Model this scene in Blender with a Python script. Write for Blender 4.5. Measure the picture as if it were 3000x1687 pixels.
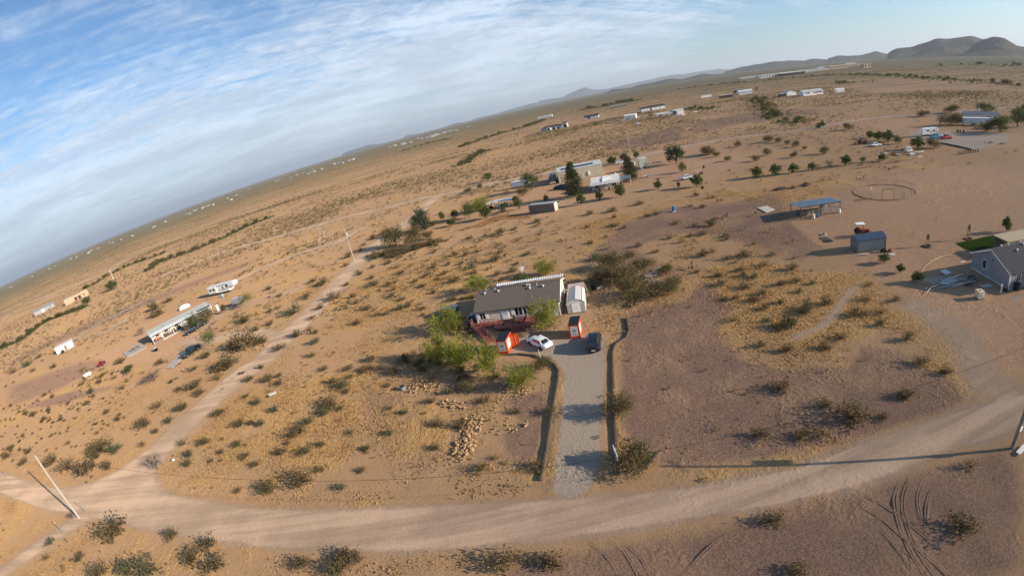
import bpy, bmesh, math, random
import numpy as np
from mathutils import Matrix, Vector

scene = bpy.context.scene
col = scene.collection
for o in list(bpy.data.objects):
    bpy.data.objects.remove(o)

# ------------------------------------------------------------------ camera
cam_data = bpy.data.cameras.new('camera')
cam = bpy.data.objects.new('camera', cam_data)
col.objects.link(cam)
scene.camera = cam
_R = (0.97172283, -0.08348393, -0.22087366)
_U = (0.23612441, 0.34356145, 0.90896138)
_F = (0.0, 0.93541219, -0.35355910)
_m = Matrix([[_R[i], _U[i], -_F[i]] for i in range(3)]).to_4x4()
_m.translation = (0, 0, 33)
cam.matrix_world = _m
cam_data.type = 'PANO'                      # wide drone lens, barrel distorted
cam_data.panorama_type = 'FISHEYE_LENS_POLYNOMIAL'
cam_data.sensor_width = 36
cam_data.sensor_fit = 'HORIZONTAL'
cam_data.fisheye_fov = 3.0
cam_data.fisheye_polynomial_k0 = 0
cam_data.fisheye_polynomial_k1 = -0.06003352905
cam_data.fisheye_polynomial_k2 = -8.18259306e-06
cam_data.fisheye_polynomial_k3 = 1.83098027e-05
cam_data.fisheye_polynomial_k4 = -2.81343820e-07
cam_data.clip_start = 0.1
cam_data.clip_end = 200000

# ------------------------------------------------------------------ light
SUN_EL = math.radians(18.5)
SUN_AZ = math.radians(-25.0)                # angle from +X, counter-clockwise
sdir = Vector((math.cos(SUN_AZ) * math.cos(SUN_EL), math.sin(SUN_AZ) * math.cos(SUN_EL), math.sin(SUN_EL)))
sun_data = bpy.data.lights.new('sun', 'SUN')
sun_data.energy = 4.4
sun_data.angle = math.radians(0.53)
sun_data.color = (1.0, 0.87, 0.70)
sun = bpy.data.objects.new('sun', sun_data)
col.objects.link(sun)
sun.rotation_euler = sdir.to_track_quat('Z', 'Y').to_euler()
sun.location = (0, 0, 200)

# ------------------------------------------------------------------ sky with clouds
world = bpy.data.worlds.new('World')
scene.world = world
world.use_nodes = True
wt = world.node_tree
wt.nodes.clear()
def wn(t, **k):
    n = wt.nodes.new(t)
    for a, b in k.items(): setattr(n, a, b)
    return n
def wl(a, b): wt.links.new(a, b)
def wmath(op, a, b=None, c=None, clamp=False):
    n = wn('ShaderNodeMath', operation=op, use_clamp=clamp)
    for i, v in enumerate((a, b, c)):
        if v is None: continue
        if isinstance(v, (int, float)): n.inputs[i].default_value = v
        else: wl(v, n.inputs[i])
    return n.outputs[0]
def wrange(v, a, b, c=0.0, d=1.0):
    n = wn('ShaderNodeMapRange', interpolation_type='SMOOTHSTEP')
    wl(v, n.inputs[0])
    for i, x in enumerate((a, b, c, d)): n.inputs[i + 1].default_value = x
    return n.outputs[0]
sky = wn('ShaderNodeTexSky', sky_type='NISHITA')
sky.sun_disc = False
sky.sun_elevation = SUN_EL
sky.sun_rotation = math.pi / 2 - SUN_AZ
sky.altitude = 500
sky.air_density = 1.0
sky.dust_density = 1.0
sky.ozone_density = 3.0
tc = wn('ShaderNodeTexCoord')
sp = wn('ShaderNodeSeparateXYZ'); wl(tc.outputs['Generated'], sp.inputs[0])
dx, dy, dz = sp.outputs
zc = wmath('MAXIMUM', dz, 0.0)
den = wmath('ADD', zc, 0.09)
px_ = wmath('DIVIDE', dx, den); py_ = wmath('DIVIDE', dy, den)
def cloudnoise(ax, ay, scale, detail, rough, dist, off, rot=0.0):
    c, s = math.cos(rot), math.sin(rot)
    u = wmath('ADD', wmath('MULTIPLY', px_, c * ax), wmath('MULTIPLY', py_, s * ax))
    v = wmath('ADD', wmath('MULTIPLY', px_, -s * ay), wmath('MULTIPLY', py_, c * ay))
    cb = wn('ShaderNodeCombineXYZ'); wl(u, cb.inputs[0]); wl(v, cb.inputs[1]); cb.inputs[2].default_value = off
    n = wn('ShaderNodeTexNoise'); wl(cb.outputs[0], n.inputs['Vector'])
    n.inputs['Scale'].default_value = scale; n.inputs['Detail'].default_value = detail
    n.inputs['Roughness'].default_value = rough; n.inputs['Distortion'].default_value = dist
    return n.outputs['Fac']
big = cloudnoise(1, 1, 0.33, 3, 0.5, 0.4, 3.1)
puff = cloudnoise(1, 1.3, 2.1, 8, 0.66, 0.5, 1.7, 0.5)
curd = cloudnoise(1, 1, 7.5, 5, 0.6, 0.8, 5.0)
streak = cloudnoise(0.35, 3.4, 1.0, 7, 0.62, 0.9, 8.3, 0.50)
wisp = cloudnoise(0.4, 4.5, 2.2, 6, 0.65, 0.5, 2.4, 0.42)
# a broad sheet of cloud over the left and centre; clear blue overhead and to the right
side = wrange(wmath('SUBTRACT', wmath('MULTIPLY', py_, 0.55), px_), -1.2, 2.2)
low = wrange(dz, 0.06, 0.34, 1.0, 0.0)
over = wrange(dz, 0.30, 0.62, 0.0, 1.0)
cover = wmath('ADD', wmath('MULTIPLY', side, 0.36), wmath('MULTIPLY', low, 0.20))
cover = wmath('SUBTRACT', cover, wmath('MULTIPLY', over, 0.30))
cover = wmath('ADD', cover, wmath('MULTIPLY', wmath('SUBTRACT', big, 0.5), 0.60))
tex = wmath('ADD', wmath('MULTIPLY', puff, 0.62), wmath('MULTIPLY', streak, 0.42))
tex = wmath('ADD', tex, wmath('MULTIPLY', wmath('SUBTRACT', wisp, 0.5), 0.34))
tex = wmath('ADD', tex, wmath('MULTIPLY', wmath('SUBTRACT', curd, 0.5), wmath('MULTIPLY', side, 0.30)))
dens = wrange(wmath('ADD', tex, cover), 0.67, 1.14)
shade = wrange(wmath('ADD', wmath('MULTIPLY', cloudnoise(1, 1.6, 0.9, 4, 0.55, 0.3, 1.2, 0.5), 0.7), wmath('MULTIPLY', curd, 0.3)), 0.36, 0.66, 0.80, 1.10)
ccol = wn('ShaderNodeMix', data_type='RGBA', blend_type='MULTIPLY'); ccol.inputs[0].default_value = 1
ccol.inputs[6].default_value = (4.7, 5.3, 6.1, 1)
cg = wn('ShaderNodeCombineColor')
for i in range(3): wl(shade, cg.inputs[i])
wl(cg.outputs[0], ccol.inputs[7])
deep = wn('ShaderNodeMix', data_type='RGBA', blend_type='MULTIPLY'); deep.inputs[0].default_value = 1     # clean dry desert air: deeper blue
wl(sky.outputs[0], deep.inputs[6]); deep.inputs[7].default_value = (0.76, 0.92, 1.0, 1)
mixc = wn('ShaderNodeMix', data_type='RGBA')
wl(wmath('MULTIPLY', dens, 0.86), mixc.inputs[0]); wl(deep.outputs[2], mixc.inputs[6]); wl(ccol.outputs[2], mixc.inputs[7])
bg = wn('ShaderNodeBackground'); bg.inputs['Strength'].default_value = 0.09
wl(mixc.outputs[2], bg.inputs[0])
wo = wn('ShaderNodeOutputWorld'); wl(bg.outputs[0], wo.inputs[0])

scene.view_settings.view_transform = 'Standard'
scene.view_settings.look = 'None'
scene.view_settings.gamma = 1
scene.view_settings.use_curve_mapping = False
scene.view_settings.exposure = 0.92
scene.render.engine = 'CYCLES'
scene.cycles.use_denoising = True
scene.cycles.max_bounces = 5
scene.cycles.diffuse_bounces = 2
scene.cycles.glossy_bounces = 2
scene.cycles.transmission_bounces = 2
scene.cycles.transparent_max_bounces = 6
scene.cycles.volume_bounces = 0
scene.cycles.use_adaptive_sampling = True
scene.cycles.adaptive_threshold = 0.02
scene.cycles.caustics_reflective = False
scene.cycles.caustics_refractive = False

# ------------------------------------------------------------------ helpers
rnd = random.Random(11)
R = math.radians
MATS = {}
def mat(name, c=None, rough=0.8, var=0.12, scale=2.0, metal=0.0, spec=0.3, bump=0.0, bscale=20.0, trans=0.0, stretch=None, coat=0.0, c2=None):
    """procedural material: base colour broken up by object-space noise"""
    if name in MATS: return MATS[name]
    m = bpy.data.materials.new(name); m.use_nodes = True
    nt = m.node_tree; bs = nt.nodes['Principled BSDF']; out = nt.nodes['Material Output']
    L = nt.links.new
    t = nt.nodes.new('ShaderNodeTexCoord')
    src = t.outputs['Object']
    if stretch:
        mp = nt.nodes.new('ShaderNodeMapping'); mp.inputs['Scale'].default_value = stretch
        L(src, mp.inputs[0]); src = mp.outputs[0]
    n = nt.nodes.new('ShaderNodeTexNoise'); n.inputs['Scale'].default_value = scale; n.inputs['Detail'].default_value = 5
    L(src, n.inputs['Vector'])
    mr = nt.nodes.new('ShaderNodeMapRange'); L(n.outputs['Fac'], mr.inputs[0])
    mr.inputs[1].default_value = 0.3; mr.inputs[2].default_value = 0.7
    mx = nt.nodes.new('ShaderNodeMix'); mx.data_type = 'RGBA'
    L(mr.outputs[0], mx.inputs[0])
    if c2 is None:
        mx.inputs[6].default_value = tuple(v * (1 - var) for v in c) + (1,)
        mx.inputs[7].default_value = tuple(min(1, v * (1 + var)) for v in c) + (1,)
    else:
        mx.inputs[6].default_value = tuple(c) + (1,); mx.inputs[7].default_value = tuple(c2) + (1,)
    L(mx.outputs[2], bs.inputs['Base Color'])
    bs.inputs['Roughness'].default_value = rough; bs.inputs['Metallic'].default_value = metal
    bs.inputs['Specular IOR Level'].default_value = spec
    bs.inputs['Coat Weight'].default_value = coat
    if bump:
        nb = nt.nodes.new('ShaderNodeTexNoise'); nb.inputs['Scale'].default_value = bscale; nb.inputs['Detail'].default_value = 4
        L(src, nb.inputs['Vector'])
        b = nt.nodes.new('ShaderNodeBump'); b.inputs['Strength'].default_value = bump; b.inputs['Distance'].default_value = 0.05
        L(nb.outputs['Fac'], b.inputs['Height']); L(b.outputs[0], bs.inputs['Normal'])
    if trans:
        tr = nt.nodes.new('ShaderNodeBsdfTranslucent'); L(mx.outputs[2], tr.inputs[0])
        ms = nt.nodes.new('ShaderNodeMixShader'); ms.inputs[0].default_value = trans
        L(bs.outputs[0], ms.inputs[1]); L(tr.outputs[0], ms.inputs[2]); L(ms.outputs[0], out.inputs[0])
    MATS[name] = m
    return m

class MB:
    """collects shapes into one mesh"""
    def __init__(s): s.v = []; s.f = []
    def add(s, vs, fs):
        b = len(s.v); s.v += [tuple(v) for v in vs]; s.f += [tuple(i + b for i in f) for f in fs]; return s
    def box(s, x0, x1, y0, y1, z0, z1):
        return s.add([(x0,y0,z0),(x1,y0,z0),(x1,y1,z0),(x0,y1,z0),(x0,y0,z1),(x1,y0,z1),(x1,y1,z1),(x0,y1,z1)],
                     [(3,2,1,0),(4,5,6,7),(0,1,5,4),(1,2,6,5),(2,3,7,6),(3,0,4,7)])
    def prism(s, poly, axis, a, b):
        """poly: 2-D outline (counter-clockwise); axis 'x': poly=(y,z); 'y': (x,z); 'z': (x,y)"""
        n = len(poly)
        def P(p, t):
            return {'x': (t, p[0], p[1]), 'y': (p[0], t, p[1]), 'z': (p[0], p[1], t)}[axis]
        vs = [P(p, a) for p in poly] + [P(p, b) for p in poly]
        fs = [tuple(range(n))[::-1], tuple(range(n, 2 * n))] + [(i, (i + 1) % n, n + (i + 1) % n, n + i) for i in range(n)]
        return s.add(vs, fs)
    def tube(s, p, q, r, r2=None, n=6, cap=True):
        p = Vector(p); q = Vector(q); d = (q - p)
        if d.length < 1e-6: return s
        d.normalize(); u = d.orthogonal().normalized(); w = d.cross(u)
        r2 = r if r2 is None else r2
        vs = []
        for c, rr in ((p, r), (q, r2)):
            for i in range(n):
                a = 2 * math.pi * i / n
                vs.append(c + (u * math.cos(a) + w * math.sin(a)) * rr)
        fs = [(i, (i + 1) % n, n + (i + 1) % n, n + i) for i in range(n)]
        if cap: fs += [tuple(range(n))[::-1], tuple(range(n, 2 * n))]
        return s.add(vs, fs)
    def path(s, pts, r, n=5):
        for a, b in zip(pts[:-1], pts[1:]): s.tube(a, b, r, n=n)
        return s
    def poly(s, pts): return s.add(pts, [tuple(range(len(pts)))])
    def slab(s, pts, t):
        """quad/polygon given by its upper face, thickened by t along its normal (downwards)"""
        P = [Vector(p) for p in pts]; nrm = (P[1] - P[0]).cross(P[2] - P[0]).normalized()
        Q = [p - nrm * t for p in P]; n = len(P)
        return s.add(P + Q, [tuple(range(n)), tuple(range(n, 2 * n))[::-1]] + [(i, n + i, n + (i + 1) % n, (i + 1) % n) for i in range(n)])
    def ball(s, c, rx, ry, rz, n=10, m=6):
        vs = []; fs = []
        for j in range(m + 1):
            a = math.pi * j / m
            for i in range(n):
                b = 2 * math.pi * i / n
                vs.append((c[0] + rx * math.sin(a) * math.cos(b), c[1] + ry * math.sin(a) * math.sin(b), c[2] + rz * math.cos(a)))
        for j in range(m):
            for i in range(n):
                fs.append((j * n + i, (j + 1) * n + i, (j + 1) * n + (i + 1) % n, j * n + (i + 1) % n))
        return s.add(vs, fs)
    def mesh(s, name, m, smooth=False):
        me = bpy.data.meshes.new(name); me.from_pydata(s.v, [], s.f)
        if m is not None: me.materials.append(m)
        if smooth: me.polygons.foreach_set('use_smooth', [True] * len(me.polygons))
        me.update()
        return me
    def build(s, name, m, parent=None, smooth=False, loc=None, rz=0.0, **k):
        o = bpy.data.objects.new(name, s.mesh(name, m, smooth)); col.objects.link(o)
        if parent is not None: o.parent = parent
        if loc is not None: o.location = loc if len(loc) == 3 else (loc[0], loc[1], 0)
        if rz: o.rotation_euler = (0, 0, rz)
        tag(o, **k)
        return o
def tag(o, label=None, cat=None, group=None, kind=None):
    if label: o['label'] = label
    if cat: o['category'] = cat
    if group: o['group'] = group
    if kind: o['kind'] = kind
    return o
def thing(name, loc, rz, label, cat, group=None):
    o = bpy.data.objects.new(name, None); col.objects.link(o)
    o.empty_display_size = 0.3
    o.location = (loc[0], loc[1], loc[2] if len(loc) > 2 else 0); o.rotation_euler = (0, 0, rz)
    return tag(o, label, cat, group)
def inst(me, name, parent=None, loc=None, rz=0.0, sc=None, **k):
    o = bpy.data.objects.new(name, me); col.objects.link(o)
    if parent is not None: o.parent = parent
    if loc is not None: o.location = loc if len(loc) == 3 else (loc[0], loc[1], 0)
    o.rotation_euler = (0, 0, rz)
    if sc is not None: o.scale = (sc, sc, sc) if isinstance(sc, (int, float)) else sc
    return tag(o, **k)
def copy_tree(o, parent=None):
    c = o.copy(); col.objects.link(c); c.parent = parent
    for ch in o.children: copy_tree(ch, c)
    return c
def lerp(a, b, t): return tuple(a[i] + (b[i] - a[i]) * t for i in range(len(a)))

# ------------------------------------------------------------------ ground plan (metres, camera above the origin)
MAIN_ROAD = [((-110.63, 54.10),(-100.68, 46.58)),((-83.72, 46.95),(-77.22, 40.81)),((-68.98, 44.94),(-63.97, 38.67)),((-55.45, 43.15),(-51.45, 35.74)),((-44.60, 40.53),(-42.19, 33.84)),((-34.03, 37.60),(-31.97, 31.75)),((-25.71, 36.10),(-23.23, 30.06)),((-16.33, 34.70),(-14.69, 28.78)),((-4.71, 32.43),(-5.15, 27.32)),((7.73, 29.29),(9.52, 25.21)),((20.24, 26.71),(22.66, 22.45)),((29.03, 26.25),(28.78, 21.69)),((38.69, 24.86),(36.92, 20.60)),((48.61, 22.47),(43.58, 18.90))]
_a, _b = MAIN_ROAD[-1], MAIN_ROAD[0]
for k in (12, 30, 70, 150): MAIN_ROAD.append(tuple((p[0] + k, p[1] - 0.22 * k) for p in _a))
for k in (15, 40, 100, 220, 400): MAIN_ROAD.insert(0, tuple((p[0] - k, p[1] + 0.2 * k) for p in _b))
JUNCTION = [(-78.67, 46.69),(-71.09, 47.32),(-67.21, 49.86),(-64.24, 54.77),(-56.96, 53.43),(-57.93, 48.79),(-56.04, 46.23),(-53.42, 43.96),(-50.09, 42.06),(-45.15, 40.59),(-44.14, 38.49),(-65.39, 41.93)]
SIDE_ROAD = [(-61.36, 46.00),(-60.58, 54.21),(-58.40, 64.34),(-55.03, 77.68),(-56.85, 69.95),(-53.64, 76.38),(-51.44, 83.08),(-50.45, 90.90),(-48.80, 98.74),(-47.58, 109.46),(-46.56, 124.26),(-45.33, 132.17),(-44.74, 143.16),(-44.10, 155.94),(-40.85, 166.32),(-36.27, 183.15),(-32.15, 203.72),(-31.56, 207.57),(-29.94, 220.90),(-27.85, 232.44),(-25.40, 239.08),(-22.24, 240.83)]
FAR_ROAD = [(-202.51, 248.28),(-185.45, 256.60),(-158.00, 264.98),(-124.21, 256.69),(-105.88, 256.80),(-82.39, 255.80),(-45.20, 247.23),(-38.41, 250.03),(-31.48, 246.05),(-25.10, 242.82),(-17.88, 240.73),(-11.33, 237.92),(-4.67, 235.78),(-0.63, 238.63),(29.33, 229.38),(58.60, 218.50),(73.36, 219.92),(97.30, 220.87),(120.75, 220.14),(140.54, 211.62),(159.08, 206.89),(178.00, 207.05),(205.13, 208.57),(231.34, 201.09),(255.78, 190.23),(279.72, 187.22),(317.32, 178.98)]
TRAIL_A = [(-107.88, 161.15),(-96.04, 176.15),(-85.49, 182.81),(-73.81, 186.93),(-63.11, 186.57),(-60.88, 197.65),(-57.15, 204.25)]
TRAIL_B = [(-99.34, 259.86),(-86.67, 231.73),(-74.05, 191.68)]
TRAIL_C = [(-514.14, 339.45),(-585.68, 433.23),(-474.06, 398.99),(-456.81, 416.07),(-406.16, 408.18),(-450.05, 493.17),(-431.69, 522.24),(-402.97, 585.09),(-359.14, 612.90),(-289.08, 586.93)]
TRAIL_D = [(-66.82, 38.18),(-68.74, 36.59),(-71.72, 32.98),(-76.36, 27.34)]
LEFT_DRIVE = [(-51.44, 90.67),(-62.42, 99.01),(-72.11, 101.30),(-79.55, 102.31),(-88.17, 106.68)]
LEFT_DRIVE_B = [(-86.78, 114.25),(-87.51, 121.66),(-84.60, 125.96),(-78.59, 128.61),(-66.43, 128.46),(-60.80, 128.86)]
DRIVEWAY = [(-2.63, 61.01),(-1.98, 62.66),(-0.87, 65.12),(0.85, 65.99),(4.30, 62.34),(6.66, 61.14),(8.90, 61.52),(11.41, 59.54),(9.85, 53.50),(7.82, 46.73),(6.59, 42.72),(4.73, 35.81),(2.76, 31.67),(0.71, 30.82),(-0.81, 32.38),(1.33, 41.18),(4.05, 52.93),(3.73, 50.64),(3.82, 53.17),(3.15, 56.45),(0.92, 59.58),(-0.64, 60.63)]

# soil patches: outline, strength, feather (m)
GRAVEL = [
 ([(15.48, 63.34),(19.50, 65.58),(25.39, 63.44),(32.08, 70.04),(31.41, 57.91),(25.59, 53.05),(24.98, 45.31),(27.77, 40.71),(31.86, 39.27),(34.54, 36.70),(40.00, 39.43),(42.72, 36.62),(42.46, 31.76),(43.44, 28.38),(41.42, 25.48),(34.69, 25.97),(25.94, 27.75),(18.12, 29.43),(10.96, 31.61),(7.10, 34.45),(9.12, 44.28)], 1.0, 2.5),
 ([(16.40, 94.28),(30.84, 114.77),(46.11, 119.51),(59.55, 110.72),(76.18, 111.17),(62.20, 85.27),(60.63, 70.35),(49.69, 65.95),(47.33, 77.98),(43.38, 90.75),(37.94, 95.56),(27.94, 93.98),(29.55, 76.27),(31.52, 70.44),(22.13, 77.16)], 0.8, 4),
 ([(-7.22, 26.50),(1.73, 25.26),(14.97, 23.55),(30.06, 21.12),(42.47, 18.14),(29.99, 8.08),(-8.31, 24.71)], 0.75, 2),
 ([(-189.95, 111.62),(-146.11, 117.87),(-133.06, 116.85),(-108.49, 109.65),(-119.21, 100.68),(-129.34, 91.02),(-154.69, 86.36)], 0.62, 9),
 ([(-244.45, 150.25),(-198.91, 184.20),(-143.80, 200.10),(-111.23, 208.69),(-98.15, 188.35),(-124.31, 181.82),(-159.95, 162.90),(-203.52, 147.50),(-218.39, 131.82)], 0.62, 16),
 ([(-26.10, 60.85),(-22.50, 60.02),(-17.91, 56.78),(-17.09, 54.38),(-20.36, 53.11),(-24.13, 51.78)], 0.55, 1.5),
 ([(-18.72, 42.49),(-13.16, 42.53),(-10.93, 40.28),(-11.89, 38.35),(-18.36, 40.06)], 0.45, 1.5),
 ([(-5.19, 50.83),(1.62, 50.03),(0.18, 42.88),(-1.80, 35.89),(-4.91, 38.36),(-5.61, 43.36),(-2.87, 44.08)], 0.7, 1.5),
 ([(-10.14, 58.04),(-1.35, 53.17),(-1.11, 49.95),(-7.59, 51.38),(-15.29, 54.84),(-14.25, 58.77)], 0.6, 2.0),
 ([(71.83, 294.93),(105.97, 310.68),(147.90, 329.99),(106.57, 240.88),(77.09, 253.38)], 0.8, 10),
 ([(147.90, 329.99),(202.91, 341.89),(244.53, 290.76),(213.49, 247.61),(166.84, 265.57),(111.85, 252.28)], 0.6, 14),
 ([(4.52, 120.93),(16.38, 112.69),(28.55, 116.42),(19.39, 109.87),(11.27, 104.08),(3.52, 110.76)], 0.5, 4),
 ([(-17.68, 88.53),(-7.36, 89.71),(-1.42, 90.63),(-4.56, 86.27),(-8.83, 84.53),(-12.91, 81.46)], 0.35, 3),
]
DIRT = [
 ([(61.55, 85.83),(86.69, 100.53),(120.00, 102.46),(162.51, 91.20),(54.65, 26.64),(44.98, 23.95),(45.00, 27.35),(49.47, 32.22),(52.64, 41.03),(55.47, 51.70),(59.41, 63.47),(57.64, 72.68)], 1.0, 3),
 ([(10.35, 145.16),(0.82, 188.23),(29.28, 221.99),(57.63, 240.20),(111.56, 213.35),(98.73, 158.28),(71.66, 139.81),(42.74, 136.28),(26.11, 130.23)], 0.9, 5),
 ([(-136.27, 114.13),(-127.50, 124.88),(-131.47, 138.32),(-105.00, 149.39),(-79.40, 126.07),(-84.20, 114.22),(-83.49, 104.83),(-84.39, 98.68),(-90.17, 96.37),(-113.35, 101.10)], 0.8, 4),
 ([(-6.89, 73.18),(6.89, 69.34),(10.89, 68.53),(9.71, 61.36),(6.10, 60.54),(-4.59, 66.21),(-7.71, 70.95)], 0.6, 1.5),
 ([(-17.02, 82.31),(-13.43, 85.72),(-7.32, 84.83),(-7.45, 75.28),(-11.76, 71.26),(-16.59, 77.34)], 0.6, 1.5),
 ([(188.87, 192.23),(218.00, 180.02),(205.46, 152.90),(211.76, 119.18),(183.35, 102.98),(156.95, 116.76),(168.35, 154.53)], 0.9, 6),
 ([(571.66, 532.90),(568.81, 320.67),(436.14, 261.98),(353.92, 357.71),(444.53, 497.69)], 0.7, 14),
 ([(93.03, 776.12),(158.91, 904.28),(213.01, 854.84),(178.35, 589.55),(145.27, 570.26),(118.91, 612.50),(78.80, 622.23)], 0.8, 14),
 ([(-57.86, 48.93),(-45.20, 44.35),(-38.26, 40.42),(-23.40, 37.10),(-18.86, 35.45),(-44.22, 39.40),(-55.22, 43.59)], 0.5, 2.5),
]
GRASS = [
 ([(27.19, 64.59),(35.13, 73.24),(43.66, 72.78),(47.89, 61.66),(53.58, 57.61),(52.80, 50.29),(50.55, 45.10),(50.82, 40.00),(51.10, 34.14),(47.37, 29.12),(42.53, 25.96),(42.17, 27.69),(44.63, 30.92),(46.97, 38.96),(44.61, 43.16),(39.55, 41.64),(33.86, 40.14),(29.85, 41.82),(27.84, 46.80),(27.26, 51.38),(25.76, 57.08)], 1.0, 2.5),
 ([(35.33, 94.20),(41.99, 105.71),(48.40, 105.11),(51.00, 95.04),(45.87, 85.96),(37.69, 88.04)], 0.9, 2.5),
 ([(22.63, 125.53),(34.88, 118.99),(33.14, 112.22),(22.08, 102.39),(17.47, 102.94)], 0.9, 3),
 ([(66.18, 121.69),(83.53, 103.11),(79.64, 98.38),(69.81, 102.57),(64.65, 113.62)], 0.9, 4),
 ([(-55.48, 71.16),(-33.18, 68.34),(-24.68, 68.21),(-21.28, 45.25),(-27.54, 43.02),(-41.78, 47.98),(-54.79, 54.15),(-54.23, 62.50)], 0.75, 5),
 ([(-43.66, 116.02),(-29.89, 135.74),(-6.58, 123.83),(-8.86, 97.71),(-18.12, 93.51),(-19.10, 85.06),(-36.15, 88.28)], 0.75, 6),
 ([(26.01, 35.72),(31.88, 29.62),(27.62, 27.55),(18.55, 31.15),(22.06, 33.34)], 0.9, 1.2),
 ([(7.46, 40.43),(9.03, 36.92),(9.82, 33.09),(7.32, 31.54),(5.48, 32.56)], 0.9, 0.8),
 ([(-23.25, 57.80),(-15.19, 53.67),(-11.25, 51.12),(-12.06, 42.20),(-17.55, 42.18),(-20.84, 44.74)], 0.8, 2),
 ([(3.52, 56.28),(3.64, 51.33),(1.75, 44.01),(-0.13, 34.64),(-1.01, 34.94),(0.68, 42.68)], 0.7, 0.6),
]
MULCH = [([(-14.69, 153.01),(-6.78, 152.08),(-1.32, 157.41),(4.00, 156.37),(10.94, 147.26),(10.33, 142.30),(1.79, 149.63),(-5.13, 147.22),(-13.73, 150.50)], 1.0, 1.5),
 ([(107.81, 119.13),(117.41, 116.70),(126.12, 117.43),(136.18, 115.83),(133.88, 113.87),(123.20, 114.72),(112.92, 115.23),(105.83, 116.97)], 0.9, 1.5),
 ([(-99.19, 45.44),(-94.89, 45.97),(-89.53, 44.04),(-87.52, 40.87),(-87.43, 38.08),(-89.71, 38.10)], 0.45, 1.2),
 ([(133.46, 130.81),(147.57, 123.91),(142.54, 116.64),(135.36, 116.62),(131.23, 125.36)], 0.6, 2),
 ([(7.23, 66.25),(5.25, 68.05),(4.41, 65.76),(6.80, 65.02)], 0.35, 1.0),
 ([(-10.65, 76.34),(-7.76, 75.46),(-6.90, 71.38),(-8.42, 69.52),(-12.39, 71.58),(-12.17, 73.81)], 0.45, 1.2)]
GREYG = [(DRIVEWAY, 0.9, 1.0),
 ([(7.05, 69.69),(10.85, 68.77),(10.21, 66.87),(9.13, 65.34),(6.89, 68.86)], 0.6, 1.0),
 ([(181.63, 158.66),(189.19, 156.42),(192.36, 144.62),(208.29, 125.34),(194.75, 115.06),(168.38, 110.39),(160.70, 110.92),(165.52, 128.69),(168.51, 147.27)], 0.8, 3),
 ([(64.78, 37.78),(70.28, 36.65),(68.27, 35.39)], 0.9, 0.8)]
GREEN = [([(1524.44, 1231.69),(1756.48, 1283.11),(1952.19, 1099.65),(1451.49, 817.98),(1297.82, 948.72)], 1.0, 40),
 ([(683.98, 1482.92),(726.87, 1368.83),(726.14, 1187.59),(840.18, 1164.00),(572.38, 832.44),(478.65, 904.90)], 0.42, 14),
 ([(713.59, 1111.87),(733.43, 910.28),(769.56, 814.47),(667.47, 605.98),(575.67, 426.42),(521.78, 294.20),(455.72, 257.02),(502.12, 372.17),(583.71, 530.34),(568.49, 669.78)], 0.42, 14),
 ([(-252.14, 330.99),(-219.20, 340.06),(-209.09, 386.37),(-171.07, 415.13),(-147.79, 378.33),(-175.41, 332.28),(-186.71, 296.08),(-221.23, 293.14)], 0.42, 10),
 ([(-196.92, 1204.50),(-96.61, 1350.94),(23.20, 1285.40),(142.77, 945.31),(110.05, 816.89),(8.60, 681.99),(-57.63, 979.52),(-145.22, 968.27)], 0.42, 14)]
TRACKS = [  # tyre ruts pressed into the soil near the road
 [(28.45, 21.05),(26.24, 19.42),(24.69, 16.92),(23.90, 14.71),(23.46, 12.28)],
 [(29.56, 20.94),(26.83, 19.07),(25.32, 16.79),(24.44, 14.39),(24.12, 11.89)],
 [(22.75, 21.13),(23.75, 18.87),(24.37, 15.53),(24.79, 13.13),(25.04, 11.33)],
 [(23.89, 21.52),(25.01, 19.12),(25.70, 15.87),(26.07, 13.63),(26.78, 12.54)],
 [(30.59, 18.92),(28.55, 17.79),(26.54, 15.83),(25.88, 14.85)],
 [(29.99, 19.84),(27.95, 18.40),(26.52, 16.31)],
 [(23.17, 17.33),(23.18, 15.56),(22.88, 13.23)],
 [(2.71, 25.43),(3.69, 24.03),(4.19, 21.27)], [(1.26, 25.70),(2.33, 23.87),(2.76, 21.75)], [(3.90, 24.81),(4.72, 23.05),(5.05, 20.97)],
 [(8.15, 20.77),(10.48, 22.06),(12.79, 22.57)],
 [(-16.72, 51.01),(-16.54, 47.80),(-16.49, 44.71)], [(-16.39, 50.90),(-16.23, 47.70),(-16.20, 44.62)], [(-14.77, 50.95),(-14.68, 47.76),(-14.74, 44.36)], [(-14.46, 51.05),(-14.41, 47.67),(-14.45, 44.27)],
]

def smooth_line(pts, step):
    P = np.array(pts, float)
    out = []
    n = len(P)
    for i in range(n - 1):
        p0 = P[max(i - 1, 0)]; p1 = P[i]; p2 = P[i + 1]; p3 = P[min(i + 2, n - 1)]
        m = max(2, int(np.linalg.norm(p2 - p1) / step))
        for t in np.linspace(0, 1, m, endpoint=False):
            out.append(0.5 * ((2 * p1) + (-p0 + p2) * t + (2 * p0 - 5 * p1 + 4 * p2 - p3) * t * t + (-p0 + 3 * p1 - 3 * p2 + p3) * t ** 3))
    out.append(P[-1])
    return np.array(out)
def seg_dist(X, Y, pts):
    d = np.full(X.shape, 1e9)
    for a, b in zip(pts[:-1], pts[1:]):
        ax, ay = a; bx, by = b; vx, vy = bx - ax, by - ay; L = vx * vx + vy * vy + 1e-9
        t = np.clip(((X - ax) * vx + (Y - ay) * vy) / L, 0, 1)
        d = np.minimum(d, np.hypot(X - ax - t * vx, Y - ay - t * vy))
    return d
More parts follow.
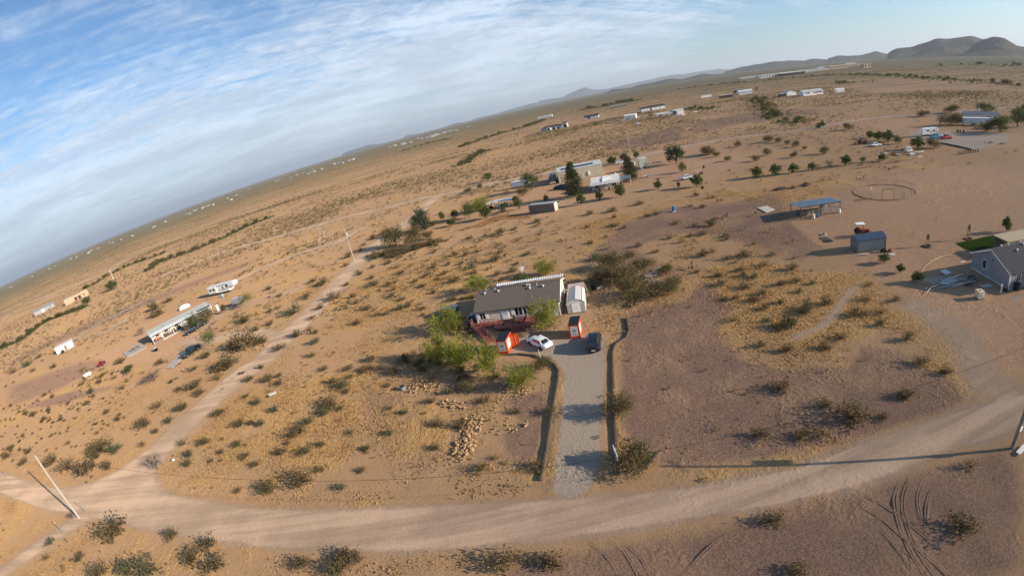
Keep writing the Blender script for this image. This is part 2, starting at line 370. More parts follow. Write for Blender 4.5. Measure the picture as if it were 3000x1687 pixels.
def inside(X, Y, poly):
    r = np.zeros(X.shape, bool); n = len(poly)
    for i in range(n):
        x0, y0 = poly[i]; x1, y1 = poly[(i + 1) % n]
        if y0 == y1: continue
        c = ((Y < y0) != (Y < y1)) & (X < (x1 - x0) * (Y - y0) / (y1 - y0) + x0)
        r ^= c
    return r
def paint(arr, X, Y, poly, val, feather):
    p = np.array(poly); m = 3 * feather
    sel = (X > p[:, 0].min() - m) & (X < p[:, 0].max() + m) & (Y > p[:, 1].min() - m) & (Y < p[:, 1].max() + m)
    if not sel.any(): return
    x = X[sel]; y = Y[sel]
    d = seg_dist(x, y, list(poly) + [poly[0]])
    sd = np.where(inside(x, y, poly), d, -d)
    w = np.clip(0.5 + sd / (2 * feather), 0, 1); w = w * w * (3 - 2 * w) * val
    arr[sel] = np.maximum(arr[sel], w)
def paint_line(arr, X, Y, pts, halfw, val, feather):
    p = np.array(pts); m = halfw + 3 * feather
    sel = (X > p[:, 0].min() - m) & (X < p[:, 0].max() + m) & (Y > p[:, 1].min() - m) & (Y < p[:, 1].max() + m)
    x = X[sel]; y = Y[sel]
    d = seg_dist(x, y, pts)
    w = np.clip(1 - (d - halfw) / feather, 0, 1) * val
    arr[sel] = np.maximum(arr[sel], w)
ROAD_C = [tuple((np.array(a) + np.array(b)) / 2) for a, b in MAIN_ROAD]

def axis_grid(step, growth, far):
    out = [0.0]; s = step
    while out[-1] < far:
        out.append(out[-1] + s); s *= (1 + growth)
    return out
gx = axis_grid(0.55, 0.0205, 60000); gx = np.array([-v for v in gx[:0:-1]] + gx)
gf = axis_grid(0.5, 0.0205, 60000); gb = axis_grid(0.6, 0.09, 60000)
gy = np.array([-v for v in gb[:0:-1]] + gf) + 38.0
X, Y = np.meshgrid(gx, gy)
grass = np.full(X.shape, 0.0); gravel = np.zeros_like(X); dirt = np.zeros_like(X); dust = np.zeros_like(X)
greyg = np.zeros_like(X); mulch = np.zeros_like(X); green = np.zeros_like(X); rut = np.zeros_like(X)
for a, L in ((gravel, GRAVEL), (dirt, DIRT), (grass, GRASS), (mulch, MULCH), (greyg, GREYG), (green, GREEN)):
    for poly, v, f in L: paint(a, X, Y, poly, v, f)
paint(dust, X, Y, [a for a, b in MAIN_ROAD] + [b for a, b in MAIN_ROAD[::-1]], 1.0, 1.3)
paint(dust, X, Y, JUNCTION, 1.0, 1.2)
for line, hw, v, f in ((SIDE_ROAD, 2.4, 1.0, 2.0), (FAR_ROAD, 2.0, 1.0, 3.0), (TRAIL_A, 1.2, 0.8, 3.0), (TRAIL_C, 2.0, 0.9, 7.0), (TRAIL_D, 1.3, 0.9, 1.6),
                       (LEFT_DRIVE, 1.6, 0.7, 2.5), (LEFT_DRIVE_B, 1.2, 0.5, 2.5)):
    paint_line(dust, X, Y, [tuple(p) for p in smooth_line(line, 12)], hw, v, f)
paint_line(dust, X, Y, [(47.30, 22.79),(46.25, 26.56),(48.86, 29.88),(51.57, 33.83),(52.95, 38.58),(53.09, 43.39)], 1.2, 0.55, 4.0)
paint_line(dust, X, Y, [(51.34, 53.78),(46.43, 51.12),(40.81, 47.51),(37.66, 46.27),(33.31, 45.95)], 0.3, 0.7, 0.8)
flat = np.clip(dust * 3 + greyg * 4, 0, 1)
for t in TRACKS: paint_line(rut, X, Y, [tuple(p) for p in smooth_line(t, 2)], 0.55, 1.0, 0.5)
flat = np.maximum(flat, rut)
rs = np.random.RandomState(3)
def vnoise(X, Y, f, seed):
    r = np.random.RandomState(seed).rand(512, 512)
    u = X * f; v = Y * f; i = np.floor(u).astype(int); j = np.floor(v).astype(int)
    a = u - i; b = v - j; a = a * a * (3 - 2 * a); b = b * b * (3 - 2 * b)
    i0, i1, j0, j1 = i % 512, (i + 1) % 512, j % 512, (j + 1) % 512
    return (r[i0, j0] * (1 - a) + r[i1, j0] * a) * (1 - b) + (r[i0, j1] * (1 - a) + r[i1, j1] * a) * b
near = np.clip((160 - np.hypot(X, Y - 60)) / 80, 0, 1)
Z = -(0.5 * vnoise(X, Y, 0.9, 1) + 0.5 * vnoise(X, Y, 0.35, 2)) * 0.16 * near * (1 - flat)
Z -= 0.006
nx, ny = len(gx), len(gy)
V = np.stack([X.ravel(), Y.ravel(), Z.ravel()], 1)
ii, jj = np.meshgrid(np.arange(nx - 1), np.arange(ny - 1))
a0 = (jj * nx + ii).ravel()
Fq = np.stack([a0, a0 + 1, a0 + 1 + nx, a0 + nx], 1)
def np_mesh(name, V, F, m=None):
    me = bpy.data.meshes.new(name)
    k = F.shape[1]
    me.vertices.add(len(V)); me.vertices.foreach_set('co', V.astype(np.float32).ravel())
    me.loops.add(F.size); me.loops.foreach_set('vertex_index', F.astype(np.int32).ravel())
    me.polygons.add(len(F)); me.polygons.foreach_set('loop_start', np.arange(0, F.size, k, dtype=np.int32))
    me.update(calc_edges=True)
    if m is not None: me.materials.append(m)
    return me
gme = np_mesh('ground', V, Fq)
gme.polygons.foreach_set('use_smooth', np.ones(len(Fq), bool))
def add_attr(me, name, chans):
    at = me.color_attributes.new(name, 'FLOAT_COLOR', 'POINT')
    at.data.foreach_set('color', np.stack([c.ravel() for c in chans], 1).astype(np.float32).ravel())
add_attr(gme, 'soil', (grass, gravel, dirt, dust))
add_attr(gme, 'patch', (greyg, mulch, green, np.ones_like(X)))

class NT:
    """tiny node-graph helper for the ground materials"""
    def __init__(s, name):
        s.m = bpy.data.materials.new(name); s.m.use_nodes = True; s.t = s.m.node_tree
        s.bs = s.t.nodes['Principled BSDF']; s.L = s.t.links.new
        s.pos = s.n('ShaderNodeNewGeometry').outputs['Position']
    def n(s, t, **k):
        x = s.t.nodes.new(t)
        for a, b in k.items(): setattr(x, a, b)
        return x
    def put(s, sock, v):
        if isinstance(v, (int, float)): sock.default_value = v
        elif isinstance(v, tuple): sock.default_value = v + (1,) if len(v) == 3 else v
        else: s.L(v, sock)
    def math(s, op, a, b=0.0, clamp=False):
        x = s.n('ShaderNodeMath', operation=op, use_clamp=clamp); s.put(x.inputs[0], a); s.put(x.inputs[1], b); return x.outputs[0]
    def noise(s, scale, detail=4, rough=0.55, stretch=None, off=0.0):
        v = s.pos
        mp = s.n('ShaderNodeMapping'); s.L(v, mp.inputs[0]); mp.inputs['Location'].default_value = (off, off * 1.7, 0)
        mp.inputs['Scale'].default_value = stretch or (1, 1, 1)
        if stretch: mp.inputs['Rotation'].default_value = (0, 0, R(14))
        x = s.n('ShaderNodeTexNoise'); s.L(mp.outputs[0], x.inputs['Vector'])
        x.inputs['Scale'].default_value = scale; x.inputs['Detail'].default_value = detail; x.inputs['Roughness'].default_value = rough
        return x.outputs['Fac']
    def rng(s, v, a, b, c=0.0, d=1.0):
        x = s.n('ShaderNodeMapRange', interpolation_type='SMOOTHSTEP'); s.L(v, x.inputs[0])
        for i, q in enumerate((a, b, c, d)): x.inputs[i + 1].default_value = q
        return x.outputs[0]
    def mix(s, f, a, b, mode='MIX'):
        x = s.n('ShaderNodeMix', data_type='RGBA', blend_type=mode); s.put(x.inputs[0], f); s.put(x.inputs[6], a); s.put(x.inputs[7], b); return x.outputs[2]
    def scale(s, c, f):
        x = s.n('ShaderNodeVectorMath', operation='SCALE'); s.L(c, x.inputs[0]); s.put(x.inputs[3], f); return x.outputs[0]

C_SOIL = (0.362, 0.222, 0.118); C_GRASS = (0.375, 0.216, 0.088); C_STRAW = (0.46, 0.282, 0.122)
C_GRAVEL = (0.195, 0.120, 0.088); C_DIRT = (0.385, 0.234, 0.134); C_DUST = (0.455, 0.318, 0.218); C_GREY = (0.345, 0.272, 0.207)
def ground_material():
    g = NT('desert_soil')
    at = g.n('ShaderNodeAttribute', attribute_name='soil'); sp = g.n('ShaderNodeSeparateColor'); g.L(at.outputs['Color'], sp.inputs[0])
    a2 = g.n('ShaderNodeAttribute', attribute_name='patch'); s2 = g.n('ShaderNodeSeparateColor'); g.L(a2.outputs['Color'], s2.inputs[0])
    big = g.noise(0.018, 4, 0.55); mid = g.noise(0.11, 5, 0.6, off=9); small = g.noise(0.9, 5, 0.65, off=4); fine = g.noise(6.5, 4, 0.7, off=2)
    lump = g.noise(2.3, 3, 0.6, off=7); streak = g.noise(0.02, 5, 0.6, (0.35, 2.2, 1), 5)
    def soft(v, k, lo=0.35, hi=0.65):
        w = g.math('ADD', v, g.math('MULTIPLY', g.math('SUBTRACT', g.math('ADD', g.math('MULTIPLY', small, 0.45), g.math('MULTIPLY', mid, 0.55)), 0.5), k))
        return g.rng(w, lo, hi)
    # dry grass everywhere in patches, thicker where painted
    gr = g.math('ADD', g.math('MULTIPLY', sp.outputs[0], 0.55), g.rng(g.math('ADD', g.math('MULTIPLY', mid, 0.6), g.math('MULTIPLY', big, 0.4)), 0.40, 0.62, 0.0, 0.62))
    grf = soft(gr, 0.9, 0.30, 0.75)
    straw = g.mix(g.rng(lump, 0.38, 0.66), C_GRASS, C_STRAW)
    c = g.mix(grf, C_SOIL, straw)
    # bare purple-brown pavement of stones, painted and in natural patches
    nat = g.rng(g.math('ADD', g.math('MULTIPLY', streak, 0.6), g.math('MULTIPLY', big, 0.4)), 0.53, 0.66, 0.0, 0.7)
    gv = g.math('MAXIMUM', sp.outputs[1], g.math('MULTIPLY', nat, g.math('SUBTRACT', 1.0, sp.outputs[0], True)))
    gvf = soft(gv, 0.7, 0.3, 0.7)
    gcol = g.mix(g.rng(fine, 0.35, 0.68), tuple(v * 0.72 for v in C_GRAVEL), tuple(v * 1.32 for v in C_GRAVEL))
    gcol = g.mix(g.rng(mid, 0.42, 0.66), gcol, g.mix(0.4, gcol, C_DIRT))
    c = g.mix(g.math('MULTIPLY', gvf, 0.92), c, gcol)
    dcol = g.mix(g.rng(small, 0.3, 0.7), tuple(v * 0.9 for v in C_DIRT), tuple(v * 1.1 for v in C_DIRT))
    c = g.mix(soft(sp.outputs[2], 0.6), c, dcol)
    c = g.mix(soft(s2.outputs[1], 0.9, 0.3, 0.7), c, g.mix(g.rng(lump, 0.35, 0.65), (0.16, 0.075, 0.03), (0.33, 0.17, 0.07)))
    ycol = g.mix(g.rng(fine, 0.3, 0.7), tuple(v * 0.88 for v in C_GREY), tuple(v * 1.12 for v in C_GREY))
    c = g.mix(soft(s2.outputs[0], 0.5), c, ycol)
    dust_attr = at.outputs['Alpha']
    lane = g.noise(0.35, 4, 0.6, (0.05, 1.5, 1), 3)
    dcol2 = g.mix(g.rng(g.math('ADD', g.math('MULTIPLY', mid, 0.45), g.math('MULTIPLY', lane, 0.55)), 0.40, 0.60), tuple(v * 0.74 for v in C_DUST), tuple(v * 1.12 for v in C_DUST))
    row = g.math('MULTIPLY', g.rng(dust_attr, 0.15, 0.5), g.math('SUBTRACT', 1.0, g.rng(dust_attr, 0.5, 0.95)))
    c = g.mix(g.math('MULTIPLY', soft(dust_attr, 0.55, 0.25, 0.85), 0.92), c, dcol2)
    c = g.mix(g.math('MULTIPLY', g.math('MULTIPLY', row, g.rng(small, 0.35, 0.62)), 0.65), c, g.mix(fine, (0.20, 0.15, 0.115), (0.33, 0.26, 0.20)))
    # scrub too far away to tell apart, and irrigated green
    dist = g.n('ShaderNodeVectorMath', operation='LENGTH'); g.L(g.pos, dist.inputs[0])
    farf = g.rng(dist.outputs['Value'], 160, 1100)
    vn = g.math('ADD', g.math('MULTIPLY', streak, 0.5), g.math('MULTIPLY', g.noise(0.09, 5, 0.72, off=1), 0.5))
    far2 = g.rng(dist.outputs['Value'], 500, 2600)
    veg = g.rng(g.math('ADD', vn, g.math('MULTIPLY', far2, 0.13)), 0.41, 0.58)
    c = g.mix(g.math('MULTIPLY', g.math('MULTIPLY', veg, farf), 0.85), c, g.mix(far2, g.mix(mid, (0.125, 0.090, 0.040), (0.165, 0.118, 0.052)), g.mix(mid, (0.085, 0.080, 0.036), (0.125, 0.105, 0.048))))
    c = g.mix(soft(s2.outputs[2], 1.1, 0.35, 0.8), c, g.mix(g.rng(g.noise(0.05, 4, 0.6, off=3), 0.4, 0.6), (0.07, 0.085, 0.03), (0.15, 0.16, 0.06)))
    # pebbles and fine breakup
    c = g.scale(c, g.rng(fine, 0.25, 0.75, 0.84, 1.16))
    c = g.scale(c, g.rng(big, 0.3, 0.7, 0.92, 1.08))
    g.L(c, g.bs.inputs['Base Color'])
    g.bs.inputs['Roughness'].default_value = 0.97; g.bs.inputs['Diffuse Roughness'].default_value = 0.45; g.bs.inputs['Specular IOR Level'].default_value = 0.1
    hgt = g.math('ADD', g.math('MULTIPLY', lump, g.math('ADD', g.math('MULTIPLY', grf, 0.16), 0.05)), g.math('MULTIPLY', fine, 0.035))
    hgt = g.math('MULTIPLY', hgt, g.math('SUBTRACT', 1.0, g.math('MULTIPLY', dust_attr, 0.6), True))
    hgt = g.math('ADD', hgt, g.math('MULTIPLY', g.math('MULTIPLY', lane, dust_attr), 0.10))
    b = g.n('ShaderNodeBump'); b.inputs['Strength'].default_value = 0.9; b.inputs['Distance'].default_value = 1.0
    g.L(hgt, b.inputs['Height']); g.L(b.outputs[0], g.bs.inputs['Normal'])
    return g.m
MATS['soil'] = ground_material()
gme.materials.append(MATS['soil'])
tag(inst(gme, 'ground'), kind='structure')

def bil(arr, x, y):
    i = np.clip(np.searchsorted(gx, x) - 1, 0, nx - 2); j = np.clip(np.searchsorted(gy, y) - 1, 0, ny - 2)
    u = np.clip((x - gx[i]) / (gx[i + 1] - gx[i]), 0, 1); v = np.clip((y - gy[j]) / (gy[j + 1] - gy[j]), 0, 1)
    return (arr[j, i] * (1 - u) + arr[j, i + 1] * u) * (1 - v) + (arr[j + 1, i] * (1 - u) + arr[j + 1, i + 1] * u) * v
def soil_attrs(me, road=None):
    """give a sheet lying on the ground the same soil make-up as the ground below it"""
    n = len(me.vertices); co = np.zeros(n * 3, np.float32); me.vertices.foreach_get('co', co); x, y = co[0::3].astype(float), co[1::3].astype(float)
    add_attr(me, 'soil', [bil(a, x, y) for a in (grass, gravel, dirt)] + [bil(dust, x, y) if road is None else np.maximum(bil(dust, x, y), road)]); add_attr(me, 'patch', [bil(a, x, y) for a in (greyg, mulch, green)] + [np.ones(n)])
    me.materials.clear(); me.materials.append(MATS['soil'])
    return me
M_ROAD = M_DRIVE = M_TRAIL = MATS['soil']

def ribbon(name, left, right, z, m):
    L = smooth_line(left, 1.6); Rr = smooth_line(right, 1.6)
    n = max(len(L), len(Rr))
    def resample(P):
        d = np.concatenate([[0], np.cumsum(np.hypot(*np.diff(P, axis=0).T))]); t = np.linspace(0, d[-1], n)
        return np.stack([np.interp(t, d, P[:, 0]), np.interp(t, d, P[:, 1])], 1)
    L = resample(L); Rr = resample(Rr)
    mid = (L + Rr) / 2; w = (L - Rr)
    jl = 1 + 0.10 * (vnoise(mid[:, 0], mid[:, 1], 0.23, 5) - 0.5) + 0.09 * (vnoise(mid[:, 0], mid[:, 1], 0.9, 6) - 0.5)
    jr = 1 + 0.10 * (vnoise(mid[:, 0], mid[:, 1], 0.23, 7) - 0.5) + 0.09 * (vnoise(mid[:, 0], mid[:, 1], 0.9, 8) - 0.5)
    rows = []
    for t, zz in ((0.5, 0.0), (0.42, 0.02), (0.3, 0.03), (0.15, 0.04), (0.0, 0.045), (-0.15, 0.04), (-0.3, 0.03), (-0.42, 0.02), (-0.5, 0.0)):
        j = jl if t > 0 else jr
        p = mid + w * (t * j)[:, None]
        rows.append(np.concatenate([p, np.full((n, 1), z + zz)], 1))
    V = np.concatenate(rows); k = np.arange(n - 1)
    F = np.concatenate([np.stack([r * n + k, (r + 1) * n + k, (r + 1) * n + k + 1, r * n + k + 1], 1) for r in range(8)])
    prof = np.repeat(np.array([0.45, 0.85, 1, 1, 1, 1, 1, 0.85, 0.45]), n)
    return tag(inst(soil_attrs(np_mesh(name, V, F), prof), name), kind='structure')
def offset(pts, hw):
    P = smooth_line(pts, 4.0); T = np.gradient(P, axis=0); T /= np.linalg.norm(T, axis=1)[:, None]
    N = np.stack([-T[:, 1], T[:, 0]], 1)
    return P + N * hw, P - N * hw
ribbon('dirt_road', [a for a, b in MAIN_ROAD], [b for a, b in MAIN_ROAD], 0.0, M_ROAD)
for nm, line, hw, z, m in (('dirt_road', SIDE_ROAD, 2.3, 0.008, M_ROAD), ('dirt_road', FAR_ROAD, 2.1, 0.016, M_ROAD), ('dirt_track', TRAIL_A, 1.1, 0.004, M_TRAIL), ('dirt_track', TRAIL_C, 2.2, 0.004, M_TRAIL),
                           ('dirt_track', TRAIL_D, 1.3, 0.02, M_TRAIL)):
    l, r = offset(line, hw); ribbon(nm, l, r, z, m)
for s in (-1.0, 1.0):
    P = smooth_line(TRAIL_B, 2.0); T = np.gradient(P, axis=0); T /= np.linalg.norm(T, axis=1)[:, None]; N = np.stack([-T[:, 1], T[:, 0]], 1)
    l, r = offset([tuple(q) for q in P + N * s * 1.1], 0.5); ribbon('dirt_track', l, r, 0.004, M_TRAIL)
def sheet(name, poly, z, m=None, cell=0.6):
    """flat sheet over an outline, cut into small cells; without a material it is soil"""
    P = np.array(poly); xs = np.arange(P[:, 0].min(), P[:, 0].max() + cell, cell); ys = np.arange(P[:, 1].min(), P[:, 1].max() + cell, cell)
    A, B = np.meshgrid(xs, ys); w = len(xs); I, J = np.meshgrid(np.arange(w - 1), np.arange(len(ys) - 1)); k = (J * w + I).ravel()
    cx, cy = xs[I.ravel()] + cell / 2, ys[J.ravel()] + cell / 2; k = k[inside(cx, cy, poly)]
    F = np.stack([k, k + 1, k + 1 + w, k + w], 1); us, F2 = np.unique(F, return_inverse=True)
    V = np.stack([A.ravel()[us], B.ravel()[us], np.full(len(us), z)], 1)
    me = np_mesh(name, V, F2.reshape(F.shape), m)
    return tag(inst(me if m else soil_attrs(me), name), kind='structure')
sheet('road_junction', JUNCTION, 0.012)
sheet('gravel_driveway', DRIVEWAY, 0.001, None, 0.4)
# tyre ruts: a shallow groove between two thrown-up lips
for t in TRACKS:
    P = smooth_line(t, 0.5); T = np.gradient(P, axis=0); T /= np.linalg.norm(T, axis=1)[:, None] + 1e-9; N = np.stack([-T[:, 1], T[:, 0]], 1)
    n = len(P); rows = []
    env = np.minimum(1, np.minimum(np.arange(n), n - 1 - np.arange(n)) / 4.0)
    for s, z in ((-0.24, -0.04), (-0.14, 0.035), (-0.06, -0.003), (0.06, -0.003), (0.14, 0.04), (0.24, -0.04)):
        q = P + N * s + (rs.rand(n, 2) - 0.5) * 0.05
        rows.append(np.concatenate([q, (np.where(env > 0, z, z - 0.1) * np.where(z > 0, env, 1) + (rs.rand(n) - 0.5) * 0.02)[:, None]], 1))
    V = np.concatenate(rows); k = np.arange(n - 1)
    F = np.concatenate([np.stack([(r + 1) * n + k, r * n + k, r * n + k + 1, (r + 1) * n + k + 1], 1) for r in range(5)])
    me = soil_attrs(np_mesh('tyre_rut', V, F))
    tag(inst(me, 'tyre_rut'), kind='structure')

# ------------------------------------------------------------------ hills: ridge stations (x, y, height) and half depth
RIDGES = [
 ('hills', 1100, 0, [(3808, 3541, 42.5),(3864, 3480, 87.4),(3967, 3362, 90.4),(4035, 3281, 116.1),(4117, 3177, 159.0),(4177, 3097, 145.3),(4215, 3045, 158.4),(4295, 2932, 162.4),(4342, 2861, 132.7),(4401, 2769, 103.3),(4465, 2665, 89.0),(4535, 2545, 63.9),(4612, 2402, 40.6)]),
 ('hills', 700, 1, [(3514, 2478, 19.0),(3554, 2420, 65.4),(3590, 2367, 103.5),(3635, 2297, 124.9),(3683, 2219, 115.8),(3713, 2169, 80.6),(3742, 2118, 39.3),(3790, 2032, 5.6)]),
 ('hills', 600, 2, [(3430, 2913, 22.3),(3524, 2798, 67.2),(3593, 2709, 85.7),(3657, 2623, 52.5),(3693, 2572, 15.5)]),
 ('hills', 900, 3, [(4711, 5445, 46.1),(4826, 5343, 76.8),(4935, 5243, 58.5),(5042, 5140, 57.4),(5096, 5087, 73.5),(5187, 4993, 92.7),(5248, 4929, 57.5),(5321, 4850, 37.8)]),
 ('hills', 900, 4, [(3752, 6609, 35.6),(3954, 6491, 58.6),(4097, 6401, 76.2),(4235, 6311, 78.2),(4372, 6217, 89.1),(4471, 6146, 83.1),(4536, 6098, 80.0),(4649, 6013, 70.7),(4726, 5952, 48.4),(4807, 5887, 73.8),(4942, 5773, 44.6),(5031, 5696, 27.9)]),
 ('hills', 700, 5, [(1799, 6350, 4.1),(1915, 6316, 39.0),(2057, 6271, 17.8),(2128, 6248, 13.9),(2256, 6202, 33.8),(2415, 6142, 33.3),(2643, 6048, 52.8),(2756, 5997, 16.5),(2884, 5937, 28.3),(3019, 5869, 50.1),(3159, 5795, 10.8),(3256, 5741, 13.8)]),
 ('mountains', 2500, 6, [(2953, 20791, 180.3),(3316, 20737, 163.7),(3975, 20620, 122.8),(4418, 20530, 233.7),(4734, 20459, 322.2),(4981, 20401, 369.9),(5190, 20349, 229.7),(5412, 20291, 155.0),(5871, 20163, 107.3),(6339, 20021, 126.6),(6915, 19829, 150.6),(7708, 19534, 185.0),(8537, 19186, 227.9),(8878, 19031, 168.8),(9411, 18773, 190.2),(10184, 18365, 179.8),(10575, 18143, 83.0),(11029, 17871, 156.6),(11505, 17568, 96.2)]),
 ('mountains', 2500, 7, [(-5399, 19257, 64.5),(-5042, 19354, 109.1),(-4173, 19560, 111.5),(-3846, 19627, 28.3),(-2974, 19778, -9.0),(-2654, 19823, 82.5),(-2142, 19885, 3.9),(-1309, 19957, 6.8),(-581, 19992, 61.3),(-129, 20000, -38.6),(251, 19998, 54.2),(839, 19982, 33.1),(1440, 19948, 71.7),(2275, 19870, 120.2),(2861, 19794, 127.3)]),
]
def hill_material():
    g = NT('hill_rock')
    n = g.noise(0.004, 7, 0.65); f = g.noise(0.03, 6, 0.7, off=3)
    c = g.mix(g.rng(n, 0.38, 0.62), (0.075, 0.055, 0.042), (0.12, 0.085, 0.06)); c = g.mix(g.rng(f, 0.45, 0.6), c, (0.05, 0.052, 0.032))
    g.L(c, g.bs.inputs['Base Color']); g.bs.inputs['Roughness'].default_value = 1.0; g.bs.inputs['Specular IOR Level'].default_value = 0.05
    b = g.n('ShaderNodeBump'); b.inputs['Strength'].default_value = 1.0; b.inputs['Distance'].default_value = 12.0
    g.L(f, b.inputs['Height']); g.L(b.outputs[0], g.bs.inputs['Normal'])
    return g.m
M_HILL = hill_material()
for nm, half, seed, st in RIDGES:
    S = np.array(st); d = np.concatenate([[0], np.cumsum(np.hypot(*np.diff(S[:, :2], axis=0).T))])
    t = np.linspace(0, d[-1], max(80, int(d[-1] / 35)))
    P = np.stack([np.interp(t, d, S[:, i]) for i in range(3)], 1)
    k = np.ones(5) / 5
    P[2:-2, 2] = np.convolve(P[:, 2], k, 'valid'); P[0, 2] = P[-1, 2] = -5
    T = np.gradient(P[:, :2], axis=0); T /= np.linalg.norm(T, axis=1)[:, None]; N = np.stack([-T[:, 1], T[:, 0]], 1)
    rows = []; us = np.linspace(-1, 1, 61)
    for u in us:
        q = P[:, :2] + N * u * half
        sh = (1 - abs(u)) ** 1.25
        gul = vnoise(q[:, 0], q[:, 1], 1 / 230.0, 20 + seed) * 0.6 + vnoise(q[:, 0], q[:, 1], 1 / 90.0, 40 + seed) * 0.4
        z = np.maximum(P[:, 2], 0) * (sh * (1 - 0.75 * gul * min(1, abs(u) * 3.5))) - 6 * abs(u) - 1
        z += P[:, 2] * (0.10 * (vnoise(q[:, 0], q[:, 1], 1 / 150.0, 60 + seed) - 0.5) + 0.07 * (vnoise(q[:, 0], q[:, 1], 1 / 65.0, 80 + seed) - 0.5))
        rows.append(np.concatenate([q, z[:, None]], 1))
    n = len(P); V = np.concatenate(rows); kk = np.arange(n - 1)
    F = np.concatenate([np.stack([r * n + kk, r * n + kk + 1, (r + 1) * n + kk + 1, (r + 1) * n + kk], 1) for r in range(len(us) - 1)])
    me = np_mesh(nm, V, F, M_HILL); me.polygons.foreach_set('use_smooth', np.ones(len(F), bool))
    tag(inst(me, nm), kind='structure')

# ------------------------------------------------------------------ haze: thin dusty air over the plain
hm = bpy.data.materials.new('haze_air'); hm.use_nodes = True
ht = hm.node_tree; ht.nodes.clear()
pv = ht.nodes.new('ShaderNodeVolumePrincipled'); ho = ht.nodes.new('ShaderNodeOutputMaterial')
pv.inputs['Color'].default_value = (0.78, 0.88, 1.0, 1); pv.inputs['Density'].default_value = 4.6e-5; pv.inputs['Anisotropy'].default_value = 0.2
ht.links.new(pv.outputs[0], ho.inputs['Volume'])
hz = MB().box(-65000, 65000, -65000, 65000, -40, 900).build('haze', hm)
hz['kind'] = 'stuff'

# ------------------------------------------------------------------ plants
M_LEAF = {
 'olive': mat('leaf_olive', rough=0.75, scale=1.2, c=(0.100, 0.082, 0.034), c2=(0.190, 0.148, 0.060), trans=0.3, spec=0.15),
 'brown': mat('leaf_brown', rough=0.8, scale=1.2, c=(0.115, 0.082, 0.040), c2=(0.205, 0.146, 0.070), trans=0.25, spec=0.1),
 'sage': mat('leaf_sage', rough=0.8, scale=1.2, c=(0.10, 0.105, 0.050), c2=(0.17, 0.165, 0.085), trans=0.3, spec=0.1),
 'lime': mat('leaf_lime', rough=0.7, scale=1.0, c=(0.150, 0.175, 0.026), c2=(0.32, 0.31, 0.058), trans=0.45, spec=0.15),
 'green': mat('leaf_green', rough=0.7, scale=1.0, c=(0.048, 0.074, 0.017), c2=(0.120, 0.140, 0.034), trans=0.3, spec=0.2),
 'dark': mat('leaf_dark', rough=0.7, scale=1.0, c=(0.020, 0.036, 0.014), c2=(0.050, 0.070, 0.026), trans=0.2, spec=0.2),
 'pine': mat('leaf_pine', rough=0.75, scale=0.8, c=(0.032, 0.042, 0.016), c2=(0.075, 0.080, 0.030), trans=0.2, spec=0.15),
 'grey': mat('twig_grey', rough=0.9, scale=1.5, c=(0.10, 0.080, 0.070), c2=(0.185, 0.150, 0.130), spec=0.05),
 'tan': mat('leaf_tan', rough=0.9, scale=1.5, c=(0.19, 0.125, 0.058), c2=(0.32, 0.215, 0.105), trans=0.3, spec=0.05),
 'silver': mat('leaf_silver', rough=0.8, scale=1.5, c=(0.22, 0.25, 0.20), c2=(0.32, 0.34, 0.27), trans=0.3, spec=0.1)}
M_TWIG = mat('twig_bark', (0.085, 0.062, 0.045), 0.95, 0.25, 3, spec=0.05)
M_BARK = mat('bark', (0.11, 0.085, 0.065), 0.95, 0.3, 4, spec=0.05, bump=0.4)
M_PALEBARK = mat('pale_bark', (0.32, 0.25, 0.19), 0.95, 0.2, 4, spec=0.05)

def leaves_np(C, D, size, aspect, r):
    """one leaf quad per row: centres C, long directions D"""
    n = len(C)
    D = D / (np.linalg.norm(D, axis=1)[:, None] + 1e-9)
    Q = r.normal(size=(n, 3)); S = np.cross(D, Q); S /= np.linalg.norm(S, axis=1)[:, None] + 1e-9
    L = (size * (0.6 + 0.8 * r.rand(n)))[:, None]
    a = C - D * L * 0.5; b = C + D * L * 0.5; w = S * L * aspect * 0.5
    V = np.stack([a, C + w, b, C - w], 1).reshape(-1, 3)
    F = np.arange(4 * n).reshape(n, 4)
    return V, F
def shrub_geo(seed, nst=20, nl=330, hgt=0.95, lean=1.0, leaf=0.085, tuft=0.16):
    """unit creosote-like bush: a fan of thin stems from one root, small leaves towards the tips"""
    r = np.random.RandomState(seed); st = MB(); tips = []
    for i in range(nst):
        az = r.rand() * 6.283; e = np.clip(r.normal(0.95, 0.33), 0.25, 1.5)
        d = np.array([math.cos(az) * math.cos(e) * lean, math.sin(az) * math.cos(e) * lean, math.sin(e)])
        ln = 0.72 + 0.45 * r.rand(); p = np.array([0.05 * r.normal(), 0.05 * r.normal(), 0.0]); q = p
        seg = [p]
        for k in range(3):
            d2 = d + r.normal(size=3) * 0.13; d2[2] += 0.05 * (1 - k)
            q = q + d2 / np.linalg.norm(d2) * ln / 3 * np.array([1, 1, hgt]); seg.append(q)
        for k in range(3): st.tube(seg[k], seg[k + 1], 0.020 - 0.005 * k, 0.015 - 0.005 * k, 3, False)
        tips.append(seg)
    C = []; D = []
    for i in range(nl):
        s = tips[r.randint(nst)]; t = 1.0 + 2.0 * r.rand() ** 0.75; k = min(int(t), 2); f = t - k
        c = s[k] * (1 - f) + s[k + 1] * f
        C.append(c + r.normal(size=3) * tuft * 0.5); D.append((s[k + 1] - s[k]) + r.normal(size=3) * 0.25)
    C = np.array(C); C[:, 2] = np.maximum(C[:, 2], 0.03)
    return st, leaves_np(C, np.array(D), leaf, 0.55, r)
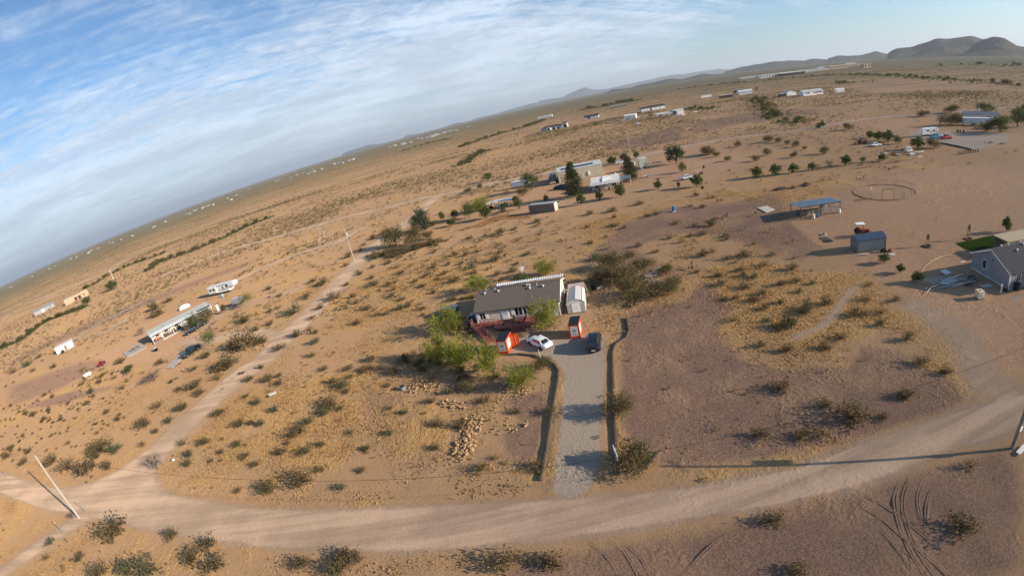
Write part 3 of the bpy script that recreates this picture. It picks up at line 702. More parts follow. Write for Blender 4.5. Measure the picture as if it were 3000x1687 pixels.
def joined(name, stems, leaf, ml, ms):
    V, F = leaf
    v0 = len(V)
    me = bpy.data.meshes.new(name)
    me.from_pydata([tuple(v) for v in V] + stems.v, [], [tuple(f) for f in F] + [tuple(i + v0 for i in f) for f in stems.f])
    me.materials.append(ml); me.materials.append(ms)
    idx = np.zeros(len(me.polygons), np.int32); idx[len(F):] = 1
    me.polygons.foreach_set('material_index', idx); me.update()
    return me
# one mesh per kind for the many, two parts for the large ones
SHRUB = {}
for kind, ml in (('olive', 'olive'), ('brown', 'brown'), ('sage', 'sage'), ('tan', 'tan')):
    SHRUB[kind] = []
    for v in range(5):
        st, lf = shrub_geo(100 + v + 17 * len(SHRUB), nst=18 + v, nl=(260 if kind == 'tan' else 400 + 50 * v), hgt=0.62 + 0.07 * v, lean=1.1 + 0.08 * v, leaf=0.13, tuft=0.3)
        whole = joined(kind + '_shrub', st, lf, M_LEAF[ml], M_TWIG)
        stem = st.mesh('stems', M_TWIG); fol = np_mesh('foliage', lf[0], lf[1], M_LEAF[ml])
        SHRUB[kind].append((whole, stem, fol))
nshrub = [0]
def put_shrub(x, y, r, kind, label, group, hs=1.0, name='creosote_bush', cat='shrub'):
    v = rnd.randrange(5); whole, stem, fol = SHRUB[kind][v]
    rz = rnd.random() * 6.28; sc = (r, r, r * hs * (0.72 + 0.3 * rnd.random()))
    nshrub[0] += 1
    if name == 'creosote_bush': name = {'olive': 'creosote_bush', 'brown': 'brown_bush', 'sage': 'sage_bush', 'tan': 'dry_bush'}[kind]
    if r > 0.95 and math.hypot(x, y) < 100:
        t = thing(name, (x, y, -0.03), rz, label, cat, group); t.scale = sc
        inst(stem, 'stems', t); inst(fol, 'foliage', t)
        return t
    return inst(whole, name, None, (x, y, -0.03), rz, sc, label=label, cat=cat, group=group)

# bushes read off the plan: x, y, radius
BUSH_FRONT = [(-89.8,94.5,1.21),(-63.1,82.0,2.17),(-61.8,77.3,1.25),(-67.3,75.8,2.24),(-71.2,75.8,1.09),(-63.0,71.7,1.21),(-73.0,69.9,1.70),(-64.4,66.7,1.47),(-72.1,63.7,1.63),(-65.0,63.0,1.06),(-66.3,60.2,0.86),(-66.9,56.5,1.03),(-76.4,80.8,0.81),(-75.6,81.9,0.58),(-72.4,84.8,1.05)]
BUSH_LOT = [(-51.0,77.3,0.88),(-52.0,73.1,1.15),(-46.9,71.2,1.19),(-44.6,72.0,0.82),(-43.3,68.9,1.05),(-49.3,66.6,0.71),(-45.5,63.3,0.93),(-40.9,59.9,1.03),(-53.3,62.4,1.33),(-56.2,54.7,1.02),(-51.5,53.9,1.14),(-52.7,51.1,0.88),(-51.7,48.8,0.86),(-46.4,50.7,0.69),(-44.0,51.9,0.83),(-41.2,48.5,0.86),(-38.5,46.3,0.75),(-47.1,48.8,0.53),(-46.2,57.5,1.13),(-41.7,56.3,0.85),(-44.2,57.4,0.64),(-34.2,52.4,1.70),(-33.1,54.2,1.00),(-31.1,58.1,1.62),(-28.4,56.5,0.78),(-30.8,55.9,1.08),(-35.2,70.5,0.94),(-30.2,68.5,0.98),(-26.7,66.9,1.19),(-31.9,65.2,0.88),(-29.7,62.9,1.38),(-28.9,65.5,0.79),(-28.3,60.9,0.82),(-35.3,48.0,1.16),(-31.2,47.4,1.11),(-28.9,48.2,0.72),(-34.6,49.9,0.55),(-25.2,49.7,0.84),(-22.0,45.6,0.54),(-21.9,41.7,0.57),(-27.7,43.0,0.67),(-23.9,39.1,0.73),(-30.2,41.6,1.59),(-34.5,40.9,1.45),(-39.0,41.4,0.66),(-26.5,70.0,1.06),(-26.3,70.2,0.82),(-20.0,67.1,1.26),(-16.5,66.7,0.69),(-21.3,63.9,1.22),(-24.1,66.2,0.85),(-21.4,60.2,0.65),(-14.4,53.1,0.87),(-20.1,53.7,0.54),(-17.9,51.8,0.64),(-19.3,47.9,0.67),(-13.3,47.8,0.86),(-10.3,46.6,1.00),(-13.0,43.2,0.71),(-22.1,45.7,0.55),(-21.7,41.6,0.42),(-7.1,50.6,0.99),(0.4,45.1,0.91),(-3.3,46.6,0.67),(-6.2,39.3,0.61),(-8.0,38.0,0.92),(-2.3,36.4,0.89),(-9.3,57.4,0.67),(-12.1,54.5,0.88),(-9.2,53.8,0.87)]
BUSH_BEHIND = [(-43.5,119.2,0.99),(-41.4,126.9,1.27),(-38.3,130.8,1.06),(-36.2,119.4,1.08),(-38.5,107.2,1.09),(-36.4,102.0,0.85),(-34.6,113.0,1.54),(-29.9,109.7,1.29),(-31.6,107.3,0.78),(-27.5,104.8,1.04),(-27.2,100.4,0.91),(-24.4,96.5,0.97),(-22.4,91.4,1.08),(-23.8,90.9,1.08),(-28.8,90.7,1.10),(-26.6,89.8,1.00),(-32.3,95.9,0.89),(-33.4,88.9,1.18),(-18.9,87.9,0.96),(-18.2,84.5,0.54),(-20.5,102.0,1.19),(-22.5,106.9,0.76),(-17.0,96.1,0.86),(-12.6,100.1,1.42),(-16.8,104.6,0.74),(-20.0,109.4,1.26),(-21.7,113.4,0.90),(-15.4,107.3,1.04),(-18.5,115.1,1.11),(-14.6,114.1,0.80),(-11.1,112.0,0.88),(-8.5,107.2,1.22),(-8.3,102.6,1.27),(-8.3,99.0,0.79),(-12.5,89.0,0.88),(-9.9,87.7,1.02),(-8.5,87.3,0.94),(-2.1,93.4,0.91),(-3.0,97.4,1.12),(0.4,97.2,1.12),(2.1,101.4,0.80),(-3.0,108.3,1.80),(-1.0,113.9,1.29),(4.7,106.8,1.40),(-29.6,123.9,1.21),(-27.7,117.2,1.25),(-13.4,121.4,1.27),(-10.1,118.6,0.93),(-16.4,139.7,0.97),(-9.3,135.8,0.94),(-0.2,133.0,1.72),(-2.7,131.4,1.59),(11.0,135.6,1.52),(4.2,133.8,1.27),(-4.4,134.1,0.81),(-7.1,119.2,0.83),(-19.4,130.1,0.91),(-33.3,130.9,1.16)]
BUSH_ROADSIDE = [(-39.2,142.0,2.02),(-34.9,142.9,2.27),(-30.8,141.7,1.99),(-27.1,140.7,1.84),(-23.8,141.2,1.84),(-20.7,139.8,1.70),(-37.5,143.3,1.90),(-32.2,136.9,1.69),(-30.2,134.2,1.42),(-47.0,173.6,1.68),(-43.9,177.0,1.55),(-48.5,158.4,1.41),(-51.9,153.0,1.52),(-49.5,141.5,1.16),(-48.9,165.6,1.18)]
BUSH_EAST = [(40.1,129.0,1.63),(31.7,128.0,1.46),(25.5,130.5,1.47),(30.7,120.8,0.88),(40.1,114.8,1.35),(37.6,114.9,1.10),(22.1,117.5,0.97),(27.4,113.4,1.30),(29.5,109.1,0.92),(29.1,112.8,0.71),(23.9,105.4,0.66),(19.8,103.6,0.97),(27.9,94.0,1.11),(29.6,87.9,0.96),(24.1,89.5,1.44),(17.4,92.0,1.55),(38.5,80.7,1.12),(36.2,80.2,1.28),(39.2,75.6,0.98),(42.3,75.1,1.35),(35.3,94.2,0.93),(39.5,92.3,0.83),(40.8,103.6,1.02),(48.6,99.3,1.13),(46.5,96.2,1.31),(43.2,98.2,0.99),(41.9,91.9,1.24),(45.4,87.2,0.91),(44.6,85.4,0.99),(36.3,90.0,1.00),(32.0,73.3,0.76),(34.1,69.7,0.90),(43.1,69.1,1.11),(38.7,69.6,0.92),(37.6,67.1,0.90),(38.7,65.4,0.89),(45.8,64.9,1.18),(43.4,60.2,0.87),(40.9,60.5,1.02),(45.1,58.0,0.79),(41.7,56.8,0.68),(32.9,66.0,0.95),(35.2,63.0,1.01),(36.5,59.5,0.83),(32.4,60.5,0.82),(30.7,60.9,0.81),(34.2,58.2,0.95),(37.2,55.3,0.73),(41.3,53.8,0.52),(34.3,55.0,0.85),(38.1,51.1,1.26),(28.6,54.3,1.02),(32.6,51.8,0.81),(34.1,48.9,1.33),(32.5,49.2,1.12),(56.4,124.5,1.23),(58.8,118.6,0.80),(50.2,114.7,0.76),(52.1,111.4,0.99),(47.3,79.4,0.86),(46.8,72.3,0.99),(49.2,68.6,0.80),(33.8,49.4,1.33),(38.0,42.8,1.01),(30.4,44.1,0.96),(34.7,41.9,0.98),(28.2,46.6,0.80),(45.1,38.1,0.94),(42.3,33.5,1.32),(36.7,29.7,1.04),(43.5,30.3,0.96),(42.3,51.6,1.14),(39.0,51.7,1.11),(48.2,49.4,1.17),(43.8,46.5,1.30),(46.9,45.0,1.22),(44.7,42.7,0.88),(51.9,52.8,1.02),(51.5,46.6,0.86)]
BUSH_GRAVEL = [(25.3,37.8,1.32),(27.9,32.9,0.96),(28.6,30.1,1.77),(22.8,30.1,1.08),(19.4,32.0,1.08),(24.8,29.3,1.19),(36.0,29.8,0.79),(32.0,28.2,0.63)]
BUSH_SOUTH = [(15.4,22.4,0.92),(28.0,14.5,1.61),(34.3,18.7,0.90),(14.7,17.3,0.86),(-2.9,25.0,1.30),(-58.2,35.9,2.38),(-46.0,34.4,1.17),(-39.7,32.6,1.44),(-40.8,30.8,1.31),(-36.9,29.2,1.58),(-50.4,29.2,1.71),(-46.8,29.3,1.64),(-55.0,28.5,1.51),(-26.0,28.8,1.20),(-22.0,29.4,0.97),(-20.8,28.8,1.24),(-21.8,27.5,1.23),(-70.0,33.8,0.99),(-68.1,30.9,0.80),(-60.7,30.9,1.04),(-6.9,26.0,1.50)]
BUSH_WEST = [(-92.5,55.1,1.99),(-84.6,52.6,2.26),(-78.0,50.7,2.90),(-104.1,56.5,1.45),(-79.4,57.2,2.63),(-74.5,56.1,1.74),(-71.7,51.0,1.29),(-118.4,63.4,1.36),(-115.8,60.0,1.32),(-107.2,60.7,1.25),(-77.9,54.9,1.19),(-103.0,96.6,1.41),(-113.0,103.5,1.75),(-62.1,82.1,2.56),(-73.2,91.1,1.69),(-63.3,92.5,3.58),(-57.7,91.4,1.89),(-66.5,92.5,2.15),(-71.5,110.4,2.08),(-63.3,100.9,1.21),(-59.9,102.5,1.20),(-64.6,113.2,1.12),(-55.1,106.8,2.26),(-55.4,117.7,2.25),(-53.5,126.6,2.56),(-58.3,132.5,1.66),(-76.1,137.8,1.35),(-71.1,127.8,0.84),(-67.0,126.3,1.02),(-45.0,110.1,1.89),(-46.8,104.7,1.16),(-47.2,98.9,1.28),(-47.7,90.1,1.49),(-50.3,85.3,1.75),(-41.0,83.6,1.10),(-42.8,89.1,0.87),(-39.7,77.6,0.91),(-141.2,158.3,2.99),(-139.1,166.3,2.75),(-130.9,147.0,3.06),(-196.3,131.8,2.66),(-202.0,127.7,2.69),(-196.1,138.6,2.03),(-178.7,121.0,1.83),(-161.6,118.3,1.70),(-134.4,81.9,1.12),(-128.3,79.9,1.29),(-137.5,92.5,1.18),(-129.9,89.6,1.12),(-137.5,89.3,0.93),(-114.4,82.0,1.21),(-104.1,79.4,1.13),(-108.8,86.0,1.19),(-114.0,96.5,1.28),(-105.3,92.0,1.20),(-110.6,91.5,1.03),(-95.0,83.9,1.28),(-120.2,93.7,1.09),(-90.3,72.4,1.01),(-82.8,67.9,0.94),(-108.4,73.6,0.75),(-121.4,80.3,1.04),(-118.0,75.7,1.00)]
def kinds(r): return rnd.choice(['olive', 'olive', 'brown', 'brown', 'brown', 'sage', 'tan'])
for lst, base, grp in (
    (BUSH_FRONT, 'along the west side of the side road', 'bushes west of the side road'),
    (BUSH_LOT, 'in the front lot between side road and driveway', 'bushes in the front lot'),
    (BUSH_BEHIND, 'in the dry grass behind the central house', 'bushes behind the central house'),
    (BUSH_ROADSIDE, 'in the thicket where the side road bends', 'bushes of the roadside thicket'),
    (BUSH_EAST, 'in the golden grass between house and blue shed', 'bushes of the eastern grass'),
    (BUSH_GRAVEL, 'on the bare gravel right of the driveway', 'bushes on the bare gravel'),
    (BUSH_SOUTH, 'on the near side of the main dirt road', 'bushes on the near roadside'),
    (BUSH_WEST, 'in the scrub around the left mobile home', 'bushes around the left mobile home')):
    rs_ = [b[2] for b in lst]
    for i, (x, y, r) in enumerate(lst):
        k = kinds(r)
        big = r >= sorted(rs_)[-2]
        word = {'olive': 'olive', 'brown': 'brownish', 'sage': 'grey-green', 'tan': 'dry tan'}[k]
        if big:
            lab = ('largest ' if r == max(rs_) else 'second largest ') + 'desert bush ' + base; g_ = None
        else:
            lab = ('small ' if r < 0.8 else 'mid-sized ' if r < 1.3 else 'large ') + word + ' desert bush ' + base; g_ = grp + ', ' + word
        put_shrub(x + 0.55 * r, y - 0.22 * r, max(r, 0.35) * 1.22, k, lab, g_)

# small round bushes sown over the field west of the junction, and the thick hedge at the road bend
FIELD = [(-165.02, 93.79),(-124.54, 88.02),(-96.34, 81.18),(-78.48, 67.76),(-81.69, 60.38),(-95.79, 58.07),(-114.40, 56.92)]
_p = np.array(FIELD); k_ = 0
while k_ < 95:
    x, y = rnd.uniform(_p[:, 0].min(), _p[:, 0].max()), rnd.uniform(_p[:, 1].min(), _p[:, 1].max())
    if inside(np.array([x]), np.array([y]), FIELD)[0]:
        put_shrub(x, y, 0.42 + 0.5 * rnd.random() ** 2, kinds(0), 'small low bush in the sandy field above the left power pole', 'small bushes of the sandy field', name='bursage_bush'); k_ += 1
UNDER = [(-20.34, 67.57),(-15.03, 69.54),(-5.22, 63.15),(-4.04, 57.34),(-5.70, 52.80),(-12.65, 54.50),(-17.37, 61.92)]
_p = np.array(UNDER); k_ = 0
while k_ < 34:
    x, y = rnd.uniform(_p[:, 0].min(), _p[:, 0].max()), rnd.uniform(_p[:, 1].min(), _p[:, 1].max())
    if inside(np.array([x]), np.array([y]), UNDER)[0]:
        put_shrub(x, y, 0.6 + 0.7 * rnd.random(), kinds(0), 'brushy undergrowth bush among the lime trees before the house', 'undergrowth among the lime trees'); k_ += 1
for z in ((-10.28, 73.93), (-9.03, 73.24), (-8.41, 71.25), (-10.87, 72.14), (-11.83, 73.06), (-14.98, 77.98), (-15.95, 79.29), (-12.01, 88.18), (-10.18, 87.97), (-8.36, 87.38)):
    put_shrub(z[0], z[1], 0.6 + 0.5 * rnd.random(), kinds(0), 'dry bush at the shaded left end of the house', 'bushes at the left end of the house')
_h = smooth_line([(-40.94, 140.71),(-37.71, 144.50),(-32.08, 139.51),(-27.70, 139.37),(-23.48, 140.36),(-19.86, 138.95)], 1.0)
for k_ in range(34):
    p = _h[rnd.randrange(len(_h))]; put_shrub(p[0] + rnd.gauss(0, 1.8), p[1] + rnd.gauss(0, 1.8), 1.1 + 0.7 * rnd.random(), kinds(0), 'dense olive bush of the hedge beside the road bend', 'bushes of the road bend hedge', 1.25)

# ---- trees: one trunk with limbs and a crown of leaf clumps
def tree_geo(seed, h, rad, trunk_h, nclump, nleaf, leaf, asp=0.5, shape='round', trunk_r=0.12, forks=3, droop=0.0, spread=0.16):
    r = np.random.RandomState(seed); tr = MB(); cl = []
    tip = np.array([r.normal() * 0.1, r.normal() * 0.1, trunk_h])
    if shape == 'pine':
        tr.tube((0, 0, -0.02), (0.01, 0, h * 0.95), trunk_r, 0.004, 7)
        for i in range(nclump):
            z = trunk_h + (h - trunk_h) * (i + 0.5) / nclump
            f = 1 - ((z - trunk_h) / (h - trunk_h)); w = rad * (0.28 + 0.72 * min(1, f * 1.9)) * (1 if f > 0.12 else 0.6)
            a = i * 2.4 + r.rand() * 0.8; rr = w * math.sqrt(r.rand()) * 0.95
            c = np.array([math.cos(a) * rr, math.sin(a) * rr, z + r.normal() * 0.012])
            tr.tube((0.0, 0, z - 0.03), c, 0.004, 0.002, 3, False); cl.append((c, max(0.03, w * 0.26)))
    else:
        ends = []
        for k in range(forks):
            a = 6.283 * k / forks + r.rand() * 0.9; s = rad * 0.42 * (0.7 + 0.5 * r.rand())
            e = np.array([math.cos(a) * s, math.sin(a) * s, trunk_h + (h - trunk_h) * (0.35 + 0.2 * r.rand())])
            tr.tube((0, 0, -0.1), tip, trunk_r, trunk_r * 0.75, 7) if k == 0 else None
            tr.tube(tip, e, trunk_r * 0.62, trunk_r * 0.38, 5, False); ends.append(e)
        for i in range(nclump):
            u = r.normal(size=3); u /= np.linalg.norm(u); q = r.rand() ** 0.4
            zc = trunk_h + (h - trunk_h) * 0.5
            c = np.array([u[0] * rad * q, u[1] * rad * q, zc + u[2] * (h - trunk_h) * 0.5 * q])
            if shape == 'umbrella' and c[2] < zc: c[2] = zc - (zc - c[2]) * 0.45
            c += r.normal(size=3) * rad * 0.10
            e = ends[int(np.argmin([np.linalg.norm(c - e_) for e_ in ends]))]
            m = (e + c) / 2 + np.array([0, 0, 0.1]); tr.tube(e, m, trunk_r * 0.3, trunk_r * 0.2, 4, False); tr.tube(m, c, trunk_r * 0.2, trunk_r * 0.08, 3, False)
            cl.append((c, rad * spread * (1.0 + 0.9 * r.rand())))
    C = []; D = []
    for i in range(nleaf):
        c, s = cl[r.randint(len(cl))]
        o = r.normal(size=3) * s
        C.append(c + o); d = r.normal(size=3); d[2] -= droop
        if shape == 'pine': d = d * 0.6 + np.array([c[0], c[1], 0.3])
        if shape == 'wisp': d = o / (s + 1e-6) + np.array([c[0], c[1], 0.9 * rad]) / rad * 1.5 + r.normal(size=3) * 0.4
        D.append(d)
    C = np.array(C); C[:, 2] = np.maximum(C[:, 2], 0.05)
    return tr, leaves_np(C, np.array(D), leaf, asp, r)
TREES = {}
def tree_kind(kind, leafmat, bark, variants, **k):
    TREES[kind] = []
    for v in range(variants):
        tr, lf = tree_geo(900 + 31 * len(TREES) + v, **k)
        TREES[kind].append((tr.mesh('trunk', bark), np_mesh('crown', lf[0], lf[1], M_LEAF[leafmat])))
tree_kind('palo_verde', 'lime', M_BARK, 3, h=1.0, rad=0.62, trunk_h=0.16, nclump=22, nleaf=2300, leaf=0.14, asp=0.18, shape='wisp', trunk_r=0.022, forks=6, spread=0.17)
tree_kind('mesquite', 'olive', M_BARK, 3, h=1.0, rad=0.75, trunk_h=0.18, nclump=46, nleaf=3200, leaf=0.080, asp=0.45, trunk_r=0.035, forks=5, spread=0.13)
tree_kind('green_tree', 'green', M_BARK, 3, h=1.0, rad=0.58, trunk_h=0.2, nclump=46, nleaf=2600, leaf=0.060, asp=0.6, trunk_r=0.03, forks=4, spread=0.12)
tree_kind('juniper', 'dark', M_BARK, 3, h=1.0, rad=0.52, trunk_h=0.10, nclump=60, nleaf=3000, leaf=0.060, asp=0.55, trunk_r=0.035, forks=5, spread=0.10)
tree_kind('pine', 'pine', M_BARK, 2, h=1.0, rad=0.235, trunk_h=0.08, nclump=90, nleaf=5200, leaf=0.050, asp=0.35, shape='pine', trunk_r=0.018)
tree_kind('citrus', 'green', M_BARK, 2, h=1.0, rad=0.5, trunk_h=0.14, nclump=60, nleaf=2000, leaf=0.085, asp=0.7, trunk_r=0.03, forks=4, spread=0.10)
tree_kind('umbrella_tree', 'green', M_PALEBARK, 2, h=1.0, rad=0.62, trunk_h=0.34, nclump=34, nleaf=1500, leaf=0.062, asp=0.45, shape='umbrella', trunk_r=0.022, forks=4, spread=0.12)
tree_kind('bare_tree', 'grey', M_BARK, 1, h=1.0, rad=0.6, trunk_h=0.2, nclump=60, nleaf=1500, leaf=0.12, asp=0.06, trunk_r=0.035, forks=5, spread=0.13)
tree_kind('silver_bush', 'silver', M_TWIG, 1, h=1.0, rad=0.6, trunk_h=0.06, nclump=30, nleaf=900, leaf=0.10, asp=0.3, trunk_r=0.02, forks=4, spread=0.14)
def put_tree(kind, loc, h, label, name=None, w=1.0, group=None, cat='tree', z=0.0, tilt=0.0):
    v = TREES[kind][rnd.randrange(len(TREES[kind]))]
    t = thing(name or kind, (loc[0], loc[1], z), rnd.random() * 6.28, label, cat, group)
    t.scale = (h * w, h * w, h)
    if tilt: t.rotation_euler[1] = tilt
    inst(v[0], 'trunk', t); inst(v[1], 'crown', t)
    return t
put_tree('palo_verde', (3.98, 65.56), 4.7, 'feathery bright green tree standing in front of the house', w=0.74)
put_tree('palo_verde', (-12.50, 74.27), 3.9, 'lime green tree beside the pale car in the house shadow', w=0.95)
put_tree('palo_verde', (-9.91, 74.30), 2.0, 'small green sapling left of the red ramp', w=0.9)
put_tree('palo_verde', (-13.30, 63.92), 4.2, 'tall wispy lime tree behind the front bushes, left of the trio', w=0.66)
put_tree('palo_verde', (-9.75, 59.95), 4.6, 'leafy yellow-green tree nearest the left orange container shadow', w=0.72)
put_tree('palo_verde', (-5.18, 55.73), 4.4, 'wispy lime tree below the left orange container', w=0.6)
put_tree('palo_verde', (-1.72, 51.97), 2.4, 'wide thin lime tree inside the bend of the driveway edging', w=1.3)
put_tree('mesquite', (1.51, 54.97), 1.6, 'low brown-green bush at the corner of the driveway edging', name='mesquite_bush', w=1.1, cat='bush')
put_tree('palo_verde', (-6.55, 89.95), 3.0, 'pale lime tree behind the left end of the house roof', w=1.2)
put_tree('palo_verde', (7.31, 90.46), 2.8, 'pale lime tree behind the right end of the house roof', w=1.1)
put_tree('green_tree', (2.08, 86.98), 2.6, 'dark green shrub by the white windmill behind the house', name='garden_shrub', w=1.1, cat='bush')
for i, (z, h, w, lab) in enumerate((
    ((20.10, 85.20), 3.0, 1.15, 'northern mesquite of the thicket behind the sheds'), ((19.84, 76.13), 3.6, 1.1, 'tallest dark mesquite in the thicket behind the sheds'), ((24.75, 79.84), 2.6, 1.0, 'mesquite just left of the wooden scrap heap'),
    ((15.92, 79.43), 2.7, 1.2, 'mesquite behind the tan lean-to shed'), ((19.61, 69.47), 3.0, 1.35, 'wide mesquite above the black bundle on the gravel'), ((24.48, 67.58), 2.4, 1.0, 'small mesquite at the right end of the thicket'),
    ((26.70, 70.32), 1.6, 1.0, 'low mesquite right of the wooden scrap heap'), ((27.43, 76.13), 1.7, 1.1, 'low mesquite behind the loose wooden boards'))):
    put_tree('mesquite', z, h * 0.9, lab, w=w * 1.2)
for z, h, w, lab in (((-34.28, 151.59), 6.2, 0.75, 'tall grey-green mesquite shading the side road bend'), ((-26.62, 146.41), 5.0, 0.75, 'round mesquite right of the one shading the road'), ((-22.31, 148.71), 2.5, 1.0, 'low mesquite at the end of the roadside thicket')):
    put_tree('mesquite', z, h, lab, w=w)
put_tree('juniper', (-25.90, 164.57), 7.4, 'broad dark green juniper where the side road reaches the compound', w=0.98)
put_tree('silver_bush', (-28.04, 166.88), 3.0, 'silvery bush at the foot of the dark juniper', name='silver_bush', w=0.8, cat='bush')
# compound plantings
for kind, z, h, w, lab in (
    ('pine', (28.80, 159.35), 11.6, 1.0, 'tall pointed pine in front of the metal shop'), ('pine', (50.73, 164.55), 8.6, 1.25, 'broad pine at the right end of the metal-roofed house'),
    ('juniper', (75.18, 180.39), 7.4, 1.05, 'great dark rounded tree right of the pale tank'), ('green_tree', (17.13, 192.55), 7.0, 0.85, 'green tree covering the end of the white box trailer'),
    ('mesquite', (12.71, 182.77), 3.4, 0.9, 'dull brown-green tree below the white box trailer'), ('citrus', (57.34, 209.85), 3.8, 1.0, 'round green tree behind the right end of the shop'),
    ('citrus', (70.89, 214.79), 3.0, 0.9, 'small green tree by the far road and power pole'), ('juniper', (63.90, 212.40), 3.6, 1.1, 'dark round tree beside the white vehicles of the compound'),
    ('citrus', (27.50, 144.98), 3.4, 0.75, 'slim green tree below the tall pine'), ('citrus', (33.78, 145.37), 3.0, 0.85, 'yellowish green tree in front of the porch'), ('citrus', (39.86, 142.96), 4.2, 0.8, 'leafy green tree at the right corner of the porch'),
    ('juniper', (18.85, 162.66), 2.0, 1.0, 'small dark shrub behind the tan container'), ('green_tree', (8.82, 159.72), 3.6, 0.75, 'thin green tree left of the tan container'), ('green_tree', (3.29, 159.03), 2.4, 0.8, 'small tree below the open shelter'),
    ('citrus', (4.67, 167.98), 1.9, 0.9, 'light green sapling in front of the open shelter'), ('green_tree', (-8.73, 165.29), 5.6, 0.75, 'tall bushy green tree left of the lime one'), ('palo_verde', (-4.57, 174.70), 4.2, 1.2, 'spreading lime tree left of the open shelter'),
    ('citrus', (-2.76, 157.37), 4.2, 0.9, 'dark leafy tree below the spreading lime tree'), ('juniper', (-14.01, 170.65), 3.2, 0.9, 'dark round shrub tree above the bright bush'), ('green_tree', (-19.05, 172.91), 3.4, 0.6, 'thin sapling right of the big juniper'),
    ('citrus', (-14.95, 159.55), 2.3, 1.2, 'bright green low bush at the compound edge'), ('mesquite', (-22.01, 167.44), 1.8, 1.2, 'yellow-green low shrub near the juniper'), ('citrus', (8.81, 173.25), 2.4, 1.0, 'small green tree right of the open shelter'),
    ('green_tree', (-3.49, 228.38), 2.6, 1.0, 'green bush on the bank of the far road'), ('mesquite', (-9.65, 226.55), 2.0, 1.4, 'low dark bush under the far road bend'),
    ('citrus', (52.57, 142.39), 2.7, 0.9, 'bushy tree left of the white old car'), ('citrus', (62.49, 134.79), 3.6, 0.95, 'round green tree right of the white old car'), ('juniper', (57.76, 138.25), 1.9, 0.6, 'small dark conifer under the white old car'), ('citrus', (61.58, 129.23), 1.2, 0.7, 'tiny sapling below the round green tree'),
    ('mesquite', (69.41, 160.89), 3.2, 0.6, 'thin yellowish tree below the great dark tree'), ('citrus', (76.89, 158.32), 1.4, 0.5, 'narrow sapling behind the brown scrap frame'), ('mesquite', (92.30, 184.82), 3.4, 1.1, 'grey-green tree in the orchard, nearest the great dark tree'),
    ('green_tree', (1.19, 250.47), 4.2, 1.1, 'lone round tree in the desert left of the shop'), ('citrus', (-259.58, 262.42), 6.0, 1.2, 'thick round green tree by the pale pole, far left')):
    put_tree(kind, z, h, lab, w=w, name={'juniper': 'evergreen_tree', 'citrus': 'leafy_tree'}.get(kind, kind))
# orchard and shrubs between far road and bare field
for i, (kind, z, h, w) in enumerate((('mesquite', (93.85, 187.39), 3.0, 1.1), ('mesquite', (92.41, 177.20), 2.0, 1.0), ('mesquite', (110.60, 190.83), 2.2, 1.0), ('mesquite', (125.82, 188.89), 2.8, 1.2), ('mesquite', (126.87, 182.75), 2.2, 1.0), ('mesquite', (123.86, 166.61), 2.2, 1.0), ('mesquite', (125.29, 174.36), 1.8, 1.0),
    ('mesquite', (105.52, 160.67), 2.4, 0.9), ('mesquite', (90.24, 164.20), 1.8, 1.0), ('mesquite', (96.54, 154.29), 1.8, 1.1), ('mesquite', (108.99, 147.90), 2.0, 0.9), ('mesquite', (120.08, 144.52), 2.6, 1.0), ('mesquite', (121.71, 157.86), 1.3, 1.0), ('mesquite', (169.25, 184.78), 3.0, 1.1))):
    put_tree(kind, z, h, 'grey-green scattered tree in the orchard before the far road', w=w, group='scattered orchard trees', name='orchard_tree')
for z, h, lab in (((81.46, 130.58), 3.2, 'first'), ((87.06, 128.41), 3.4, 'second'), ((92.59, 126.52), 2.9, 'third'), ((99.09, 125.31), 2.4, 'fourth'), ((111.30, 123.02), 3.2, 'fifth')):
    put_tree('citrus', z, h, f'{lab} from left of the clipped round trees above the bare field', name='round_tree', group='clipped round trees in a row')
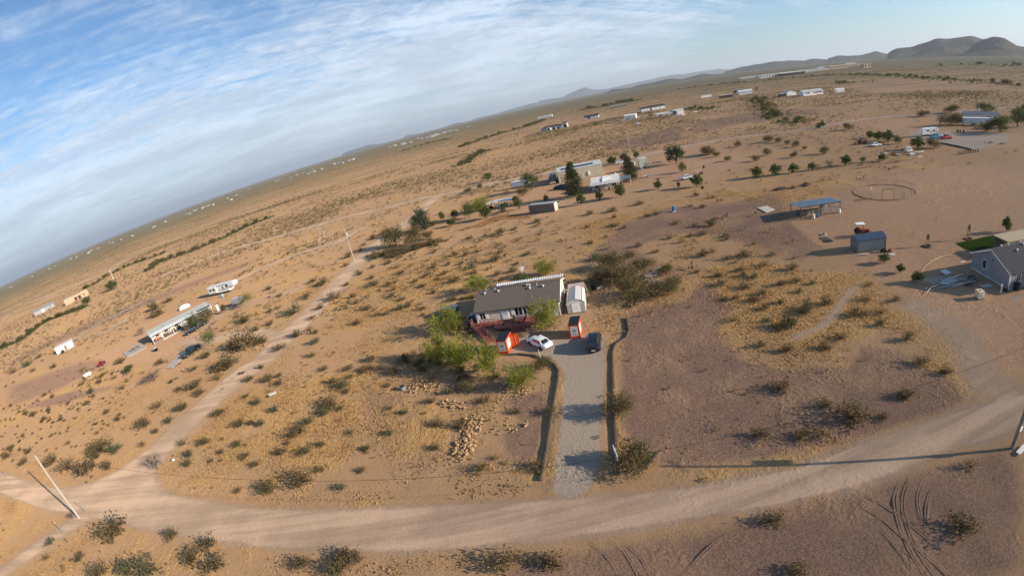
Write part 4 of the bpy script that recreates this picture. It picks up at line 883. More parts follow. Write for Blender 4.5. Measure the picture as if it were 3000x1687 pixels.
for z, h, w, kind, lab in (((156.20, 157.26), 3.0, 1.0, 'citrus', 'small green tree left end of the clump above the red tractor'), ((154.25, 150.48), 3.6, 1.0, 'citrus', 'middle green tree of the clump above the red tractor'), ((154.11, 144.92), 4.4, 1.05, 'citrus', 'largest green tree of the clump above the red tractor'),
    ((152.80, 138.52), 3.0, 0.7, 'mesquite', 'narrow olive tree right of the green clump'), ((149.47, 125.91), 4.2, 1.1, 'citrus', 'big dark bush below the camper trailer'), ((154.62, 122.91), 3.2, 1.1, 'mesquite', 'dull olive bush right of the big dark bush'), ((124.07, 119.53), 2.4, 1.0, 'citrus', 'low green bush on the field edge near the scrap'),
    ((118.08, 122.44), 1.8, 0.8, 'mesquite', 'sparse grey sapling left of the low green bush'), ((104.79, 123.66), 2.6, 1.0, 'bare_tree', 'bare grey bush among the round trees'),
    ((206.31, 159.27), 6.5, 0.9, 'bare_tree', 'bare grey tree left of the long white trailer'), ((212.00, 156.94), 5.0, 1.2, 'mesquite', 'olive tree covering the left end of the long white trailer'), ((214.11, 154.79), 4.4, 0.8, 'green_tree', 'green tree against the left end of the long white trailer'),
    ((254.23, 188.59), 4.2, 1.3, 'mesquite', 'pale green tree behind the bare grey tree'), ((261.14, 171.11), 6.0, 1.6, 'green_tree', 'wide green tree behind the grey roof'), ((206.98, 127.69), 7.0, 1.3, 'green_tree', 'large round green tree in front of the grey roof'), ((203.91, 132.84), 4.0, 1.1, 'mesquite', 'lower tree at the left foot of the large round one'),
    ((229.63, 131.90), 8.0, 1.0, 'green_tree', 'tall tree at the right picture edge behind the gravel yard'), ((266.11, 150.44), 6.0, 1.0, 'mesquite', 'far right tree beside the tall one'), ((230.40, 190.19), 3.0, 1.6, 'mesquite', 'pale bushes along the far road at the yard entrance'),
    ((165.55, 202.45), 2.4, 1.2, 'juniper', 'dark shrub at the foot of the far power pole'), ((170.20, 204.66), 2.8, 0.9, 'citrus', 'green shrub beside the far power pole')):
    put_tree(kind, z, h, lab, w=w, name={'citrus': 'leafy_tree', 'juniper': 'evergreen_shrub'}.get(kind, kind))
# left property
put_tree('green_tree', (-91.29, 116.39), 4.2, 'leafy green tree over the dark car beside the mobile home porch', w=0.9)
put_tree('mesquite', (-88.58, 118.59), 4.0, 'brownish tree at the right end of the mobile home', w=0.9)
put_tree('umbrella_tree', (-73.28, 95.40), 4.6, 'leaning open tree with pale trunks by the dark pickup', w=0.85)
put_tree('green_tree', (-85.33, 124.37), 2.6, 'small upright green tree right of the mobile home', w=0.6)
put_tree('umbrella_tree', (-76.14, 123.82), 4.2, 'thin tree over the small grey trailer', w=0.75)
put_tree('bare_tree', (-121.33, 126.52), 2.6, 'bare grey shrub at the left end of the mobile home', name='bare_shrub', cat='bush')
put_tree('bare_tree', (-83.66, 83.91), 2.6, 'wide heap-like dead grey shrub below the concrete strip', name='dead_shrub', w=1.7, cat='bush')
put_tree('citrus', (-171.47, 132.78), 1.5, 'small leafy plant in front of the white hut', name='leafy_plant', cat='plant')
put_tree('citrus', (-100.49, 93.75), 1.7, 'bright green bush right of the red buggy', name='green_bush', cat='bush', w=1.3)
put_tree('citrus', (-265.24, 241.20), 4.0, 'round green bush before the tan stucco house', name='green_bush', cat='bush', w=1.5)
# garden plants of the right house
put_tree('citrus', (60.89, 57.66), 1.5, 'bushy young plant below the blue shed', name='young_plant', cat='plant', w=1.2)
put_tree('citrus', (60.02, 53.06), 1.4, 'young leafy plant between blue shed and grey house', name='young_plant', cat='plant')
put_tree('citrus', (59.60, 49.02), 1.6, 'green bush at the tip of the pipe heap', name='green_bush', cat='bush', w=1.1)
put_tree('citrus', (92.61, 54.34), 2.9, 'leafy young tree behind the lawn', w=0.6)
# twiggy shrub by the junction and on the driveway edging
put_tree('bare_tree', (-57.41, 48.74), 2.3, 'twiggy half bare bush at the road junction corner', name='twiggy_bush', w=1.0, cat='bush')
put_tree('bare_tree', (-69.00, 38.70), 0.9, 'small twiggy weed beside the left power pole base', name='weed', w=1.2, cat='plant')
put_tree('mesquite', (8.30, 41.37), 2.2, 'open olive bush growing through the driveway edging', name='mesquite_bush', w=1.0, cat='bush')
put_tree('mesquite', (7.27, 33.28), 1.9, 'wide olive bush at the driveway mouth behind the curved edging', name='mesquite_bush', w=1.35, cat='bush')
# green lines of trees along washes
WASH = [[(-302.14, 190.89),(-282.25, 192.01),(-292.16, 214.75),(-293.21, 226.30),(-273.29, 229.26),(-254.06, 227.42)], [(-257.88, 301.29),(-265.90, 329.08),(-246.59, 327.33),(-227.82, 331.41),(-211.98, 351.62),(-208.74, 377.16),(-191.01, 393.98)], [(-360.65, 335.70),(-368.34, 363.94),(-362.11, 397.35),(-313.05, 396.26)],
        [(-189.20, 1227.58),(-131.59, 1290.21),(-65.45, 1207.26)], [(-21.86, 669.06),(0.92, 723.10),(47.21, 796.88),(86.85, 829.68),(135.95, 957.09)], [(-16.02, 381.75),(-6.56, 440.46),(5.10, 477.94)], [(262.72, 1119.14),(299.25, 1052.59),(347.10, 1076.25),(358.38, 1029.87)], [(225.33, 485.82),(220.04, 421.35)], [(300.75, 464.64),(190.94, 275.57),(181.93, 235.98)],
        [(623.89, 1353.74),(685.45, 1249.33),(669.35, 1075.45)], [(694.67, 1020.53),(733.43, 910.28),(737.47, 780.69),(645.43, 586.08),(571.47, 445.61),(535.09, 357.36),(499.30, 283.89)], [(1088.99, 825.55),(1251.66, 833.66),(1076.10, 605.83)], [(496.78, 555.65),(500.55, 504.43)]]
wsp = [(1.6, 'left wash', 2.2), (2.4, 'left wash beyond', 2.6), (2.4, 'third wash', 2.2), (5, 'far wash', 3.0), (4, 'wash before the white house', 3.2), (3.0, 'short wash', 2.4), (6, 'grove by the far houses', 6.0), (4, 'hedge by the far barn', 2.5), (4, 'wash by the far hall', 2.6),
       (12, 'far right wash', 4.0), (9, 'long right wash', 4.0), (25, 'crop field edge', 6.0), (10, 'far right clump', 4.0)]
wn_count = 0
for line, (step, nm_, hh) in zip(WASH, wsp):
    P = smooth_line(line, step)
    for p in P[::2]:
        q = (p[0] + rnd.gauss(0, step * 0.9), p[1] + rnd.gauss(0, step * 0.9))
        put_tree('mesquite' if rnd.random() < 0.45 else 'green_tree', q, hh * (0.7 + 0.6 * rnd.random()), 'green bushy tree in the line of the ' + nm_, name='wash_tree', w=1.25, group='trees of the ' + nm_)
        wn_count += 1

# ---- scattered scrub too many to count and dry grass tufts
occ_pts = [(b[0], b[1]) for L in (BUSH_FRONT, BUSH_LOT, BUSH_BEHIND, BUSH_ROADSIDE, BUSH_EAST, BUSH_GRAVEL, BUSH_SOUTH, BUSH_WEST) for b in L]
def lookup(arr, x, y):
    i = np.clip(np.searchsorted(gx, x), 0, nx - 1); j = np.clip(np.searchsorted(gy, y), 0, ny - 1); return arr[j, i]
clear = np.clip(dust * 1.2 + greyg + dirt, 0, 1)
def scatter(n, xr, yr, seed, f):
    r = np.random.RandomState(seed); x = xr[0] + (xr[1] - xr[0]) * r.rand(n); y = yr[0] + (yr[1] - yr[0]) * r.rand(n)
    k = r.rand(n) < f(x, y); return x[k], y[k], r
def scrub_density(x, y):
    n1 = vnoise(x, y, 1 / 38.0, 70); n2 = vnoise(x, y, 1 / 140.0, 71)
    d = np.clip((n1 - 0.2) * 1.5, 0.08, 1) * np.clip((n2 - 0.05) * 1.5, 0.25, 1)
    d *= 1 - np.clip(lookup(clear, x, y) * 1.5, 0, 1); d *= 1 - 0.75 * lookup(gravel, x, y)
    return d
mapped = [[(-75.89, 26.95),(-174.96, 100.92),(-61.93, 80.82),(-35.36, 92.80),(-0.85, 68.33),(14.95, 63.67),(28.09, 72.89),(41.89, 52.57),(42.07, 30.16),(29.99, 8.08)]]
def far_scrub(x, y):
    return scrub_density(x, y) * np.where(inside(x, y, mapped[0]) | ((np.hypot(x, y) < 60)), 0.0, 1.0)
def low_bush(x, y, r, seed, q):
    """many small bushes in one mesh: q leaf quads each"""
    rr = np.random.RandomState(seed); n = len(x)
    u = rr.normal(size=(n, q, 3)); u /= np.linalg.norm(u, axis=2)[:, :, None]
    rad = rr.rand(n, q, 1) ** 0.5
    c = u * rad * r[:, None, None]; c[:, :, 2] = np.abs(c[:, :, 2]) * 0.85 + 0.12 * r[:, None]
    c[:, :, 0] += x[:, None]; c[:, :, 1] += y[:, None]
    C = c.reshape(-1, 3); sz = np.repeat(r, q)
    d = u.reshape(-1, 3) + rr.normal(size=(n * q, 3)) * 0.6
    D = d / np.linalg.norm(d, axis=1)[:, None]; Q = rr.normal(size=D.shape); S = np.cross(D, Q); S /= np.linalg.norm(S, axis=1)[:, None] + 1e-9
    L = (sz * (0.35 + 0.4 * rr.rand(n * q)))[:, None]
    V = np.stack([C - D * L * 0.5, C + S * L * 0.25, C + D * L * 0.5, C - S * L * 0.25], 1).reshape(-1, 3)
    return V, np.arange(len(V)).reshape(-1, 4)
for kind, n, seed in (('olive', 30000, 201), ('brown', 40000, 202), ('sage', 16000, 203)):
    x1, y1, _ = scatter(int(n * 1.3), (-420, 420), (60, 560), seed, far_scrub)
    x2, y2, _ = scatter(n, (-1100, 1100), (250, 1500), seed + 50, far_scrub)
    rr = np.random.RandomState(seed); r1 = 0.45 + 0.75 * rr.rand(len(x1)) ** 1.5; r2 = 0.6 + 1.3 * rr.rand(len(x2)) ** 1.5
    k2 = np.hypot(x2, y2) > 420
    V1, F1 = low_bush(x1, y1, r1, seed, 12); V2, F2 = low_bush(x2[k2], y2[k2], r2[k2] * 1.1, seed + 1, 5)
    tag(inst(np_mesh('desert_scrub', np.concatenate([V1, V2]), np.concatenate([F1, F2 + len(V1)]), M_LEAF[kind]), 'desert_scrub'),
        f'{dict(olive="olive", brown="brownish", sage="grey-green")[kind]} low scrub dotted over the far desert', 'scrub', kind='stuff')
# low green growth along the washes
V1 = []; rw = np.random.RandomState(61)
wx, wy, wr = [], [], []
for line, (step, nm_, hh) in zip(WASH, wsp):
    P = smooth_line(line, step); kk = rw.randint(len(P), size=len(P) * 7); d_ = np.hypot(P[kk, 0], P[kk, 1])
    wx.append(P[kk, 0] + rw.normal(size=len(kk)) * step * 1.6); wy.append(P[kk, 1] + rw.normal(size=len(kk)) * step * 1.6); wr.append(hh * (0.22 + 0.35 * rw.rand(len(kk))))
V1, F1 = low_bush(np.concatenate(wx), np.concatenate(wy), np.concatenate(wr), 62, 22)
tag(inst(np_mesh('wash_scrub', V1, F1, mat('leaf_wash', rough=0.8, scale=0.5, c=(0.070, 0.080, 0.026), c2=(0.145, 0.140, 0.052), trans=0.3, spec=0.1)), 'wash_scrub'), 'low olive green growth along the washes', 'scrub', kind='stuff')
# small weeds between the mapped bushes
def near_scrub(x, y):
    d = (1 - np.clip(lookup(clear, x, y) * 1.6, 0, 1)) * (1 - 0.8 * lookup(gravel, x, y)) * np.clip((vnoise(x, y, 1 / 9.0, 80) - 0.35) * 2.2, 0, 1)
    return d * np.where(inside(x, y, mapped[0]), 1.0, 0.0)
x, y, _ = scatter(7500, (-190, 110), (28, 200), 303, near_scrub)
V1, F1 = low_bush(x, y, 0.16 + 0.26 * np.random.RandomState(5).rand(len(x)) ** 1.6, 305, 22)
tag(inst(np_mesh('dry_weeds', V1, F1, M_LEAF['brown']), 'dry_weeds'), 'small brown weeds scattered between the bushes', 'weeds', kind='stuff')
def grass_dens(x, y):
    d = np.clip(lookup(grass, x, y) * 0.8 + (vnoise(x, y, 1 / 7.0, 90) - 0.42) * 1.6, 0, 1) * (1 - lookup(clear, x, y)) * (1 - 0.85 * lookup(gravel, x, y))
    return d
x, y, r_ = scatter(290000, (-125, 95), (26, 125), 404, grass_dens)
n = len(x); rr = np.random.RandomState(6)
q = 2; az = rr.rand(n, q) * 6.28; sz = (0.05 + 0.075 * rr.rand(n, 1)) * np.ones((1, q))
cx = x[:, None] + rr.normal(size=(n, q)) * 0.10; cy = y[:, None] + rr.normal(size=(n, q)) * 0.10
ux, uy = np.cos(az) * sz, np.sin(az) * sz
ox, oy = rr.normal(size=(n, q)) * 0.06, rr.normal(size=(n, q)) * 0.06
zz = np.full((n, q), -0.10)
A = np.stack([cx - ux, cy - uy, zz], -1); B = np.stack([cx + ux, cy + uy, zz], -1); Cc = np.stack([cx + ox, cy + oy, zz + 0.07 + sz * 0.8], -1)
V = np.stack([A, B, Cc], 2).reshape(-1, 3); F = np.arange(len(V)).reshape(-1, 3)
M_STRAW = mat('straw', rough=0.95, scale=0.4, c=(0.42, 0.255, 0.105), c2=(0.56, 0.36, 0.165), trans=0.35, spec=0.05)
tag(inst(np_mesh('dry_grass', V, F, M_STRAW), 'dry_grass'), 'golden dry grass covering the open desert', 'grass', kind='stuff')

# ------------------------------------------------------------------ shared finishes
WHITE = mat('white_paint', (0.78, 0.77, 0.74), 0.5, 0.05, 1.5)
OFFWHITE = mat('off_white', (0.66, 0.63, 0.57), 0.6, 0.07, 1.5)
CREAM = mat('cream_siding', (0.62, 0.56, 0.46), 0.7, 0.08, 1.2)
TAUPE = mat('taupe_siding', (0.60, 0.52, 0.45), 0.75, 0.07, 1.0)
SHINGLE = mat('brown_shingle', (0.125, 0.104, 0.086), 0.95, 0.35, 6.0, bump=0.5, bscale=9)
DARKROOF = mat('charcoal_shingle', (0.045, 0.047, 0.052), 0.95, 0.3, 5.0, bump=0.4, bscale=9)
GREYROOF = mat('pale_roof_shingle', (0.44, 0.44, 0.385), 0.9, 0.14, 2.5, bump=0.3)
GALV = mat('galvanised_metal', (0.52, 0.51, 0.48), 0.6, 0.10, 0.8)
PALEMETAL = mat('pale_metal_roof', (0.66, 0.64, 0.59), 0.6, 0.08, 0.7)
GLASS = mat('window_glass', (0.018, 0.021, 0.026), 0.08, 0.3, 1.0, spec=0.6)
BLACK = mat('black_plastic', (0.016, 0.016, 0.018), 0.5, 0.2, 2.0)
RUBBER = mat('rubber', (0.018, 0.018, 0.018), 0.9, 0.2, 4.0)
RIM = mat('alloy', (0.45, 0.45, 0.46), 0.35, 0.1, 4.0, metal=0.8)
CHROME = mat('bright_metal', (0.7, 0.7, 0.7), 0.2, 0.05, 4.0, metal=0.9)
STEEL = mat('grey_steel', (0.30, 0.31, 0.31), 0.5, 0.15, 3.0, metal=0.5)
RUST = mat('rusty_steel', (0.15, 0.062, 0.032), 0.85, 0.35, 4.0)
WOODGREY = mat('weathered_wood', (0.30, 0.25, 0.205), 0.9, 0.22, 3.0, stretch=(1, 6, 6))
TIMBER = mat('railway_timber', (0.115, 0.085, 0.062), 0.95, 0.3, 3.0, stretch=(1, 6, 6), bump=0.4)
REDWOOD = mat('red_stained_wood', (0.31, 0.098, 0.075), 0.75, 0.16, 2.5, stretch=(1, 10, 1), bump=0.2)
CONC = mat('concrete', (0.50, 0.44, 0.37), 0.92, 0.10, 1.5, bump=0.1)
ORANGE = mat('orange_panel', (0.80, 0.125, 0.025), 0.6, 0.08, 1.8)
ORANGE2 = mat('deep_orange_frame', (0.60, 0.070, 0.020), 0.6, 0.12, 2.5)
TAIL = mat('red_lamp', (0.35, 0.02, 0.015), 0.25, 0.1, 4)
HEAD = mat('clear_lamp', (0.7, 0.7, 0.68), 0.15, 0.05, 4)
TERRA = mat('terracotta_stucco', (0.50, 0.33, 0.215), 0.9, 0.07, 1.0)
BLUEMETAL = mat('blue_metal_roof', (0.075, 0.105, 0.165), 0.5, 0.10, 0.8)
BLUEGREY = mat('blue_grey_siding', (0.135, 0.165, 0.168), 0.75, 0.08, 1.0)
SLATEWALL = mat('slate_siding', (0.235, 0.245, 0.265), 0.75, 0.07, 1.0)
def car_paint(name, c, rough=0.28): return mat(name, c, rough, 0.04, 0.8, spec=0.4, coat=0.35)

def window(par, x, z0, w, h, y, axis='y', sgn=-1, panes=2, frame=WHITE, glass=GLASS, t=0.06):
    """framed window on the wall plane y (axis 'y') or x (axis 'x'); par is the building"""
    f = MB(); p = MB(); o = 0.04
    def bx(m, a0, a1, c0, c1, d0, d1):
        lo, hi = (y + sgn * d0, y + sgn * d1); lo, hi = min(lo, hi), max(lo, hi)
        if axis == 'y': m.box(a0, a1, lo, hi, c0, c1)
        else: m.box(lo, hi, a0, a1, c0, c1)
    bx(f, x, x + t, z0, z0 + h, -0.02, o); bx(f, x + w - t, x + w, z0, z0 + h, -0.02, o)
    bx(f, x + t, x + w - t, z0, z0 + t, -0.02, o); bx(f, x + t, x + w - t, z0 + h - t, z0 + h, -0.02, o)
    for k in range(1, panes):
        c = x + w * k / panes; bx(f, c - t * 0.4, c + t * 0.4, z0 + t, z0 + h - t, -0.02, o)
    fo = f.build('window', frame, par)
    for k in range(panes):
        a = x + t + (w - 2 * t) * k / panes + 0.01; b = x + t + (w - 2 * t) * (k + 1) / panes - 0.01
        q = MB(); bx(q, a, b, z0 + t, z0 + h - t, -0.02, 0.012); q.build('pane', glass, fo)
    return fo
def wave_sheet(m, x0, x1, pts, pitch, depth, t=0.02):
    """corrugated sheet: ribs run along the profile pts=[(y,z),...], pitch across x"""
    n = max(2, int(round((x1 - x0) / pitch))); st = (x1 - x0) / n
    xs = []
    for i in range(n):
        a = x0 + i * st
        xs += [(a, 0), (a + st * 0.55, 0), (a + st * 0.65, depth), (a + st * 0.9, depth)]
    xs.append((x1, 0))
    V = [(x, y, z + d) for (y, z) in pts for (x, d) in xs]; k = len(xs)
    F = [(j * k + i, j * k + i + 1, (j + 1) * k + i + 1, (j + 1) * k + i) for j in range(len(pts) - 1) for i in range(k - 1)]
    nV = len(V)
    V2 = [(x, y, z - t) for (x, y, z) in V]; F2 = [tuple(i + nV for i in f[::-1]) for f in F]
    return m.add(V + V2, F + F2)
def gable(name, loc, rz, L, D, eave, ridge, wall, roof, label, cat='house', over=0.35, wins=(), doors=(), corr=None, trim=None, group=None, ridge_y=0.0, base=0.0):
    """gabled building centred on loc; ridge along local x; front is -y. wins: (side, pos, z0, w, h, panes); doors: (side, pos, w, h, material)"""
    t = thing(name, loc, rz, label, cat, group)
    h = D / 2
    w = MB(); w.prism([(-h, base), (h, base), (h, eave), (ridge_y, ridge - 0.08), (-h, eave)], 'x', -L / 2, L / 2); w.build('wall', wall, t)
    sl = (ridge - eave) / (ridge_y + h); sl2 = (ridge - eave) / (h - ridge_y)
    fz, bz = eave - sl * over, eave - sl2 * over
    r = MB(); xa, xb = -L / 2 - over, L / 2 + over
    if corr:
        wave_sheet(r, xa, xb, [(-h - over, fz + 0.08), (ridge_y, ridge + 0.08), (h + over, bz + 0.08)], corr, 0.05)
    else:
        r.slab([(xa, -h - over, fz + 0.10), (xb, -h - over, fz + 0.10), (xb, ridge_y, ridge + 0.10), (xa, ridge_y, ridge + 0.10)], 0.12)
        r.slab([(xa, ridge_y, ridge + 0.10), (xb, ridge_y, ridge + 0.10), (xb, h + over, bz + 0.10), (xa, h + over, bz + 0.10)], 0.12)
    ro = r.build('roof', roof, t)
    if trim:
        for sx in (xa - 0.02, xb - 0.01):
            f = MB()
            f.slab([(sx, -h - over, fz + 0.06), (sx + 0.03, -h - over, fz + 0.06), (sx + 0.03, ridge_y, ridge + 0.06), (sx, ridge_y, ridge + 0.06)], 0.2)
            f.slab([(sx, ridge_y, ridge + 0.06), (sx + 0.03, ridge_y, ridge + 0.06), (sx + 0.03, h + over, bz + 0.06), (sx, h + over, bz + 0.06)], 0.2)
            f.build('fascia', trim, t)
    for s, pos, z0, ww, hh, pn in wins:
        if s == 'f': window(t, pos, z0, ww, hh, -h)
        elif s == 'b': window(t, pos, z0, ww, hh, h, sgn=1)
        elif s == 'l': window(t, pos, z0, ww, hh, -L / 2, 'x', -1, pn)
        else: window(t, pos, z0, ww, hh, L / 2, 'x', 1, pn)
    for s, pos, ww, hh, dm in doors:
        m = MB()
        if s == 'f': m.box(pos, pos + ww, -h - 0.05, -h + 0.02, base + 0.05, base + hh)
        elif s == 'l': m.box(-L / 2 - 0.05, -L / 2 + 0.02, pos, pos + ww, base + 0.05, base + hh)
        else: m.box(L / 2 - 0.02, L / 2 + 0.05, pos, pos + ww, base + 0.05, base + hh)
        m.build('door', dm, t)
    return t
def boxhouse(name, loc, rz, L, D, h, wall, roof, label, cat='shed', over=0.1, slope=0.0, wins=(), doors=(), corr=None, ribs=0, group=None, roof_t=0.12):
    """flat or mono-pitch building; slope raises the back eave"""
    t = thing(name, loc, rz, label, cat, group)
    d = D / 2
    MB().prism([(-d, 0), (d, 0), (d, h + slope), (-d, h)], 'x', -L / 2, L / 2).build('wall', wall, t)
    r = MB(); a, b = -L / 2 - over, L / 2 + over
    if corr: wave_sheet(r, a, b, [(-d - over, h + 0.06), (d + over, h + slope + 0.06)], corr, 0.04)
    else: r.slab([(a, -d - over, h + roof_t), (b, -d - over, h + roof_t), (b, d + over, h + slope + roof_t), (a, d + over, h + slope + roof_t)], roof_t)
    r.build('roof', roof, t)
    if ribs:
        m = MB(); n = int(L / ribs)
        for i in range(n + 1):
            x = -L / 2 + L * i / n; m.box(x - 0.03, x + 0.03, -d - 0.025, -d + 0.01, 0.05, h - 0.03)
        n2 = int(D / ribs)
        for sx in (-1, 1):
            for i in range(n2 + 1):
                y = -d + D * i / n2; m.box(*sorted((sx * L / 2 - sx * 0.01, sx * (L / 2 + 0.025))), y - 0.03, y + 0.03, 0.05, h - 0.03)
        m.build('wall_ribs', wall, t)
    for s, pos, z0, ww, hh, pn in wins:
        if s == 'f': window(t, pos, z0, ww, hh, -d, panes=pn)
        elif s == 'r': window(t, pos, z0, ww, hh, L / 2, 'x', 1, pn)
        else: window(t, pos, z0, ww, hh, -L / 2, 'x', -1, pn)
    for s, pos, ww, hh, dm in doors:
        m = MB()
        if s == 'f': m.box(pos, pos + ww, -d - 0.05, -d + 0.02, 0.05, hh)
        else: m.box(L / 2 - 0.02, L / 2 + 0.05, pos, pos + ww, 0.05, hh)
        m.build('door', dm, t)
    return t

def wheel(par, x, y, z, r, w, rim=RIM):
    """wheel with its axle along y"""
    n = 18; t = MB()
    prof = [(r * 0.62, -w / 2), (r * 0.92, -w / 2), (r, -w * 0.35), (r, w * 0.35), (r * 0.92, w / 2), (r * 0.62, w / 2)]
    V = [(x + math.cos(6.28318 * i / n) * a, y + b, z + math.sin(6.28318 * i / n) * a) for i in range(n) for a, b in prof]; k = len(prof)
    t.add(V, [(i * k + j, i * k + (j + 1) % k, ((i + 1) % n) * k + (j + 1) % k, ((i + 1) % n) * k + j) for i in range(n) for j in range(k)])
    wo = t.build('wheel', RUBBER, par, smooth=True)
    m = MB(); s = 1 if y > 0 else -1
    m.tube((x, y - w * 0.30, z), (x, y + w * 0.30, z), r * 0.63, n=14)
    for i in range(5):
        a = 6.283 * i / 5; ca, sa = math.cos(a), math.sin(a)
        m.tube((x + ca * r * 0.12, y + s * w * 0.36, z + sa * r * 0.12), (x + ca * r * 0.58, y + s * w * 0.36, z + sa * r * 0.58), r * 0.10, n=4)
    m.build('rim', rim, wo)
def car(name, loc, rz, style, pm, label, cat='car', group=None, lights=True):
    """car facing local +x, wheels on z=0. style: sedan, suv, pickup"""
    t = thing(name, loc, rz, label, cat, group)
    S = {'sedan': dict(L=4.6, W=1.80, belt=0.92, hood=0.82, roof=1.42, wb=2.70, gh=(1.05, 0.30, -1.02, -1.72), deck=0.98, r=0.33),
         'suv': dict(L=4.75, W=1.90, belt=1.08, hood=1.05, roof=1.78, wb=2.80, gh=(1.10, 0.45, -1.95, -2.22), deck=1.10, r=0.38),
         'pickup': dict(L=5.7, W=1.95, belt=1.12, hood=1.10, roof=1.85, wb=3.5, gh=(1.15, 0.55, -0.75, -1.02), deck=1.08, r=0.40)}[style]
    L, W = S['L'] / 2, S['W'] / 2
    x0, x1, x2, x3 = S['gh']
    st = []
    N = 26
    for i in range(N + 1):
        u = i / N; x = L - 2 * L * u
        f = min(1, (L - abs(x)) / 0.55); rnd_ = math.sqrt(max(0.0, 1 - (1 - f) ** 2))
        w = W * (0.78 + 0.22 * rnd_)
        if x > x0: zt = S['hood'] - 0.10 * ((x - x0) / (L - x0)) ** 1.6
        elif x < x3: zt = S['deck'] - 0.04 * ((x3 - x) / (L + x3 + 1e-6))
        else: zt = S['belt'] + (S['hood'] - S['belt']) * 0.3
        zt = zt * (0.86 + 0.14 * rnd_) if f < 1 else zt
        zb = 0.24 + 0.16 * (1 - rnd_)
        st.append([(x, -w * 0.90, zb), (x, -w, zb + 0.16), (x, -w * 1.0, zt * 0.66), (x, -w * 0.965, zt - 0.10), (x, -w * 0.86, zt - 0.015), (x, -w * 0.45, zt + 0.02),
                   (x, w * 0.45, zt + 0.02), (x, w * 0.86, zt - 0.015), (x, w * 0.965, zt - 0.10), (x, w, zt * 0.66), (x, w, zb + 0.16), (x, w * 0.90, zb)])
    k = len(st[0]); V = [p for s in st for p in s]
    F = [(i * k + j, i * k + (j + 1) % k, (i + 1) * k + (j + 1) % k, (i + 1) * k + j) for i in range(N) for j in range(k)]
    F += [tuple(range(k))[::-1], tuple(range(N * k, N * k + k))]
    body = MB().add(V, F).build('body', pm, t, smooth=True)
    # greenhouse
    zb, zr = S['belt'] - 0.04, S['roof']; wb_, wr = W * 0.90, W * 0.70
    B = [(x0, wb_), (x3, wb_)]
    def P(x, s, z): return (x, s, z)
    bot = [(x0, -wb_ * 0.94, zb), (x3, -wb_ * 0.92, zb), (x3, wb_ * 0.92, zb), (x0, wb_ * 0.94, zb)]
    top = [(x1, -wr, zr - 0.03), (x2, -wr, zr - 0.04), (x2, wr, zr - 0.04), (x1, wr, zr - 0.03)]
    def face(a, b, c, d, u0, u1, v0, v1, off):
        # bilinear panel inside quad a b c d (a-b bottom, d-c top), pushed out by off
        a, b, c, d = map(Vector, (a, b, c, d)); n = (b - a).cross(d - a).normalized()
        def q(u, v): return (a.lerp(b, u)).lerp(d.lerp(c, u), v) + n * off
        return [q(u0, v0), q(u1, v0), q(u1, v1), q(u0, v1)]
    g = MB()
    g.add(bot + top, [(0, 1, 5, 4)[::-1], (1, 2, 6, 5)[::-1], (2, 3, 7, 6)[::-1], (3, 0, 4, 7)[::-1]])
    nroof = 7; V = []; F = []
    for i in range(nroof + 1):
        u = i / nroof; xx = top[0][0] + (top[1][0] - top[0][0]) * u
        for s in (-1, -0.6, 0, 0.6, 1):
            V.append((xx, s * wr, top[0][2] + 0.05 * (1 - s * s) * (0.4 + 0.6 * math.sin(math.pi * u))))
    for i in range(nroof):
        for j in range(4): F.append((i * 5 + j, i * 5 + j + 1, (i + 1) * 5 + j + 1, (i + 1) * 5 + j))
    g.add(V, F); g.build('cabin', pm, t)
    def glass(nm, quad, u0, u1, v0, v1):
        MB().poly(face(*quad, u0, u1, v0, v1, 0.012)).build(nm, GLASS, t)
    front = (bot[3], bot[0], top[0], top[3]); rear = (bot[1], bot[2], top[2], top[1]); left = (bot[2], bot[3], top[3], top[2]); right = (bot[0], bot[1], top[1], top[0])
    glass('windscreen', front[::1] if False else (bot[0], bot[3], top[3], top[0]), 0.06, 0.94, 0.10, 0.93)
    glass('rear_window', (bot[2], bot[1], top[1], top[2]), 0.08, 0.92, 0.14, 0.92)
    nw = {'sedan': ((0.13, 0.49), (0.53, 0.86)), 'suv': ((0.12, 0.40), (0.43, 0.70), (0.73, 0.95)), 'pickup': ((0.16, 0.54), (0.58, 0.92))}[style]
    for a, b in nw:
        glass('side_window', (bot[3], bot[2], top[2], top[3]), a, b, 0.12, 0.90)
        glass('side_window', (bot[1], bot[0], top[0], top[1]), 1 - b, 1 - a, 0.12, 0.90)
    if style == 'pickup':
        MB().box(-L + 0.10, x3 - 0.10, -W * 0.78, W * 0.78, S['deck'] - 0.05, S['deck'] + 0.035).build('bed', BLACK, t)
    for sx in (1, -1):
        for sy in (1, -1):
            xx = sx * S['wb'] / 2 + (0.05 if style != 'pickup' else 0.1); r = S['r']
            ar = MB(); n = 12
            ring = [(xx + math.cos(math.pi * i / n) * r * 1.22, sy * (W + 0.006), r + math.sin(math.pi * i / n) * r * 1.22) for i in range(n + 1)]
            ar.poly(ring if sy < 0 else ring[::-1]); ar.build('wheel_arch', BLACK, t)
            wheel(t, xx, sy * (W - 0.09), r, r, 0.24)
    if lights:
        for sy in (1, -1):
            MB().box(L - 0.13, L - 0.03, *sorted((sy * W * 0.52, sy * W * 0.80)), S['hood'] * 0.66, S['hood'] * 0.80).build('headlight', HEAD, t)
            MB().box(-L + 0.03, -L + 0.14, *sorted((sy * W * 0.50, sy * W * 0.80)), S['deck'] * 0.72, S['deck'] * 0.86).build('tail_light', TAIL, t)
            MB().box(x0 - 0.25, x0 - 0.10, *sorted((sy * W * 0.98, sy * (W + 0.16))), S['belt'] + 0.0, S['belt'] + 0.13).build('mirror', pm, t)
        MB().box(-L - 0.012, -L + 0.05, -0.26, 0.26, 0.52, 0.64).build('licence_plate', WHITE, t)
